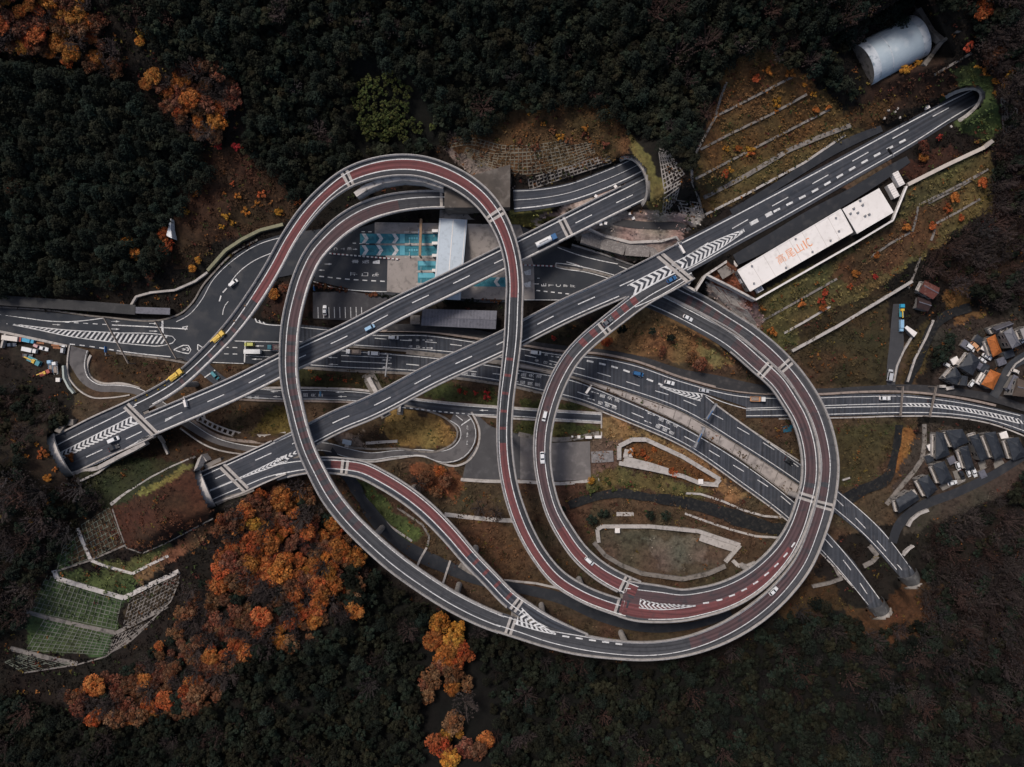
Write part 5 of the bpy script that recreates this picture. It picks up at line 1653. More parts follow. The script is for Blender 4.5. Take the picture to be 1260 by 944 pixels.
# administration building with lettering on its roof
zg = 17.6
t, P, Q = house("admin_building", "long white flat-roofed building lettered in orange beside the expressway", "building", [(907,333),(1033.5,258),(1048.5,286),(922.5,358.5)], zg, 5.2, M_ROOF_W, "flat", eave=.985)
inv = Matrix.Translation(-Vector(t.location))
rf = [c for c in t.children if c.name.startswith("roof")][0]
mb = MB()
zt = zg + 5.2 + .5
ux = Vector((1033.5-907, 258-333)).normalized()
up = Vector((ux.y, -ux.x))
for i, (ch, f) in enumerate(zip("高尾山IC", (0, 13.2, 25.6, 34.3, 39.5))):
    V_, F_ = glyph(ch)
    c = Vector((961, 318.5)) + ux * f
    sx = 10.5 if i < 3 else (1.6 if ch == "I" else 6)
    sy = 11 if i < 3 else 11
    mb.add([W(*(c + ux * (x * sx) + up * (y * sy)), zt + .03) for x, y in V_], F_)
mb.build("roof_lettering", M_ORANGE_TXT, rf, inv=inv)
mb = MB()
for i in range(4):
    a, b = Vector(P[i]), Vector(P[(i+1) % 4])
    for q in (a, b): q.z = zt + .14
    mb.bar(a, b, .35, .3)
mb.build("roof_edge", M_ROOF_W, rf, inv=inv)
mb = MB()
for i in range(1, 8):
    a, b = P[0].lerp(P[1], i / 8), P[3].lerp(P[2], i / 8)
    a = Vector((a.x, a.y, zt + .03)); b = Vector((b.x, b.y, zt + .03))
    mb.bar(a, b, .14, .03)
mb.build("roof_seam", mat("roof_seam_pale", (.5, .46, .43), (.42, .39, .36), .5), rf, inv=inv)
mb = MB()
for i, (u_, v_) in enumerate(((.06,.2),(.12,.85),(.55,.9),(.62,.12),(.8,.15),(.93,.8),(.36,.1),(.9,.3))):
    q = P[0].lerp(P[1], u_).lerp(P[3].lerp(P[2], u_), v_)
    mb.box(Matrix.Translation((q.x, q.y, zt)), .7, .7, .5)
mb.build("roof_vent", M_METAL, rf, inv=inv)
t, P, Q = house("admin_annex", "square white flat-roofed annex with ducts on its roof", "building", [(1036,257.5),(1081,232),(1099,261.5),(1054,288)], zg, 5.0, M_ROOF_W, "flat", eave=.985)
rf = [c for c in t.children if c.name.startswith("roof")][0]
def roof_unit(px, py, sx, sy, sz, z, label, m=None, rz=31):
    mb = MB()
    M = Matrix.Translation(W(px, py, z)) @ Matrix.Rotation(math.radians(rz), 4, 'Z')
    mb.box(M, sx, sy, sz); mb.box(M @ Matrix.Translation((0, 0, sz)), sx * .7, sy * .7, .12, mi=1)
    return tag(mb.build("roof_unit", [m or M_METAL, M_METAL]), label, "air unit", "air units on the white annex roof")
for x, y in ((1058,247),(1061,252.5),(1055,262),(1064,266),(1069,264),(1050,257),(1046,263)):
    roof_unit(x, y, .9, .7, .6, zg + 5.5, "small grey air unit on the white annex roof")
for i, (x, y, l) in enumerate(((1102,222,"upper of two white containers at the end of the annex"),(1095.5,236.5,"white container lying against the annex wall"))):
    t = thing("white_container", l, "container", tuple(W(x, y, zg)), math.radians(-62))
    mb = MB(); mb.box(Matrix.Identity(4), 6.0, 2.5, 2.6); mb.build("box", M_ROOF_W, t)
    mb = MB(); mb.box(Matrix.Translation((3.02, 0, .2)), .06, 2.2, 2.2); mb.build("door", M_METAL, t)
    mb = MB()
    for k in range(6):
        mb.box(Matrix.Translation((-2.5 + k, 0, 2.6)), .1, 2.5, .06)
    mb.build("rib", M_CONC_L, t)
for i, (x, y, l) in enumerate(((913,345,"white plant box at the lower corner of the lettered building"),(933,357,"white plant box by the far lower corner of the lettered building"))):
    t = thing("plant_box", l, "plant box", tuple(W(x, y, zg)), math.radians(31))
    mb = MB(); mb.box(Matrix.Identity(4), 2.6, 1.8, 2.2); mb.build("casing", M_ROOF_W, t)
    mb = MB(); mb.box(Matrix.Translation((0, 0, 2.2)), 1.4, 1.1, .15); mb.build("fan_cover", M_METAL, t)

# blue vaulted hall
zg = 28.5
a, b = Vector((1064, 77)), Vector((1131, 42))
wa, wb = W(a.x, a.y, zg + 3), W(b.x, b.y, zg + 3)
d = (wb - wa).normalized(); n = Vector((-d.y, d.x, 0)); L = (wb - wa).length
t = thing("vaulted_hall", "blue grey vaulted metal hall among brown scrub", "hall", (wa.x, wa.y, zg))
inv = Matrix.Translation(-Vector((wa.x, wa.y, zg)))
def vault(mb, r, s0, s1, N=24):
    for j in range(N):
        for q in range(max(1, int((s1 - s0) / 4))):
            nq = max(1, int((s1 - s0) / 4))
            u0, u1 = s0 + (s1-s0)*q/nq, s0 + (s1-s0)*(q+1)/nq
            t0, t1 = math.pi*j/N, math.pi*(j+1)/N
            f = lambda t_, s: Vector((wa.x, wa.y, zg)) + d * s + n * (r * math.cos(t_)) + Vector((0, 0, r * .92 * math.sin(t_)))
            mb.quad(f(t0, u0), f(t0, u1), f(t1, u1), f(t1, u0))
    return f
R0 = 8.6
mb = MB(); f = vault(mb, R0, 2.8, L - 2.4); mb.build("vault_roof", M_VAULT, t, smooth=True, inv=inv)
mb = MB(); vault(mb, R0 + .06, -.4, 3.0); mb.build("vault_edge", M_VAULT_L, t, smooth=True, inv=inv)
mb = MB(); vault(mb, R0 + .06, L - 2.6, L + .6); mb.build("vault_edge", M_VAULT_L, t, smooth=True, inv=inv)
mb = MB(); vault(mb, R0 + .12, L * .33, L * .33 + .4); mb.build("seam", M_VAULT_L, t, smooth=True, inv=inv)
mb = MB(); 
for s in (-.3, L + .5):
    mb.add([f(math.pi*j/24, s) for j in range(25)], (tuple(range(25)),))
mb.build("end_wall", M_CONC_D, t, inv=inv)
wall("block_wall", "stepped concrete wall behind the blue vaulted hall", "wall", [(1131,10),(1148,38),(1160,48)], 1.5, 1.8, M_CONC_D)
wall("block_wall", "concrete wall angling down past the end of the blue hall", "wall", [(1180,38),(1160,50),(1148,66),(1138,80)], 1.2, 1.6, M_CONC_D)
mb = MB()
for i in range(11):
    f_ = i / 10
    a_ = on_t(1125 + 24*f_, 6 + 36*f_, .5); b_ = on_t(1142 + 14*f_ - 8, 4 + 36*f_ + 14, .5)
    mb.bar(a_, a_.lerp(b_, .7), .5, .8)
tag(mb.build("retaining_grid", M_CONC_D), "dark ribbed slope frame between the blue hall and its back wall", "slope frame")

# long low shed at the upper west edge
def low_roof(label, pts, w, h, m, mi_end=None):
    P = Path([(x, y, None, w) for x, y in pts], step=5)
    t = thing("covered_walkway", label, "covered walkway", tuple(P.at(P.len/2)[0]))
    inv = Matrix.Translation(-Vector(t.location))
    mb = MB(); ribbon(mb, P, ('f', 1), ('f', -1), h); mb.build("roof", m, t, inv=inv)
    mb = MB()
    for sg in (1, -1):
        Q_ = []
        S = P.ss(0, 1e9)
        for s in S:
            p, n_, hw, _, _ = P.at(s)
            e = p + n_ * hw * sg * .96
            Q_ += [e + Vector((0, 0, h - .05)), e - Vector((0, 0, 2))]
        mb.add(Q_, [(2*i, 2*i+1, 2*i+3, 2*i+2) for i in range(len(S)-1)])
    mb.build("wall", M_CONC_D, t, inv=inv)
    return t
low_roof("long dark low roof along the foot of the upper west forest", [(-12,369),(60,374),(120,378),(170,382)], 12, 2.6, mat("roof_dark_long", (.042,.041,.042), (.03,.03,.031), .2, .8, c3=(.055,.053,.053), scale3=.4))
low_roof("short ribbed grey roof at the end of the long dark one", [(171,382.5),(213,384)], 8, 3.0, M_ROOF_G)

# houses beside the east bend
HZ = 3.0
for args in (
 ("tiled_house", "house with a bright orange hipped roof by the grey gabled one", "house", [(1214,417),(1224.6,411.5),(1232.7,433.6),(1222,439.4)], 4.8, M_ROOF_O, "hip"),
 ("tiled_house", "house with a bright orange hipped roof at the road corner", "house", [(1207.7,473),(1218.8,454.6),(1231.6,460),(1222,479.6)], 4.8, M_ROOF_O, "hip"),
 ("slate_house", "dark hipped house between the orange roofs and the green thicket", "house", [(1194,433),(1206.5,443),(1197,462),(1180,452)], 4.8, M_ROOF_D, "hip"),
 ("slate_house", "dark hipped house standing at the frontage road", "house", [(1176,451),(1183.5,463),(1177.5,473.5),(1163,466)], 4.8, M_ROOF_D, "hip"),
 ("slate_house", "small dark house wedged beside the frontage road house", "house", [(1183,462),(1191,464),(1190,475),(1181,474)], 5.0, M_ROOF_D, "gable"),
 ("grey_house", "grey gabled house with one pale roof side by the village road", "house", [(1235,409),(1245,402.7),(1256.6,424),(1245.6,429)], 6.0, mat("roof_pale_grey", (.17,.17,.185), (.12,.12,.135), .4, .6), "hip"),
 ("grey_house", "long dark grey roof behind the pale grey hipped house", "house", [(1220.5,403),(1242,395),(1245.5,402),(1224.6,410.5)], 5.0, mat("roof_mid_grey", (.075,.072,.08), (.055,.052,.06), .4, .7), "gable"),
 ("brown_house", "brown roofed house at the lower corner of the village road", "house", [(1252,465),(1264,470),(1266,489),(1246,487)], 5.5, mat("roof_brown", (.10,.075,.06), (.07,.052,.043), .4, .8), "gable"),
 ("white_house", "white walled house cut off at the edge beside the pale grey roof", "house", [(1255,405),(1266,400),(1272,414),(1260,418)], 5.5, mat("roof_white_small", (.3,.28,.27), (.2,.19,.185), .6, .7), "gable"),
 ("carport", "narrow pale carport roof along the village road", "carport", [(1247,461),(1252.5,464),(1243.5,481),(1238.5,478)], 2.6, M_ROOF_G, "flat"),
 ("rusty_house", "old house with rusty red roof on the bank above the stream", "house", [(1138,345),(1156.5,354.5),(1148,368.5),(1131,359)], 5.0, M_ROOF_R, "gable"),
 ("rusty_house", "low dark outbuilding with red ribs against the rusty roofed house", "house", [(1129,365),(1145.5,370),(1142,383.5),(1128,379)], 3.4, mat("roof_dark_red", (.05,.028,.028), (.03,.02,.02), .5, .85), "gable"),
 ("white_shed", "white flat shed beside the blue lorries", "shed", [(1112.5,403.5),(1115.5,401),(1128,409.5),(1124,415)], 2.6, M_ROOF_W, "flat"),
 ("slate_house", "dark hipped house at the end of the estate with many pale balconies", "house", [(1152,531),(1161,533),(1169,560),(1151.5,566)], 5.2, M_ROOF_D, "hip"),
 ("slate_house", "broad dark hipped house at the top of the estate", "house", [(1164,530),(1184,528),(1192.5,544),(1174,552)], 5.2, M_ROOF_D, "hip"),
 ("slate_house", "dark house above the blue truck in the estate", "house", [(1181,551),(1191,548),(1199.5,577),(1190,579)], 5.0, M_ROOF_D, "hip"),
 ("slate_house", "long dark house with a pale forecourt in the middle of the estate", "house", [(1193,537),(1204,534),(1216.5,565),(1207,568)], 5.2, M_ROOF_D, "hip"),
 ("slate_house", "long dark house with mossy worn forecourt in the estate", "house", [(1211.5,533),(1225,531),(1236.5,563),(1224,566)], 5.2, M_ROOF_D, "hip"),
 ("slate_house", "dark house farthest along the estate road", "house", [(1238.5,540),(1253,538),(1264,561),(1247,567)], 5.2, M_ROOF_D, "hip"),
 ("slate_house", "dark house next to the white cars of the lower estate row", "house", [(1148,572),(1162,567.5),(1173,591),(1158,597)], 5.2, M_ROOF_D, "hip"),
 ("slate_house", "dark house between the footpath and the estate road bend", "house", [(1129.6,590),(1142,584),(1154,602),(1141.5,613)], 5.2, M_ROOF_D, "hip"),
 ("slate_house", "low dark ridged house lying across the start of the estate road", "house", [(1102,615),(1122,603.5),(1132,614.5),(1106,632)], 4.8, M_ROOF_D, "gable"),
):
    name, label, cat, poly, h, rm, kind = args
    cx, cy = sum(p[0] for p in poly)/4, sum(p[1] for p in poly)/4
    zg = tz(cx, cy) - .2
    t, P, Q = house(name, label, cat, poly, zg, h, rm, kind, wall_m=M_WALL_W, windows=h > 4, ridge_line=M_ROOF_D if rm is M_ROOF_D else (M_ROOF_O if rm is M_ROOF_O else None))
    if h >= 4.8 and name != 'brown_house':
        # balcony on the wall that faces west
        best = min(range(4), key=lambda i: ((Q[i] + Q[(i+1) % 4]) / 2).x)
        balcony(t, Q, zg, best)
for i, (x, y, w_, h_, rz_, m_, l) in enumerate((
 (1186,425,4,3,-35,M_ROOF_G,"small grey shed above the long white van"),(1203,420,5,3,-35,M_ROOF_D,"dark shed between the long grey roof and the parked vans"),(1209,429,3,2.4,-30,M_ROOF_W,"white lean-to beside the upper orange roof"),
 (1200,449,3.4,2.6,-35,M_ROOF_G,"grey shed between the dark hipped house and parked cars"),(1172,444,3,2.5,30,M_ROOF_W,"tiny white shed at the thicket's edge"),(1166,477.5,3,1.4,10,M_CONC_L,"white yard wall shed by the frontage road, first"),(1157,475.5,2.6,1.1,0,M_CONC_L,"white kerb shed by the frontage road, second"),
 (1208,453,3.6,3,60,M_ROOF_D,"dark shed above the road corner's orange house"),(1204,464,2,6,-30,M_ROOF_W,"narrow white lean-to along the road corner's orange house"),(1229,445,3.4,3,20,M_ROOF_G,"grey shed at the bend of the village road"),(1238,436,4,3,20,M_ROOF_D,"dark shed below the pale grey hipped house"),
 (1168,566,3,3,-65,M_ROOF_G,"grey shed between the estate's first two houses"),(1146,548,2.4,5,-65,M_ROOF_W,"pale porch at the end house of the estate"),(1146,560,2.4,4,-65,M_CONC_L,"second pale porch at the end house of the estate"),(1206,583,3,2.6,-65,M_ROOF_G,"small grey shed between the pale forecourts"),(1120,607,3,2.4,30,M_CONC_L,"pale shed by the low ridged estate house"),(1141,564,3,3,20,M_ROOF_D,"dark shed below the end house of the estate"),(1232,536,3,3,20,M_ROOF_W,"white shed between the two farthest estate houses"))):
    z_ = tz(x, y)
    t = thing("garden_shed", l, "shed", tuple(W(x, y, z_)), math.radians(rz_))
    mb = MB(); mb.box(Matrix.Identity(4), w_, h_, 2.2, -.3); mb.build("wall", M_WALL_W, t)
    mb = MB(); mb.box(Matrix.Translation((0, 0, 1.9)), w_ * 1.12, h_ * 1.12, .25, taper=.9); mb.build("roof", m_, t)
# forecourts of the estate
for poly in ([(1203,569),(1213,566),(1216,574),(1207,580)], [(1221,566),(1232,563),(1236,570),(1224,577)], [(1155,598),(1170,592),(1176,596),(1160,604)], [(1172,580),(1180,578),(1188,592),(1178,597)]):
    sheet("pavement", poly, mat("forecourt", (.19,.172,.155), (.12,.11,.10), .35, .9, c3=(.085,.078,.07), scale3=.8), .14)

M_POLE = mat('pole_brown', (.22,.185,.16), (.16,.135,.118), .6, .7)
# sign gantries and posts over the valley road
def gantry(label, a, b, h, m=M_METAL, boards=(), w=.45):
    za = min(zb(*a), zb(*b))
    A, B = W(*a, za + h), W(*b, za + h)
    t = thing("sign_gantry", label, "gantry", ((A.x + B.x)/2, (A.y + B.y)/2, za))
    inv = Matrix.Translation(-Vector(t.location))
    mb = MB(); mb.bar(A, B, w, .5); mb.bar(A - Vector((0,0,1)), B - Vector((0,0,1)), w, .3)
    n = int((B - A).length / 2)
    for i in range(n):
        mb.bar(A.lerp(B, i/n) - Vector((0,0,.9 if i % 2 else .1)), A.lerp(B, (i+1)/n) - Vector((0,0,.1 if i % 2 else .9)), .12, .12)
    mb.build("beam", m, t, inv=inv)
    for p in (A, B):
        mb = MB(); mb.cyl(Vector((p.x, p.y, za - 2)), p, .22, n=8); mb.build("post", m, t, inv=inv)
    for f, ln in boards:
        c = A.lerp(B, f); d = (B - A).normalized()
        mb = MB(); mb.bar(c - d*ln/2 + Vector((0,0,.6)), c + d*ln/2 + Vector((0,0,.6)), .18, 2.2); mb.build("sign_board", M_BLUE, t, inv=inv)
gantry("thin brown gantry slanting over the striped part of the valley road, first", (127,391), (157,447), 6.5, M_POLE, w=.3)
gantry("thin brown gantry slanting over the striped part of the valley road, near the stop line", (190,395), (216,441), 6.5, M_POLE, w=.3)
gantry("dark gantry across the upper carriageway near the road fork", (870,516), (882,497), 7, M_METAL, ((.3, 4),), .8)
gantry("grey gantry across the lower carriageway beside the median slabs", (855,551), (867,526), 7, M_METAL, ((.5, 4),), .8)
gantry("slim gantry over the country road by the stream bridge, first", (1109,512), (1112,476), 6.5, M_POLE, w=.35)
gantry("slim gantry over the country road nearer the houses", (1145,513), (1153,476), 6.5, M_POLE, w=.35)
gantry("slim grey gantry over the westbound arrows", (474,463), (477,436), 6.5, M_METAL)
def cantilever(label, base, tip, z, h, m=M_CONC_L, board=None):
    A, B = W(*base, z + h), W(*tip, z + h)
    t = thing("cantilever_sign", label, "sign", (A.x, A.y, z))
    inv = Matrix.Translation(-Vector(t.location))
    mb = MB(); mb.cyl(Vector((A.x, A.y, z - .5)), A, .18, n=8); mb.build("post", m, t, inv=inv)
    mb = MB(); mb.bar(A, B, .2, .2); mb.build("arm", m, t, inv=inv)
    if board:
        d = (B - A).normalized()
        mb = MB(); mb.bar(A.lerp(B, .35) + Vector((0,0,.6)), B + d*.6 + Vector((0,0,.6)), .9 if board is M_ROOF_W else .25, 1.8); mb.build("sign_board", board, t, inv=inv)
cantilever("small pale sign board turned sideways on the upper straight viaduct", (226,488.5), (228.5,499), 20, 1.5, M_ROOF_W, M_ROOF_W)
cantilever("blue traffic sign on a post at the side road mouth", (129.5,437), (129.5,428), 0, 5, M_METAL, M_BLUE)
cantilever("white sign board over the westbound carriageway beside the median", (728,474), (722,482.5), 0, 5.5, M_ROOF_W, M_ROOF_W)
cantilever("blue direction sign over the lower valley road", (394,479.5), (394,486), 0, 5.5, M_METAL, mat("blue_sign_pale", (.10,.30,.5), (.08,.25,.45), 1, .5))
cantilever("tilted white board on the parapet of the lower viaduct, by the lattice slope", (834,298), (841,310), 20.5, 1.2, M_ROOF_W, M_ROOF_W)
cantilever("dark sign arm reaching over the expressway near the depot", (1100,193), (1094,184), 20, 6, M_METAL, M_DARK)
for i, (x, y, l) in enumerate(((386,351,"blue sign board at the corner of the parking lot"),)):
    cantilever(l, (x, y), (x + .5, y + 5), zb(x, y), 3, M_METAL, M_BLUE)
# piers and footings seen beside the straight viaducts
for x, y, rz, sx, sy, h, l in ((459,473,-62,8,2.6,2.2,"white pier head on a square footing beside the lower viaduct"),(473,508,28,3,1.8,1.5,"small pier footing under the lower viaduct above the teardrop lawn"),(493,501.5,85,4.6,1.2,2.2,"slender white pier foot beside the teardrop lawn")):
    z = tz(x, y)
    t = thing("pier_footing", l, "footing", tuple(W(x, y, z)), math.radians(rz))
    mb = MB(); mb.box(Matrix.Translation((0, 0, -1)), sx * 1.35 if sx > 3.5 else 4.4, sy * 2.1, 1.5); mb.build("footing", M_CONC_D, t)
    mb = MB(); mb.box(Matrix.Translation((sx*.1, 0, .5)), sx, sy * .7, h); mb.build("pier_stub", M_CONC_L, t)
# abutment block carrying the tall loop over the toll approach road
mb = MB()
prism(mb, [W(x, y, 22) for x, y in ((548,229),(628,206),(627.5,258),(548,258.5))], 8, 26.2)
t = tag(mb.build("abutment", mat('abutment_top', (.105,.088,.076), (.06,.052,.046), .12, .95, c3=(.16,.14,.125), scale3=.3, bump=.2)), "big weathered concrete block carrying the tall red loop beside the toll roof", "abutment")
wall("retaining_wall", "stained concrete wall under the edge of the big abutment block", "wall", [(541,263),(560,264),(590,265.5),(612,268)], 5, 3.4, M_CONC_D, 9)
wall("retaining_wall", "long pale wall above the curved approach under the grass strip", "wall", [(628,267),(650,271),(668,277)], 3, 2.2, M_CONC_D, 8)
wall("retaining_wall", "pale fluffy-edged concrete wall inside the top of the tall loop", "wall", [(437,239.5),(450,230.5),(470,222.5),(495,218.5),(520,220.5),(546,229)], 1.2, 2.2, M_CONC_L, 27, base=6)
# ------------------------------------------------------------------ slope frames, drains, walls on the land
def lattice(label, corners, nu, nv, w=.45, m=None, h=.14, skip=0.0, seed=1, cat="slope frame", clip=None):
    """concrete grid laid on the slope between four pixel corners"""
    r = random.Random(seed)
    a, b, c, d = [Vector(p) for p in corners]
    g = lambda u, v: (a.lerp(b, u)).lerp(d.lerp(c, u), v)
    mb = MB()
    def seg(p, q):
        if r.random() < skip:
            return
        if clip is not None:
            mid = (p + q) / 2
            if not inside(clip, np.array([mid.x]), np.array([mid.y]))[0]:
                return
        mb.bar(on_t(p.x, p.y, h), on_t(q.x, q.y, h), w, .6)
    for i in range(nu + 1):
        for j in range(nv):
            seg(g(i/nu, j/nv), g(i/nu, (j+1)/nv))
    for j in range(nv + 1):
        for i in range(nu):
            seg(g(i/nu, j/nv), g((i+1)/nu, j/nv))
    return tag(mb.build("slope_lattice", m or M_CONC), label, cat)
M_GRID_G = mat("concrete_mossy", (.17, .175, .145), (.075, .085, .06), .2, .9, c3=(.035,.042,.025), scale3=.5)
M_GRID_B = mat("concrete_beige", (.165, .14, .105), (.105, .09, .066), .25, .9, c3=(.055,.045,.032), scale3=.5)
def lattice_path(label, pts, rows, pitch, w=.4, m=None, h=.16):
    P = Path([(x, y, 0, k) for x, y, k in pts], step=pitch)
    g = [[(q[0] + (t / rows - .5) * q[3] * n[0], q[1] - (t / rows - .5) * q[3] * n[1]) for t in range(rows + 1)] for q, n in zip(P.px, P.N)]
    mb = MB()
    for i in range(len(g)):
        for t in range(rows + 1):
            if t < rows:
                mb.bar(on_t(*g[i][t], h), on_t(*g[i][t+1], h), w, .6)
            if i + 1 < len(g):
                mb.bar(on_t(*g[i][t], h), on_t(*g[i+1][t], h), w, .6)
    return tag(mb.build("slope_lattice", m or M_CONC), label, "slope frame")
M_GRID_W = mat('concrete_grid', (.30,.27,.245), (.19,.17,.155), .3, .9, c3=(.10,.09,.08), scale3=.6)
lattice_path("beige concrete lattice curving above the approach road, broad band", [(572,186,10),(600,196,16),(640,201,26),(690,194,24),(730,182,16)], 6, 5.2, .38, M_GRID_B)
lattice_path("thin beige lattice on the brown slope above the broad lattice band", [(545,181,6),(575,174,8),(620,183,8),(660,182,8),(700,174,6)], 2, 5.2, .34, M_GRID_B)
lattice("pale concrete lattice bordering the curved approach road", [(650,220),(748,190),(752,200),(652,233)], 22, 3, .45, M_CONC_D)
lattice("white diamond lattice on the slope beside the grass hump, upper part", [(810,181),(822,186),(842,214),(817,232)], 6, 9, .42, M_GRID_W, clip=[(806,186),(822,182),(842,212),(836,226),(830,245),(820,260),(815,230)])
lattice("white diamond lattice on the slope beside the grass hump, lower part", [(818,232),(838,222),(832,246),(815,268)], 5, 6, .42, M_GRID_W)
lattice("white lattice over the rocky foot of the hump beside the expressway", [(832,246),(862,250),(866,268),(838,262)], 7, 4, .42, M_GRID_W, skip=.15)
lattice("pale stone lattice next to the square basin of the white building", [(868,347),(905,362),(940,412),(912,395)], 13, 5, .5, M_GRID_W, skip=.08)
lattice("small lattice on the brown slope behind the horseshoe tunnel", [(1232,120),(1252,135),(1250,158),(1236,165)], 5, 6, .45, M_CONC_D)
lattice("curved crib frame of square openings above the side road", [(240,511),(250,509),(252,515),(243,518)], 1, 1, .8, M_CONC)
lattice("mossy grid terrace on the lower west slope, topmost", [(100,646),(134,625),(150,667),(112,688)], 8, 7, .26, M_GRID_G, seed=3)
lattice("small mossy grid beyond the vertical concrete strip of the west slope", [(78,672),(94,652),(108,688),(70,702)], 4, 6, .26, M_GRID_G, seed=4)
lattice("wide mossy grid terrace on the lower west slope, second band", [(58,708),(150,736),(142,774),(36,752)], 18, 8, .26, M_GRID_G, seed=5)
lattice("brown bare grid bending round the corner of the second terrace", [(160,738),(222,706),(212,738),(150,776)], 12, 7, .26, M_CONC_D, seed=6)
lattice("wide mossy grid terrace on the lower west slope, third band", [(56,760),(140,782),(132,806),(32,800)], 16, 8, .26, M_GRID_G, seed=7)
lattice("narrow pale grid at the outer edge of the third terrace", [(142,783),(190,762),(160,790),(132,806)], 10, 4, .32, M_CONC_D, seed=8)
lattice("dim grid fragment at the lowest edge of the west terraces", [(6,815),(30,803),(92,818),(30,828)], 10, 3, .3, M_GRID_G, seed=9)
# crib frame along the side road, as a ribbon of square openings
PCR = Path([(243,513.5,None,6),(268,527,None,7),(300,536.5,None,7),(330,538.5,None,7),(352,535,None,7)], dz=.6)
mb = MB()
for d in (1, -1):
    line(mb, PCR, ('f', d*.85), 0, .6)
s = 0
while s < PCR.len:
    ribbon(mb, PCR, ('f', .8), ('f', -.8), .01, s, s + 1.0, .5)
    s += 2.3
tag(mb.build("slope_lattice", M_CONC), "ribbon of square openings in pale concrete along the side road", "slope frame")

def drain(label, pts, w=.7, m=None, h=.4, name="drain_channel", cat="drain"):
    mb = MB()
    q = []
    for (x0, y0), (x1, y1) in zip(pts[:-1], pts[1:]):
        n = max(1, int(math.hypot(x1 - x0, y1 - y0) / 4))
        q += [on_t(x0 + (x1 - x0) * i / n, y0 + (y1 - y0) * i / n, h) for i in range(n)]
    q.append(on_t(*pts[-1], h))
    for a, b in zip(q[:-1], q[1:]):
        mb.bar(a, b, w, .6)
    return tag(mb.build(name, m or M_CONC_D), label, cat)
for l, pts in (
 ("concrete drain climbing the brown slope beside the forest edge", [(894,101),(887,120),(881,141)]),
 ("concrete drain running down the side of the brown terraced slope", [(881,143),(866,170),(858,185),(851,203),(852,225),(860,245),(866,268)]),
 ("first straight drain across the brown terraced slope, below the small bushes", [(881,143),(930,118),(976,94)]),
 ("second straight drain across the brown terraced slope", [(862,184),(900,164),(950,140),(993,116)]),
 ("third straight drain across the brown terraced slope", [(856,220),(900,197),(960,166),(1022,134)]),
 ("wide berm drain along the foot of the brown terraced slope", [(866,243),(920,215),(970,185),(1010,168),(1047,154)]),
 ("pale edge drain beside the dark strip above the expressway", [(868,264),(920,238),(990,200),(1040,166)]),
 ("first drain of the olive slope below the long beige wall", [(1131,252),(1170,233),(1213,210)]),
 ("twin of the first drain on the olive slope, a step lower", [(1143,250),(1180,231),(1216,208)]),
 ("second drain across the olive slope", [(1152,275),(1180,260),(1206,245)]),
 ("short cross drain joining the two olive slope drains", [(1130,254),(1127,270),(1123,285)]),
 ("short cross drain below the orange bush of the olive slope", [(1151,278),(1149,288),(1146,296)]),
 ("broken drain below the fence of the white building", [(1072,316),(1095,300),(1120,286)]),
 ("drain across the grass near the lower fence corner", [(937,395),(965,380),(1000,360),(1030,343)]),
 ("stone lined drain across the grass above the big diagonal wall", [(965,410),(990,396),(1022,377)]),
 ("drain going down the olive slope to the old house", [(1133,316),(1126,335),(1118,355)]),
 ("thin drain on the scrub above the green tunnel slope", [(1150,92),(1172,79),(1196,65)]),
 ("concrete channel winding above the toll approach, pale", [(715,279),(745,290),(776,298),(815,296),(832,292)]),
 ("thin pale footpath crossing between the red ramps", [(547,633),(580,637),(612,640),(640,641)]),
 ("curved footpath along the orange grass strip to the estate", [(1137.5,522),(1138,545),(1135,565),(1125,580),(1108,600),(1091,621)]),
 ("ditch edge under the bushes of the inner meadow, long pale line", [(844,607),(862,608),(890,617),(915,628),(940,635),(964,637)]),
 ("lower stone edge of the stream inside the ring", [(843,632),(870,642),(900,652),(930,660),(960,662)]),
 ("pale stone edge along the stream below the red ramp", [(434,592),(455,620),(480,648),(507,666)]),
 ("concrete spur between the service road and the curved stream", [(489,625),(505,636),(520,646),(528,660),(526,672)]),
 ("pale verge line of the service road below the red ramps", [(620,714),(660,718),(700,727),(716,737)]),
):
    drain(l, pts, .9 if "berm" not in l and "footpath" not in l else 1.8, M_CONC_D if "pale" not in l and "stone" not in l else M_CONC)
drain("check dam bar across the stream, upper of two", [(525,674),(517,688),(512,700)], .9, M_CONC, .9, "check_dam", "dam")
drain("check dam bar across the stream, nearer the red ramp", [(554,690),(549,705),(545,718)], .9, M_CONC, .9, "check_dam", "dam")
drain("broken concrete slab beside the stream and the red ramp", [(565,695),(578,703),(588,708)], 2.2, M_CONC_D, .8, "concrete_slab", "slab")
drain("small footbridge of two rails under viaduct near the teardrop lawn", [(450,545.5),(470,544),(489,543)], 1.2, M_CONC, .8, "footbridge", "footbridge")
drain("concrete berm topping the second mossy terrace", [(66,702),(70,712),(110,724),(152,736),(180,722),(220,703)], 1.9, M_CONC_L, .35, "berm", "berm")
drain("slim concrete berm above the strip of green grass", [(112,690),(130,697),(163,706),(180,697),(207,684)], 1.1, M_CONC_L, .35, "berm", "berm")
drain("vertical concrete strip between two mossy grids", [(95,650),(102,668),(111,688)], 1.4, M_CONC_L, .35, "berm", "berm")
drain("concrete berm topping the third mossy terrace", [(30,752),(56,760),(100,770),(143,779),(175,762),(206,746)], 1.6, M_CONC_D, .3, "berm", "berm")
drain("faint concrete berm under the third mossy terrace", [(12,798),(32,803),(60,810),(95,817)], 1.8, M_CONC_D, .5, "berm", "berm")
drain("long pale drain running from the terraces towards the western deck", [(160,604),(185,588),(212,574),(240,562)], .9, M_CONC, .4)
drain("curved outer kerb of the mossy terraces", [(220,716),(210,740),(190,760),(160,785),(130,808),(95,818),(30,828)], .5, M_CONC_D, .4, "berm", "berm")
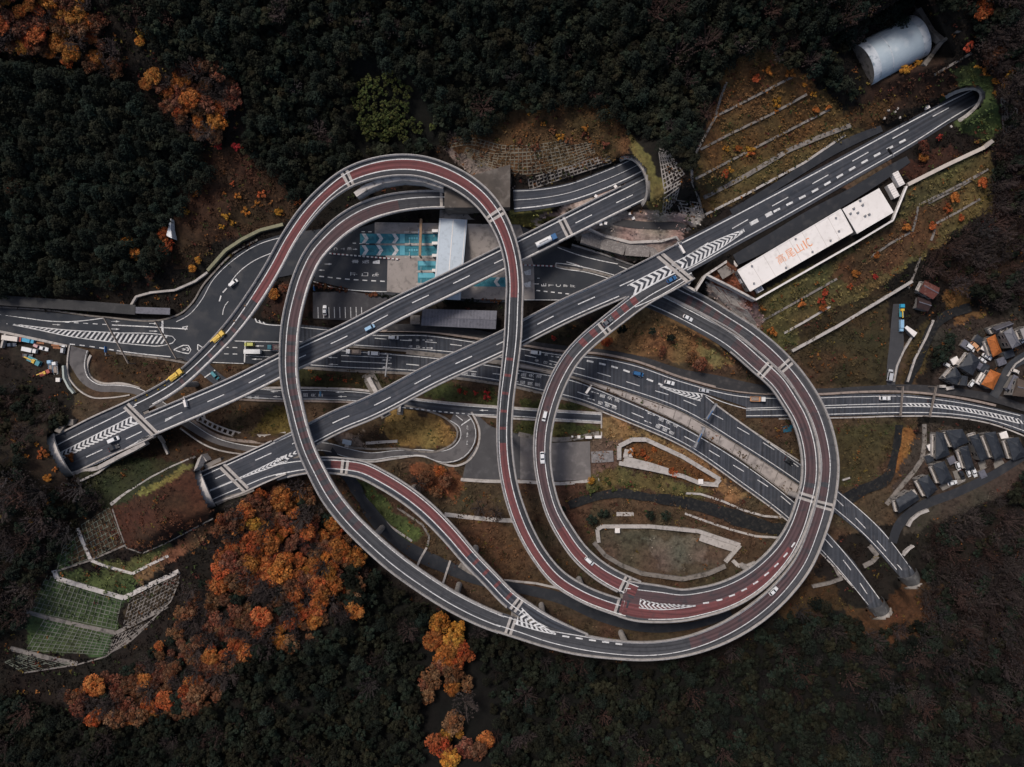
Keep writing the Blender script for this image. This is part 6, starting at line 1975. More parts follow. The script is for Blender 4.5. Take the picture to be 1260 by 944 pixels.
drain("crumbling berm at the corner of the brown terrace", [(136,621),(148,612),(160,604)], 1.3, M_CONC, .5, "berm", "berm")
drain("thin kerb round the brown terrace above the grids", [(138,626),(146,650),(155,674),(175,681),(205,668),(262,638)], .5, M_CONC_D, .4, "berm", "berm")
drain("kerb dividing the grass from the topmost mossy grid", [(66,704),(110,690),(154,671)], .7, M_CONC_D, .4, "berm", "berm")
# retaining walls
W_ = lambda l, pts, h, w, m=None, base=2.0, **k: wall("retaining_wall", l, "wall", pts, h, w, m, base=base, **k)
W_("long beige topped wall above the olive slope near the white building", [(1117.5,227),(1165,203),(1212,181),(1222,173)], 1.6, 1.5, mat("wall_beige", (.50,.44,.39), (.40,.35,.31), .3, .9))
W_("long diagonal wall between the olive slope and the dark yard", [(1123,346),(1080,372),(1030,402),(975,432)], 1.6, 1.2, M_CONC, base=5)
W_("pale cropped wall ringing the autumn bushes inside the ring, upper leg", [(762,566),(762,549),(778,541),(795,541),(840,562),(886,590),(880,597)], 1.4, 1.8, M_CONC)
W_("pale cropped wall ringing the autumn bushes inside the ring, lower leg", [(762,570),(800,577),(840,586),(862,595),(884,597)], 1.4, 1.8, M_CONC)
W_("short broad slab wall below the autumn bushes inside the ring", [(768,565),(800,573),(822,580)], 1.0, 2.6, M_CONC)
W_("round wall of the gravel basin inside the ring, upper side", [(737,668),(735,652),(741,648),(800,648),(860,654),(911,671),(893,692)], 1.3, 1.6, M_CONC)
W_("round wall of the gravel basin inside the ring, lower side", [(731,668),(745,684),(765,696),(790,706),(840,713),(870,707),(893,697)], 1.3, 1.8, M_CONC_D)
W_("broad sloped slab at the inner end of the gravel basin", [(862,660),(885,668),(905,674)], .9, 4.0, M_CONC)
W_("curved lattice wall along the foot of the upper west hill", [(348,276),(320,283),(298,294),(277,308),(255,333)], 1.8, 1.3, mat("wall_olive", (.24,.23,.15), (.15,.145,.095), .8, .9))
W_("wall continuing past the junction to the ribbed grey roof", [(255,335),(240,346),(215,357),(185,360),(167,365),(160,377)], 1.4, .9, M_CONC)
W_("low wall along the blue lorry driveway and the stream bank, inner", [(1123,414),(1112,432),(1104,450),(1100,470)], 1.0, .8, M_CONC)
W_("low wall along the stream bank beside the blue lorry driveway, outer", [(1149,394),(1140,415),(1126,442),(1117,470)], 1.0, .9, M_CONC)
W_("wall curving below the estate road at its lower end", [(1118,648),(1122,640),(1132,632),(1143,628)], 1.2, 1.2, M_CONC)
W_("pale green railing wall at the edge of the truck yard", [(77,450),(78,465),(84,477),(90,484)], 1.4, .8, mat("wall_mint", (.34,.38,.36), (.26,.29,.275), .5, .8))
W_("boundary wall at the outer end of the truck yard", [(6,411),(3,420),(1,428)], 1.5, .8, M_CONC)
W_("wall edging the village road bend", [(1240,463),(1250,448),(1262,440)], 1.0, .6, M_CONC)
W_("thin white parapet stub near the estate stream", [(1037,591),(1046,588)], 1.0, .7, M_CONC_L)
W_("rubble wall beside the upper small tunnel mouth", [(1112,684),(1119,676),(1125,672)], 1.4, .8, M_CONC_L)
W_("concrete apron between the two small tunnel mouths", [(1063,697),(1074,691),(1080,684),(1070,672)], .8, 2.0, M_CONC_D)
W_("low wall crossing the brush below the outer ring", [(1000,722),(1020,718),(1037,712)], 1.2, 1.4, M_CONC_D)
W_("kinked wall stub beside the outer ring and lower tunnel road", [(1027,698),(1032,708),(1036,712)], 1.2, 1.0, M_CONC_D)
W_("pale stone pad at the sloped corner of the gravel basin", [(902,690),(908,696),(920,697),(930,693)], .8, 1.6, M_CONC)
W_("white fence wall along the back of the lettered building", [(1116,229),(1099,271),(1050,300.5),(930,369)], 1.6, .7, M_ROOF_W, z=17.6, base=3)
W_("white fence wall from the lettered building down to the expressway joint", [(930,369),(900,353),(870,338)], 1.6, .8, M_CONC_L, z=17.4, base=3)
W_("white frame round the square basin next to the expressway joint", [(842,350),(856,358),(868,339),(900,318),(907,328)], 1.4, .9, M_CONC_L, z=17.5, base=3)
W_("stone faced embankment above the toll approach, upper rim", [(725,281),(745,291),(775,299),(815,297),(832,291),(838,300)], .8, .7, M_CONC, base=2)
W_("broad rough stone bank above the toll approach", [(716,288),(740,296),(770,304),(800,306),(825,304)], .4, 7.0, mat("stone_bank", (.20,.18,.17), (.11,.10,.095), .5, .95, c3=(.28,.26,.245), scale3=1.5, bump=.5), base=3)
# little white boxes and posts
def smallbox(name, label, cat, px, py, sx, sy, sz, rz, m, z=None, group=None):
    zz = tz(px, py) if z is None else z
    mb = MB()
    mb.box(Matrix.Identity(4), sx, sy, sz, -.3); mb.box(Matrix.Translation((0, 0, sz - .3)), sx * 1.06, sy * 1.06, .12)
    o = mb.build(name, m)
    o.location = W(px, py, zz); o.rotation_euler = (0, 0, math.radians(rz))
    return tag(o, label, cat, group)
for x, y, sx, sy, l in ((712,537.5,1.2,1.2,"square white cabinet on the strip beside the gravel lot"),(724,538,2.6,1.1,"long white cabinet on the strip beside the gravel lot"),(735.5,537.5,2.8,1.1,"pale white cabinet at the end of the strip beside the gravel lot"),(704,537,.7,.7,"tiny white post box beside the gravel lot")):
    smallbox("cabinet", l, "cabinet", x, y, sx, sy, 1.3, 0, M_ROOF_W)
for x, y, l in ((861,592,"little white hut in the pointed end of the bush enclosure"),(759,652,"little white hut at the rim of the gravel basin")):
    t = thing("pump_hut", l, "hut", tuple(W(x, y, tz(x, y))))
    mb = MB(); mb.box(Matrix.Identity(4), 1.8, 1.8, 2.0, -.3); mb.build("wall", M_CONC_L, t)
    mb = MB(); mb.box(Matrix.Translation((0, 0, 1.7)), 2.1, 2.1, .15); mb.build("roof", M_ROOF_W, t)
smallbox("cabinet", "pale utility box on the concrete yard by the side road", "cabinet", 427.5, 544, 3.6, 1.8, 1.6, -12, M_ROOF_B)
smallbox("cabinet", "small beige box beside the pale utility box", "cabinet", 427, 548.5, 1.6, 1.0, 1.0, -12, M_CONC_L)
for i, (x, y) in enumerate(((775,263),(779,269),(757,230),(733,242),(745,275),(739,276))):
    smallbox("cabinet", "little white box on the concrete apron round the hump tunnel", "cabinet", x, y, 1.1, 1.1, 1.0, 20 * i, M_ROOF_W, group="white boxes on the tunnel apron")
for i, (x, y) in enumerate(((1093,136),(1101,138),(1104,134),(1088,146),(1107,145),(1170,156))):
    smallbox("cabinet", "pale block in the scrub above the expressway edge", "block", x, y, .9, .7, .6, 25 * i, M_CONC, group="pale blocks scattered above the expressway")
smallbox("cabinet", "white post on the parapet of the horseshoe tunnel approach", "cabinet", 1139.5, 133, 1.4, 1.4, 1.6, 30, M_ROOF_W)
smallbox("equipment_pad", "square basin with grey machinery beside the expressway joint", "machinery", 893, 334, 5.5, 4, .8, 31, M_CONC_D, 17.4)
smallbox("concrete_pad", "square rubble pad beside the gravel lot", "pad", 741, 562, 9, 4.6, .4, 3, mat("rubble_pad", (.26,.24,.235), (.10,.095,.095), .6, .9))
smallbox("stone_table", "small stone slab in the meadow inside the ring", "slab", 769, 632.5, 7, 1.6, .6, 0, M_CONC)
for i, (x, y) in enumerate(((770,558),(776.5,557))):
    smallbox("stair_block", ("first" if i == 0 else "second") + " pale stair block at the corner of the bush enclosure", "stairs", x, y, 1.8, 3.6, 1.2, -12, M_CONC)
smallbox("pool", "small round teal pool behind the ring ramps", "pool", 970, 527.5, 4.4, 2.6, .3, 10, mat("teal_water", (.03,.11,.16), (.02,.08,.12), .5, .2))
# the white wedge in the upper west wood
mb = MB()
prism(mb, [on_t(x, y, 0) for x, y in ((212.5,271),(214.3,271),(215,283),(218,296),(211,293),(212,283))], tz(214, 285) - 3, tz(214, 285) + 4)
tag(mb.build("marker_wedge", mat("white_wedge", (.8,.8,.8), (.6,.6,.61), 1.2, .8, c3=(.25,.25,.25), scale3=2.0)), "narrow white wedge standing among the trees of the upper west wood", "monument")

# ------------------------------------------------------------------ vehicles
PAINTS = {}
def paint(c):
    if c not in PAINTS:
        rgb = {"white": (.66,.66,.66), "silver": (.42,.43,.45), "black": (.018,.019,.022), "blue": (.02,.10,.24), "sky": (.25,.42,.58), "yellow": (.62,.40,.05), "lime": (.42,.42,.10),
               "teal": (.05,.22,.27), "grey": (.10,.105,.115), "orange": (.50,.26,.13), "pink": (.5,.3,.3), "red": (.35,.07,.05), "brown": (.25,.2,.17), "cream": (.6,.55,.5), "navy": (.018,.035,.07), "cyan": (.03,.28,.45)}[c]
        m = mat("car_paint_" + c, rgb, tuple(x * .93 for x in rgb), .3, .32, spec=.5)
        PAINTS[c] = m
    return PAINTS[c]
M_LAMP = mat("lamp_glass", (.6, .6, .58), rough=.2)
M_TAIL = mat("tail_lamp", (.3, .02, .02), rough=.3)

def wheel(t, x, y, r=.33, w=.24):
    mb = MB(); mb.cyl((x, y - w/2, r), (x, y + w/2, r), r, n=12)
    return mb.build("wheel", M_TYRE, t)

def make_car(L=4.4, Wd=1.76, H=1.46, van=False):
    t = empty("car")
    me = MB()
    # body: stations along x with widths and heights of the shoulder line
    if van:
        st = [(-L/2, .55, .9), (-L/2+.1, .92, 1.0), (L/2-.9, .95, 1.0), (L/2-.25, .9, .9), (L/2, .6, .6)]
    else:
        st = [(-L/2, .62, .62), (-L/2+.18, .9, .86), (-.6, 1.0, .92), (.8, 1.0, .92), (L/2-.5, .93, .8), (L/2-.1, .78, .68), (L/2, .55, .52)]
    rows = []
    for x, wf, zt in st:
        h = Wd/2 * wf
        rows.append([(x, -h, .28), (x, -h*1.0, zt*.75), (x, -h*.9, zt), (x, h*.9, zt), (x, h, zt*.75), (x, h, .28)])
    P = [p for r in rows for p in r]
    F = [(i*6+j, i*6+(j+1) % 6, i*6+6+(j+1) % 6, i*6+6+j) for i in range(len(rows)-1) for j in range(6)]
    F += [(5,4,3,2,1,0), tuple(6*(len(rows)-1)+j for j in range(6))]
    me.add(P, [f[::-1] for f in F])
    zs = 1.0 if van else .9
    xa, xb, ta, tb = (-L/2+.1, L/2-.75, -L/2+.3, L/2-1.45) if van else (-L/2+.35, L/2-1.35, -L/2+.95, L/2-2.05)
    hw, tw = Wd/2*.88, Wd/2*.74
    # roof panel
    me.add([(ta, -tw, H), (tb, -tw, H), (tb, tw, H), (ta, tw, H), (ta-.05, -tw-.03, H-.06), (tb+.05, -tw-.03, H-.06), (tb+.05, tw+.03, H-.06), (ta-.05, tw+.03, H-.06)],
           ((0,1,2,3), (4,5,1,0), (5,6,2,1), (6,7,3,2), (7,4,0,3)))
    # pillars
    for sy in (-1, 1):
        for xo, xi in ((xa, ta), (xb, tb), ((xa+xb)/2, (ta+tb)/2)):
            me.cyl((xo, sy*hw, zs-.02), (xi, sy*tw, H-.03), .05, n=5)
    me.build("body", paint("white"), t)
    g = MB(); g.add([(xa, -hw, zs), (ta, -tw, H-.07), (ta, tw, H-.07), (xa, hw, zs)], ((0,1,2,3),)); g.build("rear_window", M_GLASS, t)
    g = MB(); g.add([(xb, -hw, zs), (tb, -tw, H-.07), (tb, tw, H-.07), (xb, hw, zs)], ((3,2,1,0),)); g.build("windscreen", M_GLASS, t)
    for sy in (-1, 1):
        g = MB(); g.add([(xa, sy*hw, zs), (xb, sy*hw, zs), (tb, sy*tw, H-.07), (ta, sy*tw, H-.07)], ((0,1,2,3),)); g.build("side_window", M_GLASS, t)
        g = MB(); g.box(Matrix.Translation((L/2-.12, sy*Wd*.32, .56)), .2, .34, .14); g.build("headlight", M_LAMP, t)
        g = MB(); g.box(Matrix.Translation((-L/2+.04, sy*Wd*.32, .66)), .12, .3, .14); g.build("tail_light", M_TAIL, t)
        wheel(t, L*.31, sy*(Wd/2-.1)); wheel(t, -L*.31, sy*(Wd/2-.1))
    return t
def make_truck(L=7.5, Wd=2.3, H=3.0, cab=1.9, kind="box"):
    t = empty("truck")
    mb = MB()
    mb.box(Matrix.Translation((L/2-cab/2, 0, .45)), cab, Wd*.95, 2.0, taper=.94)
    mb.build("body", paint("white"), t)
    g = MB(); g.add([(L/2+.015, -Wd*.42, 1.35), (L/2+.015, Wd*.42, 1.35), (L/2-.09, Wd*.40, 2.2), (L/2-.09, -Wd*.40, 2.2)], ((0,1,2,3),)); g.build("windscreen", M_GLASS, t)
    mb = MB(); mb.box(Matrix.Translation((-.1, 0, .5)), L-.4, Wd*.5, .35); mb.build("chassis", M_DARK, t)
    l = L - cab - .25
    if kind == "box":
        mb = MB(); mb.box(Matrix.Translation((-L/2+l/2, 0, .8)), l, Wd, H-.8); mb.build("cargo_box", paint("white"), t)
        mb = MB()
        for s in (-1, 1):
            mb.box(Matrix.Translation((-L/2+l/2, s*(Wd/2-.04), H)), l, .08, .05)
        mb.build("edge_rail", M_METAL, t)
    elif kind == "bed":
        mb = MB(); mb.box(Matrix.Translation((-L/2+l/2, 0, .8)), l, Wd, .2)
        for s in (-1, 1):
            mb.box(Matrix.Translation((-L/2+l/2, s*Wd/2, .95)), l, .08, .5)
        mb.box(Matrix.Translation((-L/2, 0, .95)), .08, Wd, .5); mb.box(Matrix.Translation((-L/2+l, 0, .95)), .08, Wd, .8)
        mb.build("cargo_bed", paint("white"), t)
        mb = MB(); mb.box(Matrix.Translation((-L/2+l/2, 0, 1.0)), l*.8, Wd*.8, .5, taper=.8); mb.build("load", paint("brown"), t)
    elif kind == "tank":
        mb = MB(); mb.cyl((-L/2, 0, 1.85), (-L/2+l, 0, 1.85), 1.12, n=18); mb.build("tank", paint("white"), t, smooth=False)
        mb = MB(); mb.box(Matrix.Translation((-L/2+l/2, 0, 2.92)), l*.6, .4, .12)
        for i in range(3):
            mb.cyl((-L/2+l*(i+1)/4, 0, 2.95), (-L/2+l*(i+1)/4, 0, 3.15), .28, n=10)
        mb.build("hatch", M_METAL, t)
    elif kind == "crane":
        mb = MB(); mb.box(Matrix.Translation((-L/2+l/2, 0, .8)), l, Wd, .3); mb.build("cargo_bed", paint("grey"), t)
        mb = MB(); mb.box(Matrix.Translation((-L/2+l*.8, 0, 1.1)), 1.2, 1.6, 1.3); mb.build("turret", paint("yellow"), t)
        mb = MB(); mb.bar((-L/2+l*.8, .2, 2.6), (-L/2-.6, .2, 2.9), .4, .4); mb.bar((-L/2+l*.8, .2, 2.2), (-L/2+l*.3, .2, 2.5), .2, .2); mb.build("boom", paint("yellow"), t)
    for x in (L/2-cab*.5, -L*.22, -L*.36):
        for s in (-1, 1):
            wheel(t, x, s*(Wd/2-.2), .45, .3)
    for s in (-1, 1):
        g = MB(); g.box(Matrix.Translation((L/2, s*Wd*.36, .7)), .1, .3, .2); g.build("headlight", M_LAMP, t)
    return t
PROTO = {"car": make_car(), "van": make_car(4.3, 1.72, 1.9, True), "kei": make_car(3.6, 1.55, 1.75, True), "box": make_truck(), "trailer": make_truck(9.2, 2.5, 3.5, 1.0, "box"), "bed": make_truck(6.2, 2.1, 3, 1.7, "bed"),
         "tank": make_truck(9.0, 2.4, 3.2, 2.1, "tank"), "crane": make_truck(6.4, 2.2, 3, 1.8, "crane")}
NAME = {"car": "car", "van": "van", "kei": "van", "box": "truck", "trailer": "truck", "bed": "truck", "tank": "tank_truck", "crane": "crane_truck"}
used = set()
def vehicle(kind, px, py, ang, color, label, path=None, z=None, cargo=None, cab=None, scale=1.0):
    src = PROTO[kind]
    t = src if kind not in used else copy_tree(src)
    used.add(kind)
    t.name = NAME[kind]
    if path is not None:
        s = path.near(px, py)
        p, n, hw, _, _ = path.at(s)
        z = p.z + .03
        if ang in ("+", "-"):
            tv = Vector((n.y, -n.x))
            if ang == "-":
                tv = -tv
            a = math.atan2(tv.y, tv.x)
        else:
            a = math.radians(ang)
    else:
        a = math.radians(ang)
        if z is None:
            z = zb(px, py) + .22
    t.location = W(px, py, z)
    t.rotation_euler = (0, 0, a)
    t.scale = (scale,) * 3
    tag(t, label, {"tank_truck": "truck", "crane_truck": "crane truck"}.get(NAME[kind], NAME[kind]))
    for ch in t.children:
        nm = ch.name.split(".")[0]
        c = None
        if nm == "body": c = cab or color
        if nm in ("cargo_box", "cargo_bed", "tank"): c = cargo or color
        if c:
            ch.material_slots[0].link = 'OBJECT'
            ch.material_slots[0].material = paint(c)
    return t
VH = vehicle
VH("van", 455.5, 403.5, "+", "sky", "pale blue van on the straight viaduct between the toll office and the parking lot", PA)
VH("tank", 672, 297, "+", "white", "white tank truck with blue cab near the hump tunnel viaduct joint", PA, cab="blue")
VH("van", 141, 541, 24, "white", "white van on the broad western deck beside the chevrons", None, 20.05, scale=1.1)
VH("car", 141, 551, 24, "black", "black car next to the white van on the broad western deck", None, 20.05)
VH("car", 826, 344, 29, "blue", "blue car merging beside the expressway chevrons", None, 20.05)
VH("car", 747, 396.5, 38, "grey", "dark grey car at the joint of the inner red ramp", PL3)
VH("car", 846, 391.5, "-", "white", "white car on the ring ramp climbing from the toll gates", PRI)
VH("car", 400, 382, 90, "white", "white car alone in the marked parking bays")
VH("van", 484.5, 415.5, -2, "white", "white van on the eastbound carriageway below the toll office")
VH("bed", 436, 433, 177, "white", "small white truck with brown load waiting beside the median", cargo="brown")
VH("van", 460, 435, 177, "white", "white van queueing behind the small truck beside the median", scale=1.15)
VH("van", 659, 434, -6, "white", "white van leaving the shadow of the tall loop on the valley road", scale=1.1)
VH("van", 785, 460, -14, "blue", "blue van on the valley road before the fork", scale=1.1)
VH("car", 823.5, 471, -14, "white", "white hatchback beside the start of the fork chevrons")
VH("car", 866, 480.5, -9, "silver", "silver car taking the east branch of the fork")
VH("bed", 931, 491, -2, "orange", "orange truck passing under the ring ramps on the country road", cab="white", cargo="orange")
VH("car", 1088, 490, 0, "white", "white car on the country road below the driveway mouth", scale=1.1)
VH("car", 1146, 493, -3, "black", "black car on the country road near the striped median", scale=.8)
VH("van", 670, 512, "+", "white", "white van on the inner red ramp above the gravel lot, upper of two", PL3)
VH("car", 667.3, 563, "+", "white", "white car on the inner red ramp beside the gravel lot, lower of two", PL3, scale=1.1)
VH("van", 725, 690, "+", "white", "white van on the inner red ramp above the gravel basin", PL3)
VH("car", 951, 727, "+", "white", "white car alone on the outer ring ramp", PRO)
VH("car", 970, 568, -35, "black", "black car on the upper dual carriageway heading to the tunnel")
VH("van", 307.5, 424, 180, "lime", "lime yellow van at the head of the crossroads queue")
VH("trailer", 312, 433, 180, "white", "long white truck at the crossroads stop line", scale=.8)
VH("bed", 340, 427.5, 180, "teal", "teal truck behind the lime van, half below the grey ramp", cargo="pink", cab="teal")
VH("van", 288, 348.5, 40, "white", "white van on the curved approach to the toll gates")
VH("crane", 270, 414.5, 40, "yellow", "yellow works truck on the tall loop's shoulder, upper of two", PL2, scale=.9)
VH("crane", 218, 461.5, 36, "yellow", "yellow works truck near the foot of the tall loop, lower of two", PL2)
VH("van", 265.5, 462, -48, "teal", "teal van at the mouth of the lower valley road")
VH("crane", 1108, 382.5, 90, "cyan", "blue truck parked at the top of the driveway", cargo="teal", scale=.85)
VH("box", 1107.5, 401, -90, "sky", "pale blue truck parked nose down the driveway", cargo="sky", scale=.66)
VH("van", 1094, 462, 80, "silver", "silver van parked at the foot of the driveway", scale=1.2)
VH("kei", 1192, 428, -34, "white", "long white van above the dark hipped house", scale=1.35)
VH("kei", 1198, 427, -42, "orange", "orange topped van beside the long white van", scale=1.35)
VH("kei", 1165, 450, -30, "white", "white van by the green thicket and frontage road house")
VH("car", 1213.5, 439, -30, "white", "white car below the upper orange roof")
VH("car", 1208, 443.5, -35, "white", "white car close to the dark hipped house", scale=.85)
VH("kei", 1194, 471.5, 52, "white", "white van beside the frontage road, near the lower orange roof")
VH("kei", 1255.5, 417.5, -60, "white", "white van squeezed between the grey house and the edge")
VH("kei", 1248, 457, -20, "cream", "cream van at the top of the narrow carport")
VH("car", 1240, 474, 60, "white", "white car under the end of the narrow carport")
VH("kei", 1177.5, 573.5, -70, "white", "white van upper in the estate courtyard", scale=1.1)
VH("kei", 1190.5, 582.5, -68, "white", "white box van below the blue striped truck", scale=.9)
VH("car", 1197.5, 581, -68, "white", "white car parked beside the pale forecourt of the estate")
VH("car", 1171, 594, 15, "white", "white car at the gate of the lower estate house", scale=.95)
VH("car", 1182.5, 584.5, -68, "black", "black car in the estate courtyard between white vans")
VH("box", 1186.5, 571, -66, "blue", "narrow blue truck parked along a dark estate house", cargo="blue", scale=.75)
# the truck yard in the west
VH("trailer", 18.5, 417, -7, "cream", "long cream truck along the road wall of the yard", z=tz(18,417)+.05, cab="red", scale=.85)
VH("box", 37, 419.5, -12, "cyan", "bright blue truck in the corner of the yard", z=tz(37,419)+.05, scale=.7)
VH("box", 39, 431, -12, "white", "white truck in the middle of the yard", z=tz(39,431)+.05, scale=.8)
VH("kei", 48, 426.5, -25, "pink", "pinkish van behind the white truck of the yard", z=tz(48,426)+.05)
VH("car", 54.5, 429, -15, "white", "white car nose to the orange beams of the yard", z=tz(54,429)+.05)
VH("crane", 44, 444.5, -25, "teal", "dark green crane truck at the back of the yard", z=tz(44,444)+.05)
VH("bed", 64, 451, 95, "sky", "pale blue truck near the yard gate, first of a pair", z=tz(64,451)+.05, scale=.85)
VH("bed", 70, 453, 95, "white", "white truck near the yard gate, second of a pair", z=tz(70,453)+.05, scale=.85)
VH("crane", 57, 459, 20, "red", "red digger truck at the yard's lower bank", z=tz(57,459)+.05, scale=.8)
VH("kei", 79, 430, 85, "silver", "silver van by the yard entrance", z=tz(79,430)+.05)
VH("car", 35, 438, -5, "grey", "grey car wedged behind the white yard truck", z=tz(35,438)+.05)
VH("car", 15, 424.5, 5, "navy", "navy car behind the long cream truck", z=tz(15,424)+.05)
for k, src in PROTO.items():
    if k not in used:
        for ch in list(src.children_recursive):
            bpy.data.objects.remove(ch)
        bpy.data.objects.remove(src)
for x, y, l in ((49,421.5,"orange beam lying along the road wall of the yard, first"),(68,424.5,"orange beams stacked at the yard's road wall"),(70,427.5,"pale orange beam at the edge of the yard stack")):
    mb = MB()
    for i in range(3):
        mb.bar(W(x-5, y-.6+i*.7, tz(x, y)+.5), W(x+5, y+.4+i*.7, tz(x, y)+.5), .28, .3)
    tag(mb.build("timber_beam", mat("orange_beam", (.32,.14,.07), (.22,.1,.05), 1, .8)), l, "beam")
smallbox("white_tank", "round white tank at the yard's lower bank", "tank", 73, 467.5, 1.6, 1.6, 1.4, 0, M_ROOF_W)
# works cones on the tall loop
for i, (x, y) in enumerate(((203,474.5),(195,479.5),(181,486.5),(167.5,493),(278,398),(283,392),(301.5,376.5),(288.5,395),(213,468))):
    s = PL2.near(x, y); z = PL2.at(s)[0].z
    t = thing("traffic_cone", "yellow traffic cone on the shoulder of the tall loop" if i < 4 or i == 8 else "white orange traffic cone by the works truck on the loop", "traffic cone", tuple(W(x, y, z + .03)), 0, "cones at the foot of the tall loop" if i < 4 or i == 8 else "cones above the upper works truck")
    mb = MB(); mb.box(Matrix.Identity(4), .7, .7, .08); mb.build("cone_base", M_TYRE, t)
    mb = MB(); mb.cyl((0, 0, .08), (0, 0, 1.0), .34, .06, 10); mb.build("cone", paint("yellow" if i < 4 or i == 8 else "orange"), t)
# ------------------------------------------------------------------ trees
def leaf_mat(name, c, c2=None, rand=.25):
    return mat(name, c, c2 or tuple(x * .6 for x in c), .9, .85, 3, attr="tint", obj_rand=rand, spec=.12)
M_CONIFER = leaf_mat("conifer_needles", (.0125, .0165, .0115), (.007, .0105, .0080), .35)
M_BROAD = leaf_mat("evergreen_leaves", (.0135, .018, .0115), (.0075, .0115, .0085), .35)
M_YG = leaf_mat("yellow_green_leaves", (.065, .075, .022), (.038, .048, .016), .35)
M_ORANGE = leaf_mat("orange_leaves", (.31, .098, .026), (.185, .06, .02), .3)
M_RUST = leaf_mat("rust_leaves", (.135, .054, .028), (.085, .037, .022), .35)
M_GOLD = leaf_mat("golden_leaves", (.33, .150, .025), (.22, .095, .02), .25)
M_REDL = leaf_mat("red_leaves", (.27, .04, .022), (.17, .028, .018), .2)
M_TWIG = leaf_mat("bare_twigs", (.032, .024, .022), (.02, .0155, .015), .35)

def tri_mesh(name, T, tint, m, shade=None):
    """T: (n,3,3) triangles, tint: (n,) or (n,3)"""
    n = len(T)
    me = bpy.data.meshes.new(name)
    me.vertices.add(n * 3); me.vertices.foreach_set("co", T.reshape(-1).astype(np.float32))
    me.loops.add(n * 3); me.loops.foreach_set("vertex_index", np.arange(n * 3, dtype=np.int32))
    me.polygons.add(n); me.polygons.foreach_set("loop_start", np.arange(0, n * 3, 3, dtype=np.int32))
    ca = me.color_attributes.new("tint", 'FLOAT_COLOR', 'POINT')
    col = np.ones((n, 3, 4), np.float32)
    t = np.asarray(tint, np.float32)
    col[..., :3] = t[:, None, None] if t.ndim == 1 else t[:, None, :]
    ca.data.foreach_set("color", col.reshape(-1))
    me.update()
    me.materials.append(m)
    return me

def leaves(c, nrm, size, r):
    """one triangle per centre c, roughly facing nrm"""
    n = len(c)
    nrm = nrm + r.normal(0, .45, (n, 3))
    nrm /= np.linalg.norm(nrm, axis=1)[:, None] + 1e-9
    a = np.cross(nrm, r.normal(0, 1, (n, 3)))
    a /= np.linalg.norm(a, axis=1)[:, None] + 1e-9
    b = np.cross(nrm, a)
    s = size * r.uniform(.6, 1.3, n)[:, None]
    return np.stack([c - a * s * .6 - b * s * .35, c + a * s * .6 - b * s * .35, c + b * s * .75], 1)

def conifer(n, R, H, seed):
    r = np.random.default_rng(seed)
    u = r.random(n) ** .6                      # share of the radius, seen from above
    nb = 7 + seed % 4
    th = r.random(n) * 2 * np.pi
    lobes = 1 + .22 * np.cos(th * nb + seed) + .15 * np.cos(th * 3 + seed * 2.1)
    rad = R * u * lobes * 1.05
    z = H * (.95 - .42 * u ** 1.6) - r.random(n) ** 2 * H * .22
    c = np.stack([rad * np.cos(th), rad * np.sin(th), z], 1) + r.normal(0, .12, (n, 3))
    nr = np.stack([np.cos(th) * .5 * u, np.sin(th) * .5 * u, np.ones(n)], 1)
    return leaves(c, nr, .13 * R + .18, r), r.uniform(.5, 1.6, n)

def round_crown(n, R, H, seed, k=13, flat=.62, hue=0.0, lf=1.0):
    r = np.random.default_rng(seed)
    cen = []
    ax = r.uniform(.75, 1.2)
    for i in range(k):
        for _ in range(30):
            p = r.normal(0, 1, 3); p /= np.linalg.norm(p); p *= R * .82 * r.random() ** .45; p[2] = abs(p[2]) * .7
            if all(np.linalg.norm(p - q) > R * .24 for q in cen):
                break
        cen.append(p * np.array([ax, 1 / ax, 1]))
    cen = np.array(cen)
    rs = R * r.uniform(.13, .30, k)
    wgt = rs ** 2 / (rs ** 2).sum()
    j = r.choice(k, n, p=wgt)
    d = r.normal(0, 1, (n, 3)); d[:, 2] = np.abs(d[:, 2]) * 1.1 - .3
    d /= np.linalg.norm(d, axis=1)[:, None]
    c = cen[j] + d * rs[j][:, None] * r.uniform(.8, 1.12, n)[:, None]
    c[:, 2] = c[:, 2] * flat * (H / R) * .62 + H * .45
    t = r.uniform(.6, 1.5, n) * r.uniform(.65, 1.35, k)[j]
    if hue:
        hs = r.uniform(-hue, hue, k)[j]
        t = np.stack([t, t * (1 + hs), t * (1 + hs * 1.3)], 1)
    return leaves(c, d + np.array([0, 0, .35]), (.075 * R + .13) * lf, r), t

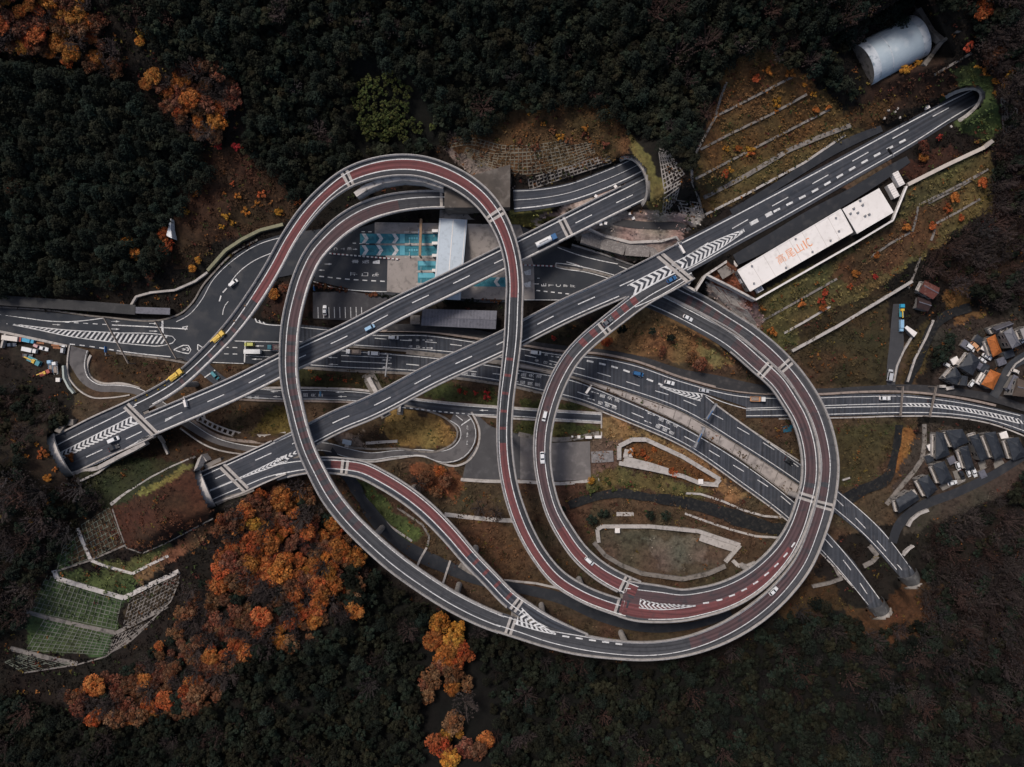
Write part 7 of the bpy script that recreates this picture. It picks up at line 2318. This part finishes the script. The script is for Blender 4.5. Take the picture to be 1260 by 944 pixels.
def bare_crown(n, R, H, seed, leafy=.35):
    r = np.random.default_rng(seed)
    T, tint = [], []
    m = int(n * (1 - leafy))
    nb = 10
    bt = r.random(nb) * 2 * np.pi; bl = r.uniform(.6, 1, nb)
    j = r.integers(0, nb, m)
    u = r.random(m) ** .7
    th = bt[j] + r.normal(0, .28, m)
    st = np.stack([np.cos(bt[j]) * u * R * bl[j] * .9, np.sin(bt[j]) * u * R * bl[j] * .9, H * (.45 + .5 * u)], 1)
    L = R * r.uniform(.18, .4, m)
    en = st + np.stack([np.cos(th) * L, np.sin(th) * L, r.uniform(.1, .9, m) * L], 1)
    sd = np.stack([-np.sin(th), np.cos(th), np.zeros(m)], 1) * (.035 + .05 * (1 - u))[:, None]
    T.append(np.stack([st - sd, st + sd, en], 1)); tint.append(r.uniform(.8, 1.9, m))
    # limbs
    s0 = np.tile(np.array([[0, 0, H * .35]]), (nb, 1)); e0 = np.stack([np.cos(bt) * R * bl * .9, np.sin(bt) * R * bl * .9, np.full(nb, H * .95)], 1)
    s1 = np.stack([-np.sin(bt), np.cos(bt), np.zeros(nb)], 1) * .13
    T.append(np.stack([s0 - s1, s0 + s1, e0], 1)); tint.append(np.full(nb, 1.2))
    q = n - m
    th = r.random(q) * 2 * np.pi; rr = R * r.random(q) ** .5
    c = np.stack([rr * np.cos(th), rr * np.sin(th), H * (.5 + .4 * r.random(q))], 1)
    T.append(leaves(c, np.tile(np.array([[0, 0, 1.]]), (q, 1)), .32, r)); tint.append(r.uniform(.6, 1.6, q))
    return np.concatenate(T), np.concatenate(tint)

def trunk_mesh(H, r0, seed=0, limbs=3):
    mb = MB()
    rr = random.Random(seed)
    mb.cyl((0, 0, -1.5), (0, 0, H * .55), r0, r0 * .6, 7, cap=False)
    mb.cyl((0, 0, H * .55), (0, 0, H * .9), r0 * .6, r0 * .2, 6, cap=False)
    for i in range(limbs):
        a = rr.random() * 6.28
        z = H * rr.uniform(.35, .6)
        mb.cyl((0, 0, z), (math.cos(a) * H * .18, math.sin(a) * H * .18, z + H * .18), r0 * .4, r0 * .12, 5, cap=False)
    me = bpy.data.meshes.new("trunk")
    me.from_pydata(mb.v, [], mb.f); me.materials.append(M_BARK); me.update()
    return me

TREE = {}
def variants(kind, gen, R, H, n, m, count=4, tr=.22, **k):
    out = []
    for i in range(count):
        T, tint = gen(n, R, H, 11 * i + 3 + sum(map(ord, kind)) % 97, **k)
        out.append((tri_mesh("crown", T, tint, m), trunk_mesh(H, tr, i)))
    TREE[kind] = (out, R, H)
variants("conifer", conifer, 2.5, 10.0, 520, M_CONIFER, 5)
variants("evergreen", round_crown, 2.7, 7.5, 800, M_BROAD, 5, k=15, hue=.15, lf=1.4)
variants("yellow_green", round_crown, 2.3, 7.0, 700, M_YG, 3, k=12, hue=.15)
variants("orange", round_crown, 3.6, 8.0, 1800, M_ORANGE, 6, k=36, hue=.28)
variants("rust", round_crown, 3.4, 7.5, 1200, M_RUST, 5, k=30, hue=.25)
variants("gold", round_crown, 3.2, 7.5, 1600, M_GOLD, 4, k=32, hue=.2)
variants("red", round_crown, 2.2, 5.0, 700, M_REDL, 3, k=12, hue=.2)
variants("bare", bare_crown, 3.3, 7.5, 620, M_TWIG, 5)

blocked = onroad > .35
for p in ELEV + [PAL, PBL, PBR, PC, PCV, PST]:
    d, i = dist_path(p.px)
    blocked |= d < p.px[i, 3] / 2 + 3.5
for po in (G_BUILD, [(1050,60),(1125,20),(1165,30),(1175,60),(1140,85),(1075,110)], [(540,262),(580,262),(575,372),(528,372)], [(515,378),(615,378),(615,408),(515,404)]):
    blocked |= inside(po, U, V)
for x_, y_, r_ in ((1119,709,24),(1079,747,24),(1182,126,24),(80,558,24),(256,600,22),(782,222,26),(214,284,17)):
    blocked |= np.hypot(U - x_, V - y_) < r_
def free(px, py, rad=0):
    for dx, dy in ((0, 0), (rad, 0), (-rad, 0), (0, rad), (0, -rad)):
        i = int((px + dx - gu[0]) / STEP); j = int((py + dy - gv[0]) / STEP)
        if 0 <= i < len(gu) and 0 <= j < len(gv) and blocked[j, i]:
            return False
    return True

def scatter(polys, d, seed, rad=5, holes=()):
    """points at least d apart in the polygons"""
    r = random.Random(seed)
    cell = {}
    out = []
    for poly in polys:
        xs, ys = [p[0] for p in poly], [p[1] for p in poly]
        area = (max(xs) - min(xs)) * (max(ys) - min(ys))
        pts = [(r.uniform(min(xs), max(xs)), r.uniform(min(ys), max(ys))) for _ in range(int(area / d / d * 5))]
        A = np.array(pts)
        ok = inside(poly, A[:, 0], A[:, 1])
        for h in holes:
            ok &= ~inside(h, A[:, 0], A[:, 1])
        for x, y in A[ok]:
            key = (int(x // d), int(y // d))
            if any((x-a)**2 + (y-b)**2 < d*d for i in (-1, 0, 1) for j in (-1, 0, 1) for a, b in cell.get((key[0]+i, key[1]+j), ())):
                continue
            if not free(x, y, rad):
                continue
            cell.setdefault(key, []).append((x, y))
            out.append((x, y))
    return out

trng = random.Random(21)
def foot(px, py, up):
    """the point on the land whose crown, up metres higher, shows at the pixel"""
    p = W(px, py, tz(px, py) + up)
    for _ in range(2):
        u, v = unW((p.x, p.y, tz(*unW((p.x, p.y, p.z - up)))))
        p = Vector((p.x, p.y, tz(u, v) + up))
    return Vector((p.x, p.y, p.z - up))
NAMES = {"conifer": "conifer_tree", "evergreen": "evergreen_tree", "yellow_green": "bamboo_clump", "orange": "autumn_tree", "rust": "autumn_tree", "gold": "autumn_tree", "red": "autumn_tree", "bare": "bare_tree"}
def tree(kind, px, py, label, group=None, s=1.0, sz=None):
    vs_, R, H = TREE[kind]
    cm, tm = vs_[trng.randrange(len(vs_))]
    sz = sz or s * trng.uniform(.85, 1.15)
    t = empty(NAMES[kind], foot(px, py, H * sz * .6), trng.random() * 6.28)
    t.scale = (s, s, sz)
    c = bpy.data.objects.new("crown", cm); COL.objects.link(c); c.parent = t
    k = bpy.data.objects.new("trunk", tm); COL.objects.link(k); k.parent = t
    return tag(t, label, "tree", group)

STUFF = {}
def mass_tree(store, kind, px, py, s, col):
    vs_, R, H = MASS[kind]
    T, tint = vs_[trng.randrange(len(vs_))]
    a = trng.random() * 6.28
    ca, sa = math.cos(a), math.sin(a)
    M = np.array([[ca, sa, 0], [-sa, ca, 0], [0, 0, trng.uniform(.85, 1.15)]]) * s
    p = foot(px, py, H * s * .6)
    STUFF.setdefault(store, ([], []))
    STUFF[store][0].append(T @ M + np.array(p))
    STUFF[store][1].append((tint[:, None] if tint.ndim == 1 else tint) * np.array(col)[None, :])
MASS = {}
def mass_variants(kind, gen, R, H, n, count=5, **k):
    MASS[kind] = ([gen(n, R, H, 100 + 7 * i, **k) for i in range(count)], R, H)
mass_variants("conifer", conifer, 2.4, 9.0, 300)
mass_variants("evergreen", round_crown, 2.6, 7.0, 420, k=12, lf=1.75, hue=.15)
mass_variants("bare", bare_crown, 3.0, 7.0, 300)

# dark woods
F_TR = [[(935,-30),(1270,-30),(1270,15),(1200,10),(1140,0),(1110,15),(1050,55),(1040,90),(1060,120),(1000,90),(945,58)]]
F_BR = [[(1060,772),(1150,770),(1270,840),(1270,975),(1080,975),(1040,850)]]
F_L = [[(-30,480),(40,475),(80,500),(60,540),(70,590),(120,610),(60,690),(20,770),(-30,800)]]
F_BR2 = [[(1130,720),(1150,650),(1270,590),(1270,840),(1150,770)]]
F_R = [[(1200,20),(1270,15),(1270,380),(1220,370),(1160,345),(1130,320),(1225,255),(1232,180),(1245,130)]]
def grow(region, name, d, kinds, seed, nbig, label, holes=(), smax=1.35, rad=5):
    pts = scatter(region, d, seed, rad, holes)
    trng.shuffle(pts)
    pts_big, rest = pts[:nbig], pts[nbig:]
    for x, y in pts_big:
        k = trng.choices([q[0] for q in kinds], [q[1] for q in kinds])[0]
        tree(k, x, y, label[k], "trees: " + label[k], trng.uniform(1.0, smax) * (.85 if k == 'conifer' else 1.0))
    for x, y in rest:
        k = trng.choices([q[0] for q in kinds], [q[1] for q in kinds])[0]
        base = {"conifer": (.0122, .0165, .0115), "evergreen": (.0145, .0175, .0105), "bare": (.030, .022, .0205)}[k]
        f = trng.uniform(.5, 1.5) * (.72 if name in ('lower', 'lower_east', 'estate_hill') else 1)
        h = trng.uniform(-.12, .25)
        mass_tree(name, k, x, y, trng.choice((.7, .8, .9, 1.0, 1.1, 1.2, 1.5, 1.7) if k != 'conifer' else (.6, .7, .75, .8, .9, 1.0, 1.15)) * trng.uniform(.92, 1.08), (base[0] * f * (1 + h * 1.5), base[1] * f, base[2] * f * (1 - h * .6)))
grow(F_TL, "upper_west", 7.6, (("conifer", 9), ("evergreen", 1)), 1, 60, {"conifer": "dark conifer in the dense wood above the long low roof", "evergreen": "dark round evergreen in the dense wood above the long low roof"})
grow(F_T, "upper", 8.4, (("conifer", 5), ("evergreen", 4), ("bare", .6)), 2, 110, {"conifer": "dark conifer in the wood above the tall loop", "evergreen": "dark round evergreen in the wood above the tall loop", "bare": "grey leafless tree among the evergreens above the tall loop"},
     holes=[[(430,60),(500,90),(545,150),(540,180),(440,180),(425,120)], [(470,120),(540,140),(535,178),(445,175),(440,140)]])
grow(F_TR, "upper_east", 9.5, (("conifer", 3), ("evergreen", 4), ("bare", 2)), 3, 25, {"conifer": "dark conifer above the blue vaulted hall", "evergreen": "dark round evergreen above the blue vaulted hall", "bare": "grey leafless tree above the blue vaulted hall"})
grow(F_B, "lower", 9.0, (("conifer", 2), ("evergreen", 7), ("bare", .8)), 4, 120, {"conifer": "dark conifer in the wood below the outer ring ramp", "evergreen": "dark round evergreen in the wood below the outer ring ramp", "bare": "grey leafless tree in the wood below the outer ring ramp"})
grow(F_BR, "lower_east", 9.4, (("evergreen", 5), ("conifer", 2), ("bare", 4)), 5, 40, {"conifer": "dark conifer at the lower corner beyond the small tunnels", "evergreen": "dark round evergreen at the lower corner beyond the small tunnels", "bare": "dark leafless tree at the lower corner beyond the small tunnels"})
grow(F_L, "west", 10, (("evergreen", 3), ("bare", 4), ("conifer", 1)), 6, 50, {"conifer": "dark conifer below the truck yard", "evergreen": "dark round evergreen below the truck yard", "bare": "brown leafless tree below the truck yard"})
grow(F_BR2, "estate_hill", 10, (("bare", 6), ("evergreen", 2)), 7, 60, {"bare": "dark brown leafless tree on the hill behind the estate road", "evergreen": "dark round evergreen on the hill behind the estate road"})
grow(F_R, "east_hill", 10.5, (("bare", 6), ("evergreen", 2)), 8, 50, {"bare": "brown leafless tree on the slope behind the olive terraces", "evergreen": "dark evergreen on the slope behind the olive terraces"})
M_MASS = mat("wood_leaves", (1, 1, 1), (.62, .64, .66), .9, .85, 3, attr="tint", spec=.12)
for k, (T, c) in STUFF.items():
    me = tri_mesh("forest", np.concatenate(T), np.concatenate(c), M_MASS)
    o = bpy.data.objects.new("forest", me); COL.objects.link(o)
    tag(o, kind="stuff")

# autumn trees
def autumn(poly, d, seed, mix, label, grp, smin=.8, smax=1.25, rad=4):
    for x, y in scatter([poly], d, seed, rad):
        k = trng.choices([m[0] for m in mix], [m[1] for m in mix])[0]
        w = {"orange": "orange", "rust": "rusty brown", "gold": "golden yellow", "bare": "leafless grey", "evergreen": "dark green"}[k]
        tree(k, x, y, w + " " + label, w + " " + grp, trng.uniform(smin, smax) * trng.choice((.75, 1, 1, 1.25)))
autumn([(318,606),(395,592),(425,640),(440,690),(436,755),(390,770),(330,720),(270,715),(262,680),(268,642)], 9.0, 31, (("orange", 7), ("rust", 6), ("gold", .8), ("bare", 3), ("evergreen", .6)), "tree of the big autumn grove below the short western deck", "trees of the autumn grove")
autumn([(270,715),(330,720),(390,770),(390,795),(310,800),(262,870),(200,890),(90,885),(75,850),(150,830),(215,780),(228,725)], 8.8, 32, (("orange", 2.6), ("rust", 8), ("gold", .3), ("bare", 5), ("evergreen", 1.5)), "tree on the slope between the mossy terraces and the lower wood", "trees beside the mossy terraces", .75, 1.15)
autumn([(-20,-20),(100,-20),(125,50),(150,90),(120,88),(75,72),(30,62),(-20,45)], 10.5, 33, (("orange", 4), ("rust", 7), ("gold", 1), ("bare", 3)), "tree of the grove at the uppermost west corner", "trees of the uppermost corner grove", .8, 1.15)
autumn([(190,100),(215,80),(250,72),(285,95),(282,125),(260,170),(230,160),(205,135)], 9.5, 34, (("rust", 6), ("orange", 1.5), ("bare", 4)), "tree of the patch in the upper west wood", "trees of the upper west patch", .75, 1.1)
for k, x, y, s, l in (
 ("gold",172,34,.9,"bright golden tree alone beside the uppermost grove, upper"), ("gold",169,48,.7,"bright golden tree alone beside the uppermost grove, lower"),
 ("orange",186,92,1.0,"orange tree standing between the two upper west groves"), ("orange",177,100,.8,"small orange tree below the one between the two upper west groves"),
 ("gold",248,157,.6,"small golden tree at the lower end of the upper west patch"), ("red",267,178,.9,"bright orange red tree, first under the upper west patch"), ("red",289,181,1.0,"dark red tree, second under the upper west patch"), ("red",300,180,.7,"small red tree beside the dark red one"),
 ("gold",155,297,.9,"golden tree above the long low roof, upper of three"), ("gold",163,310,.9,"golden tree above the long low roof, middle of three"), ("gold",170,317,.7,"golden tree above the long low roof, lower of three"),
 ("orange",200,288,.9,"orange tree touching the white wedge, upper"), ("orange",204,303,.95,"orange tree touching the white wedge, lower"), ("rust",12,228,1.1,"rust coloured tree at the outer edge of the upper west wood"), ("orange",134,346,.7,"orange tree right above the long low roof"),
 ("rust",183,338,.7,"rusty tree near the curved wall of the upper west hill"), ("gold",236,330,.6,"pale yellow tree by the curved wall, lower"), ("gold",243,320,.5,"pale yellow tree by the curved wall, upper"),
 ("gold",540,768,1.59,"golden orange tree, topmost in the file crossing the lower wood"), ("orange",533,790,1.45,"orange tree, second in the file crossing the lower wood"), ("gold",556,788,1.59,"golden orange tree beside the second in the file of the lower wood"), ("orange",548,808,1.59,"orange tree in the middle of the file crossing the lower wood"), ("orange",572,803,1.30,"orange tree on the outer flank of the file in the lower wood"),
 ("rust",530,836,1.59,"rusty tree below the golden ones in the lower wood"), ("rust",557,832,1.45,"rusty tree beside the first rusty one in the lower wood"), ("orange",556,850,1.01,"small orange tree between the rusty ones in the lower wood"), ("rust",525,860,1.16,"small rusty tree hanging below the first rusty one"), ("bare",572,868,1.74,"grey leafless tree below the rusty ones of the lower wood"),
 ("rust",557,895,1.59,"rusty tree above the lowest golden ones"), ("gold",564,905,0.72,"small bright yellow tree in the lower wood"), ("orange",540,925,1.59,"orange tree at the lower edge, first"), ("gold",553,938,1.45,"golden tree at the lower edge, second"), ("orange",598,915,1.16,"small orange tree apart at the lower edge"), ("rust",585,930,1.45,"rusty tree between the lower edge oranges"),
 ("red",681,416,.75,"bright red tree between the lower viaduct and the valley road"), ("orange",747,421,.7,"orange tree beside the inner red ramp's joint"), ("rust",862,448,1.0,"dark rust tree at the corner of the orange meadow, first"), ("rust",851,440,.9,"dark rust tree at the corner of the orange meadow, second"), ("rust",815,432,.7,"rust bush in the orange meadow beside the frontage road"),
 ("evergreen",826,415,.8,"dark round bush in the middle of the orange meadow"), ("evergreen",803,407,.7,"small dark green bush in the orange meadow"), ("evergreen",765,405,.9,"dark green tree against the inner ramp joint"),
 ("orange",337,362,.75,"orange tree between the tall loop and the grey ramp, lower"), ("rust",349,354,.7,"rusty tree between the tall loop and the grey ramp, upper"), ("rust",334,349,.6,"small rusty tree tight against the tall loop"),
 ("red",1196,54,1.2,"big dark red tree above the green tunnel slope") , ("rust",1233,52,1.3,"large rust tree in the scrub behind the horseshoe tunnel"), ("rust",1228,65,1.1,"rust tree under the large one behind the horseshoe tunnel"), ("orange",1222,2,1.2,"orange tree at the uppermost east edge"), ("red",1157,168,.8,"dark red tree on the brown wedge below the horseshoe tunnel"), ("rust",1138,180,.9,"rust tree on the brown wedge below the horseshoe tunnel"), ("orange",1137,193,.6,"orange bush on the brown wedge above the beige wall"),
 ("evergreen",1165,440,1.2,"dark green tree of the thicket beside the slate houses, lower"), ("evergreen",1158,430,1.2,"dark green tree of the thicket beside the slate houses, outer"), ("evergreen",1170,424,1.2,"dark green tree of the thicket beside the slate houses, upper"), ("evergreen",1155,446,1.0,"dark green tree of the thicket nearest the stream"), ("evergreen",1172,414,1.0,"dark green tree at the top of the thicket"),
 ("evergreen",690,630,1.1,"dark green tree on the stream bank inside the ring, first"), ("evergreen",742,632,1.0,"dark green tree on the stream bank inside the ring, second"), ("evergreen",728,640,1.0,"dark green tree on the stream bank inside the ring, third"), ("evergreen",800,634,.9,"dark green tree near the stone slab inside the ring, first"), ("evergreen",820,635,.9,"dark green tree near the stone slab inside the ring, second"),
 ("rust",525,590,1.2,"large rust tree beside the paved lot, first"), ("rust",548,590,1.1,"large rust tree beside the paved lot, second"), ("orange",541,580,.8,"orange tree at the tip of the rust trees by the paved lot"), ("rust",537,605,1.0,"dark rust tree over the stream by the paved lot"), ("bare",515,595,1.2,"leafless tree between the rust trees and the red ramp"), ("bare",590,625,1.1,"leafless tree on the bank beside the paved lot, first"), ("bare",610,632,1.1,"leafless tree on the bank beside the paved lot, second"),
 ("gold",728,592,.6,"yellow green bush below the gravel lot"),
 ("gold",562,776,1.3,"golden tree at the outer shoulder of the lower wood's file, upper"), ("orange",560,818,1.2,"orange tree low in the file of the lower wood"), ("rust",540,822,1.2,"rusty tree joining both halves of the lower wood's file"), ("rust",575,845,1.1,"rusty tree on the outer flank below the golden ones"), ("rust",520,845,1.0,"rusty tree on the inner flank below the golden ones"),
 ("gold",545,912,1.2,"golden tree among the lowest orange ones"), ("rust",572,925,1.3,"rusty tree between the two lowest golden ones"),
):
    if l:
        tree(k, x, y, l, None, s)
for i, (x, y) in enumerate(scatter([[(440,95),(480,88),(505,110),(500,140),(470,150),(440,160),(430,130)]], 6.5, 51, 2)):
    tree("yellow_green", x, y, "olive green bamboo clump in the wood above the tall loop", "olive bamboo above the tall loop", trng.uniform(.6, .95))
for i, (x, y) in enumerate(scatter([[(445,145),(480,135),(500,140),(498,170),(470,172),(448,168)], [(505,148),(520,148),(518,162),(505,162)], [(530,146),(542,146),(540,158),(530,158)]], 5.2, 52, 2)):
    tree("yellow_green", x, y, "bright yellow green bamboo clump above the tall loop", "bright bamboo above the tall loop", trng.uniform(.55, .85), None)

# bushes
BUSH = {}
def bush_variants(kind, m, n=320, R=1.1):
    out = []
    for i in range(3):
        T, tint = round_crown(n, R, 1.5, 31 * i + 5, k=9, hue=.15)
        out.append(tri_mesh("bush", T, tint, m))
    BUSH[kind] = out
for k, m in (("orange", M_ORANGE), ("gold", M_GOLD), ("red", M_REDL), ("rust", M_RUST), ("green", M_BROAD), ("yellow", M_YG)):
    bush_variants(k, m)
def bush(kind, x, y, s, label, group=None):
    o = bpy.data.objects.new("bush", BUSH[kind][trng.randrange(3)])
    COL.objects.link(o)
    o.location = foot(x, y, .6 * s); o.rotation_euler = (0, 0, trng.random() * 6.28); o.scale = (s, s, s)
    return tag(o, label, "bush", group)
CW = {"orange": "orange", "gold": "yellow", "red": "red", "rust": "rust brown", "green": "dark green", "yellow": "olive"}
for k, s, where, grp, pts in (
 ("red", 1.9, "round red bush in the verge beside the lower valley road", "red bushes of the road verge", ((391.5,466),(408,467),(424.5,467.5))),
 ("red", 2.0, "red bush in the green verge between the carriageways and lower road", "red bushes of the green verge", ((566,481),(572,483),(585,483.5),(600,485.5))),
 ("orange", 2.6, "orange bush on the olive slope below the lettered building", "orange bushes of the olive slope", ((986,374),(938,380),(953,411),(950,407),(1012,378),(1053,336),(1078,314))),
 ("orange", 2.6, "orange bush by the drains of the olive slope", "orange bushes by the drains", ((1115,281),(1146,278),(1210,225),(1166,258),(1176,243),(1182,268))),
 ("red", 2.2, "red bush on the olive slope below the lettered building", "red bushes of the olive slope", ((1014,360),(1010,369),(1024,370),(1077,340),(1047,353))),
 ("gold", 2.2, "yellow bush on the brown terraced slope", "yellow bushes of the terraced slope", ((945,87),(955,127),(990,104),(1001,115),(893,182),(923,185),(896,210),(955,137))),
 ("orange", 2.0, "orange bush on the brown terraced slope", "orange bushes of the terraced slope", ((972,89),(923,189),(909,182),(893,214),(1019,132),(1004,136),(930,96))),
 ("gold", 2.4, "yellow bush in a file beside the blue vaulted hall", "yellow bushes beside the vaulted hall", ((1112,88),(1117,85),(1121,83),(1126,80),(1130,77))),
 ("gold", 2.0, "yellow bush in the ring behind the horseshoe tunnel", "yellow bushes behind the horseshoe tunnel", ((1203,81),(1212,86),(1216,92),(1225,99),(1235,101),(1224,115),(1245,92),(1250,85))),
 ("gold", 2.0, "yellow bush on the brown hill above the curved approach", "yellow bushes of the brown hill", ((225,255),(230,260),(278,266),(286,274),(273,280),(343,260),(316,250),(302,262),(292,240),(240,240))),
 ("orange", 2.0, "orange bush on the brown hill above the curved approach", "orange bushes of the brown hill", ((231,230),(240,237),(286,226),(276,238),(367,249),(321,238))),
 ("orange", 2.2, "orange bush behind the western deck's tunnel mouth", "orange bushes behind the western mouth", ((50,555),(57,559),(65,566),(68,578),(48,562))),
 ("gold", 2.0, "olive yellow bush behind the western deck's tunnel mouth", "yellow bushes behind the western mouth", ((18,542),(45,546),(33,562),(58,587),(60,617),(12,588),(38,642),(47,652))),
 ("orange", 1.8, "orange bush inside the pale walled enclosure", "orange bushes of the walled enclosure", ((779,556),(784,560),(790,557),(795,563),(802,566),(812,570),(826,579),(830,583),(797,571),(805,553))),
 ("rust", 1.8, "rust bush on the upper slope above the lattice", "rust bushes above the lattice", ((600,165),(632,168),(640,175),(680,160),(700,172),(718,165),(728,180),(660,182),(745,178))),
 ("gold", 1.8, "yellow bush above the curved lattice slope", "yellow bushes above the lattice", ((660,128),(668,152),(690,170),(720,158),(735,175),(748,138),(776,148),(650,140))),
 ("yellow", 1.8, "olive bush beside the stream inside the ring", "olive bushes beside the stream", ((735,600),(750,595),(762,592),(745,590),(755,602),(772,596),(728,605),(780,597))),
 ("rust", 1.5, "red brown hedge bush along the parking lot", "hedge bushes of the parking lot", ((390,350),(395,351.5),(401,353),(407,354.5),(413,355.5),(419,356.5),(425,357),(451,362),(456,362.5),(461,363))),
 ("green", 1.5, "green hedge bush along the parking lot", "green hedge bushes of the parking lot", ((467,363.5),(472,364),(477,364.5),(482,365),(487,365.5))),
 ("rust", 1.5, "red brown hedge bush above the toll office", "hedge bushes above the toll office", ((594,368),(599,369),(604,369.5),(609,370),(614,371))),
 ("green", 1.6, "green hedge bush above the toll office", "green hedge bushes above the toll office", ((548,371),(554,371.5),(560,371.5),(566,371.5),(573,371),(580,371),(587,371.5))),
 ("green", 1.7, "dark hedge bush under the stone bank of the toll approach", "hedge bushes under the stone bank", tuple((697 + i*5.2, 296 + i*1.25) for i in range(20))),
):
    for x, y in pts:
        bush(k, x, y, s * trng.choice((.5, .65, .8, 1.0)), where, grp)

# low growth over the open ground: one mass of small leaves
def undergrowth():
    r = np.random.default_rng(77)
    n = 46000
    u = r.uniform(-20, 1280, n); v = r.uniform(-20, 964, n)
    j = ((v - gv[0]) / STEP).astype(int); i = ((u - gu[0]) / STEP).astype(int)
    ok = (onroad[j, i] < .1) & ~blocked[j, i]
    for po in ([(735,652),(800,646),(860,652),(912,668),(895,694),(850,712),(790,705),(745,690),(730,670)], [(720,262),(830,266),(850,300),(830,325),(760,318),(700,290)], [(58,708),(150,736),(140,782),(132,806),(32,800),(36,752)], [(868,345),(905,360),(942,415),(912,398)], [(0,408),(85,428),(88,470),(0,440)]):
        ok &= ~(inside(po, u, v) & (r.random(n) < .85))
    for p_ in (PSM, PSM2, PSM3):
        for a in p_.px[::2]:
            ok &= np.hypot(u - a[0], v - a[1]) > a[3] / 2 - 2.2
    u, v, i, j = u[ok], v[ok], i[ok], j[ok]
    n = len(u)
    zt = Z[j, i]
    k = S0 * (HC - zt) / HC
    base = np.stack([(u - 630) * k, (472 - v) * k, zt], 1)
    col = C[j, i] * r.uniform(.6, 1.5, n)[:, None]
    col *= 1.25
    acc = r.random(n)
    acc[C[j, i].sum(1) < .022] += .11
    dense = np.zeros(n, bool)
    for po in (F_TL[0], F_T[0], F_B[0], F_B3):
        dense |= inside(po, u, v)
    acc[dense] = 1
    kp = ~(dense | inside(F_L[0], u, v) & (r.random(n) < .6))
    u, v, i, j, base, col, acc, zt = u[kp], v[kp], i[kp], j[kp], base[kp], col[kp], acc[kp], zt[kp]
    n = len(u)
    for lo, hi, c in ((0, .035, (.22, .085, .025)), (.035, .07, (.17, .12, .03)), (.07, .13, (.045, .06, .02)), (.13, .16, (.12, .035, .025))):
        m = (acc >= lo) & (acc < hi)
        col[m] = np.array(c) * r.uniform(.5, 1.1, m.sum())[:, None]
    Ts, Cs = [], []
    hgt = r.uniform(.15, .8, n)
    for q in range(5):
        c = base + np.stack([r.normal(0, .55, n), r.normal(0, .55, n), hgt * r.uniform(.4, 1.2, n)], 1)
        T = leaves(c, np.tile(np.array([[0, 0, .8]]), (n, 1)), .62, r)
        Ts.append(T); Cs.append(col * r.uniform(.7, 1.35, n)[:, None])
    me = tri_mesh("undergrowth", np.concatenate(Ts), np.concatenate(Cs), M_MASS)
    o = bpy.data.objects.new("undergrowth", me); COL.objects.link(o)
    tag(o, kind="stuff")
undergrowth()
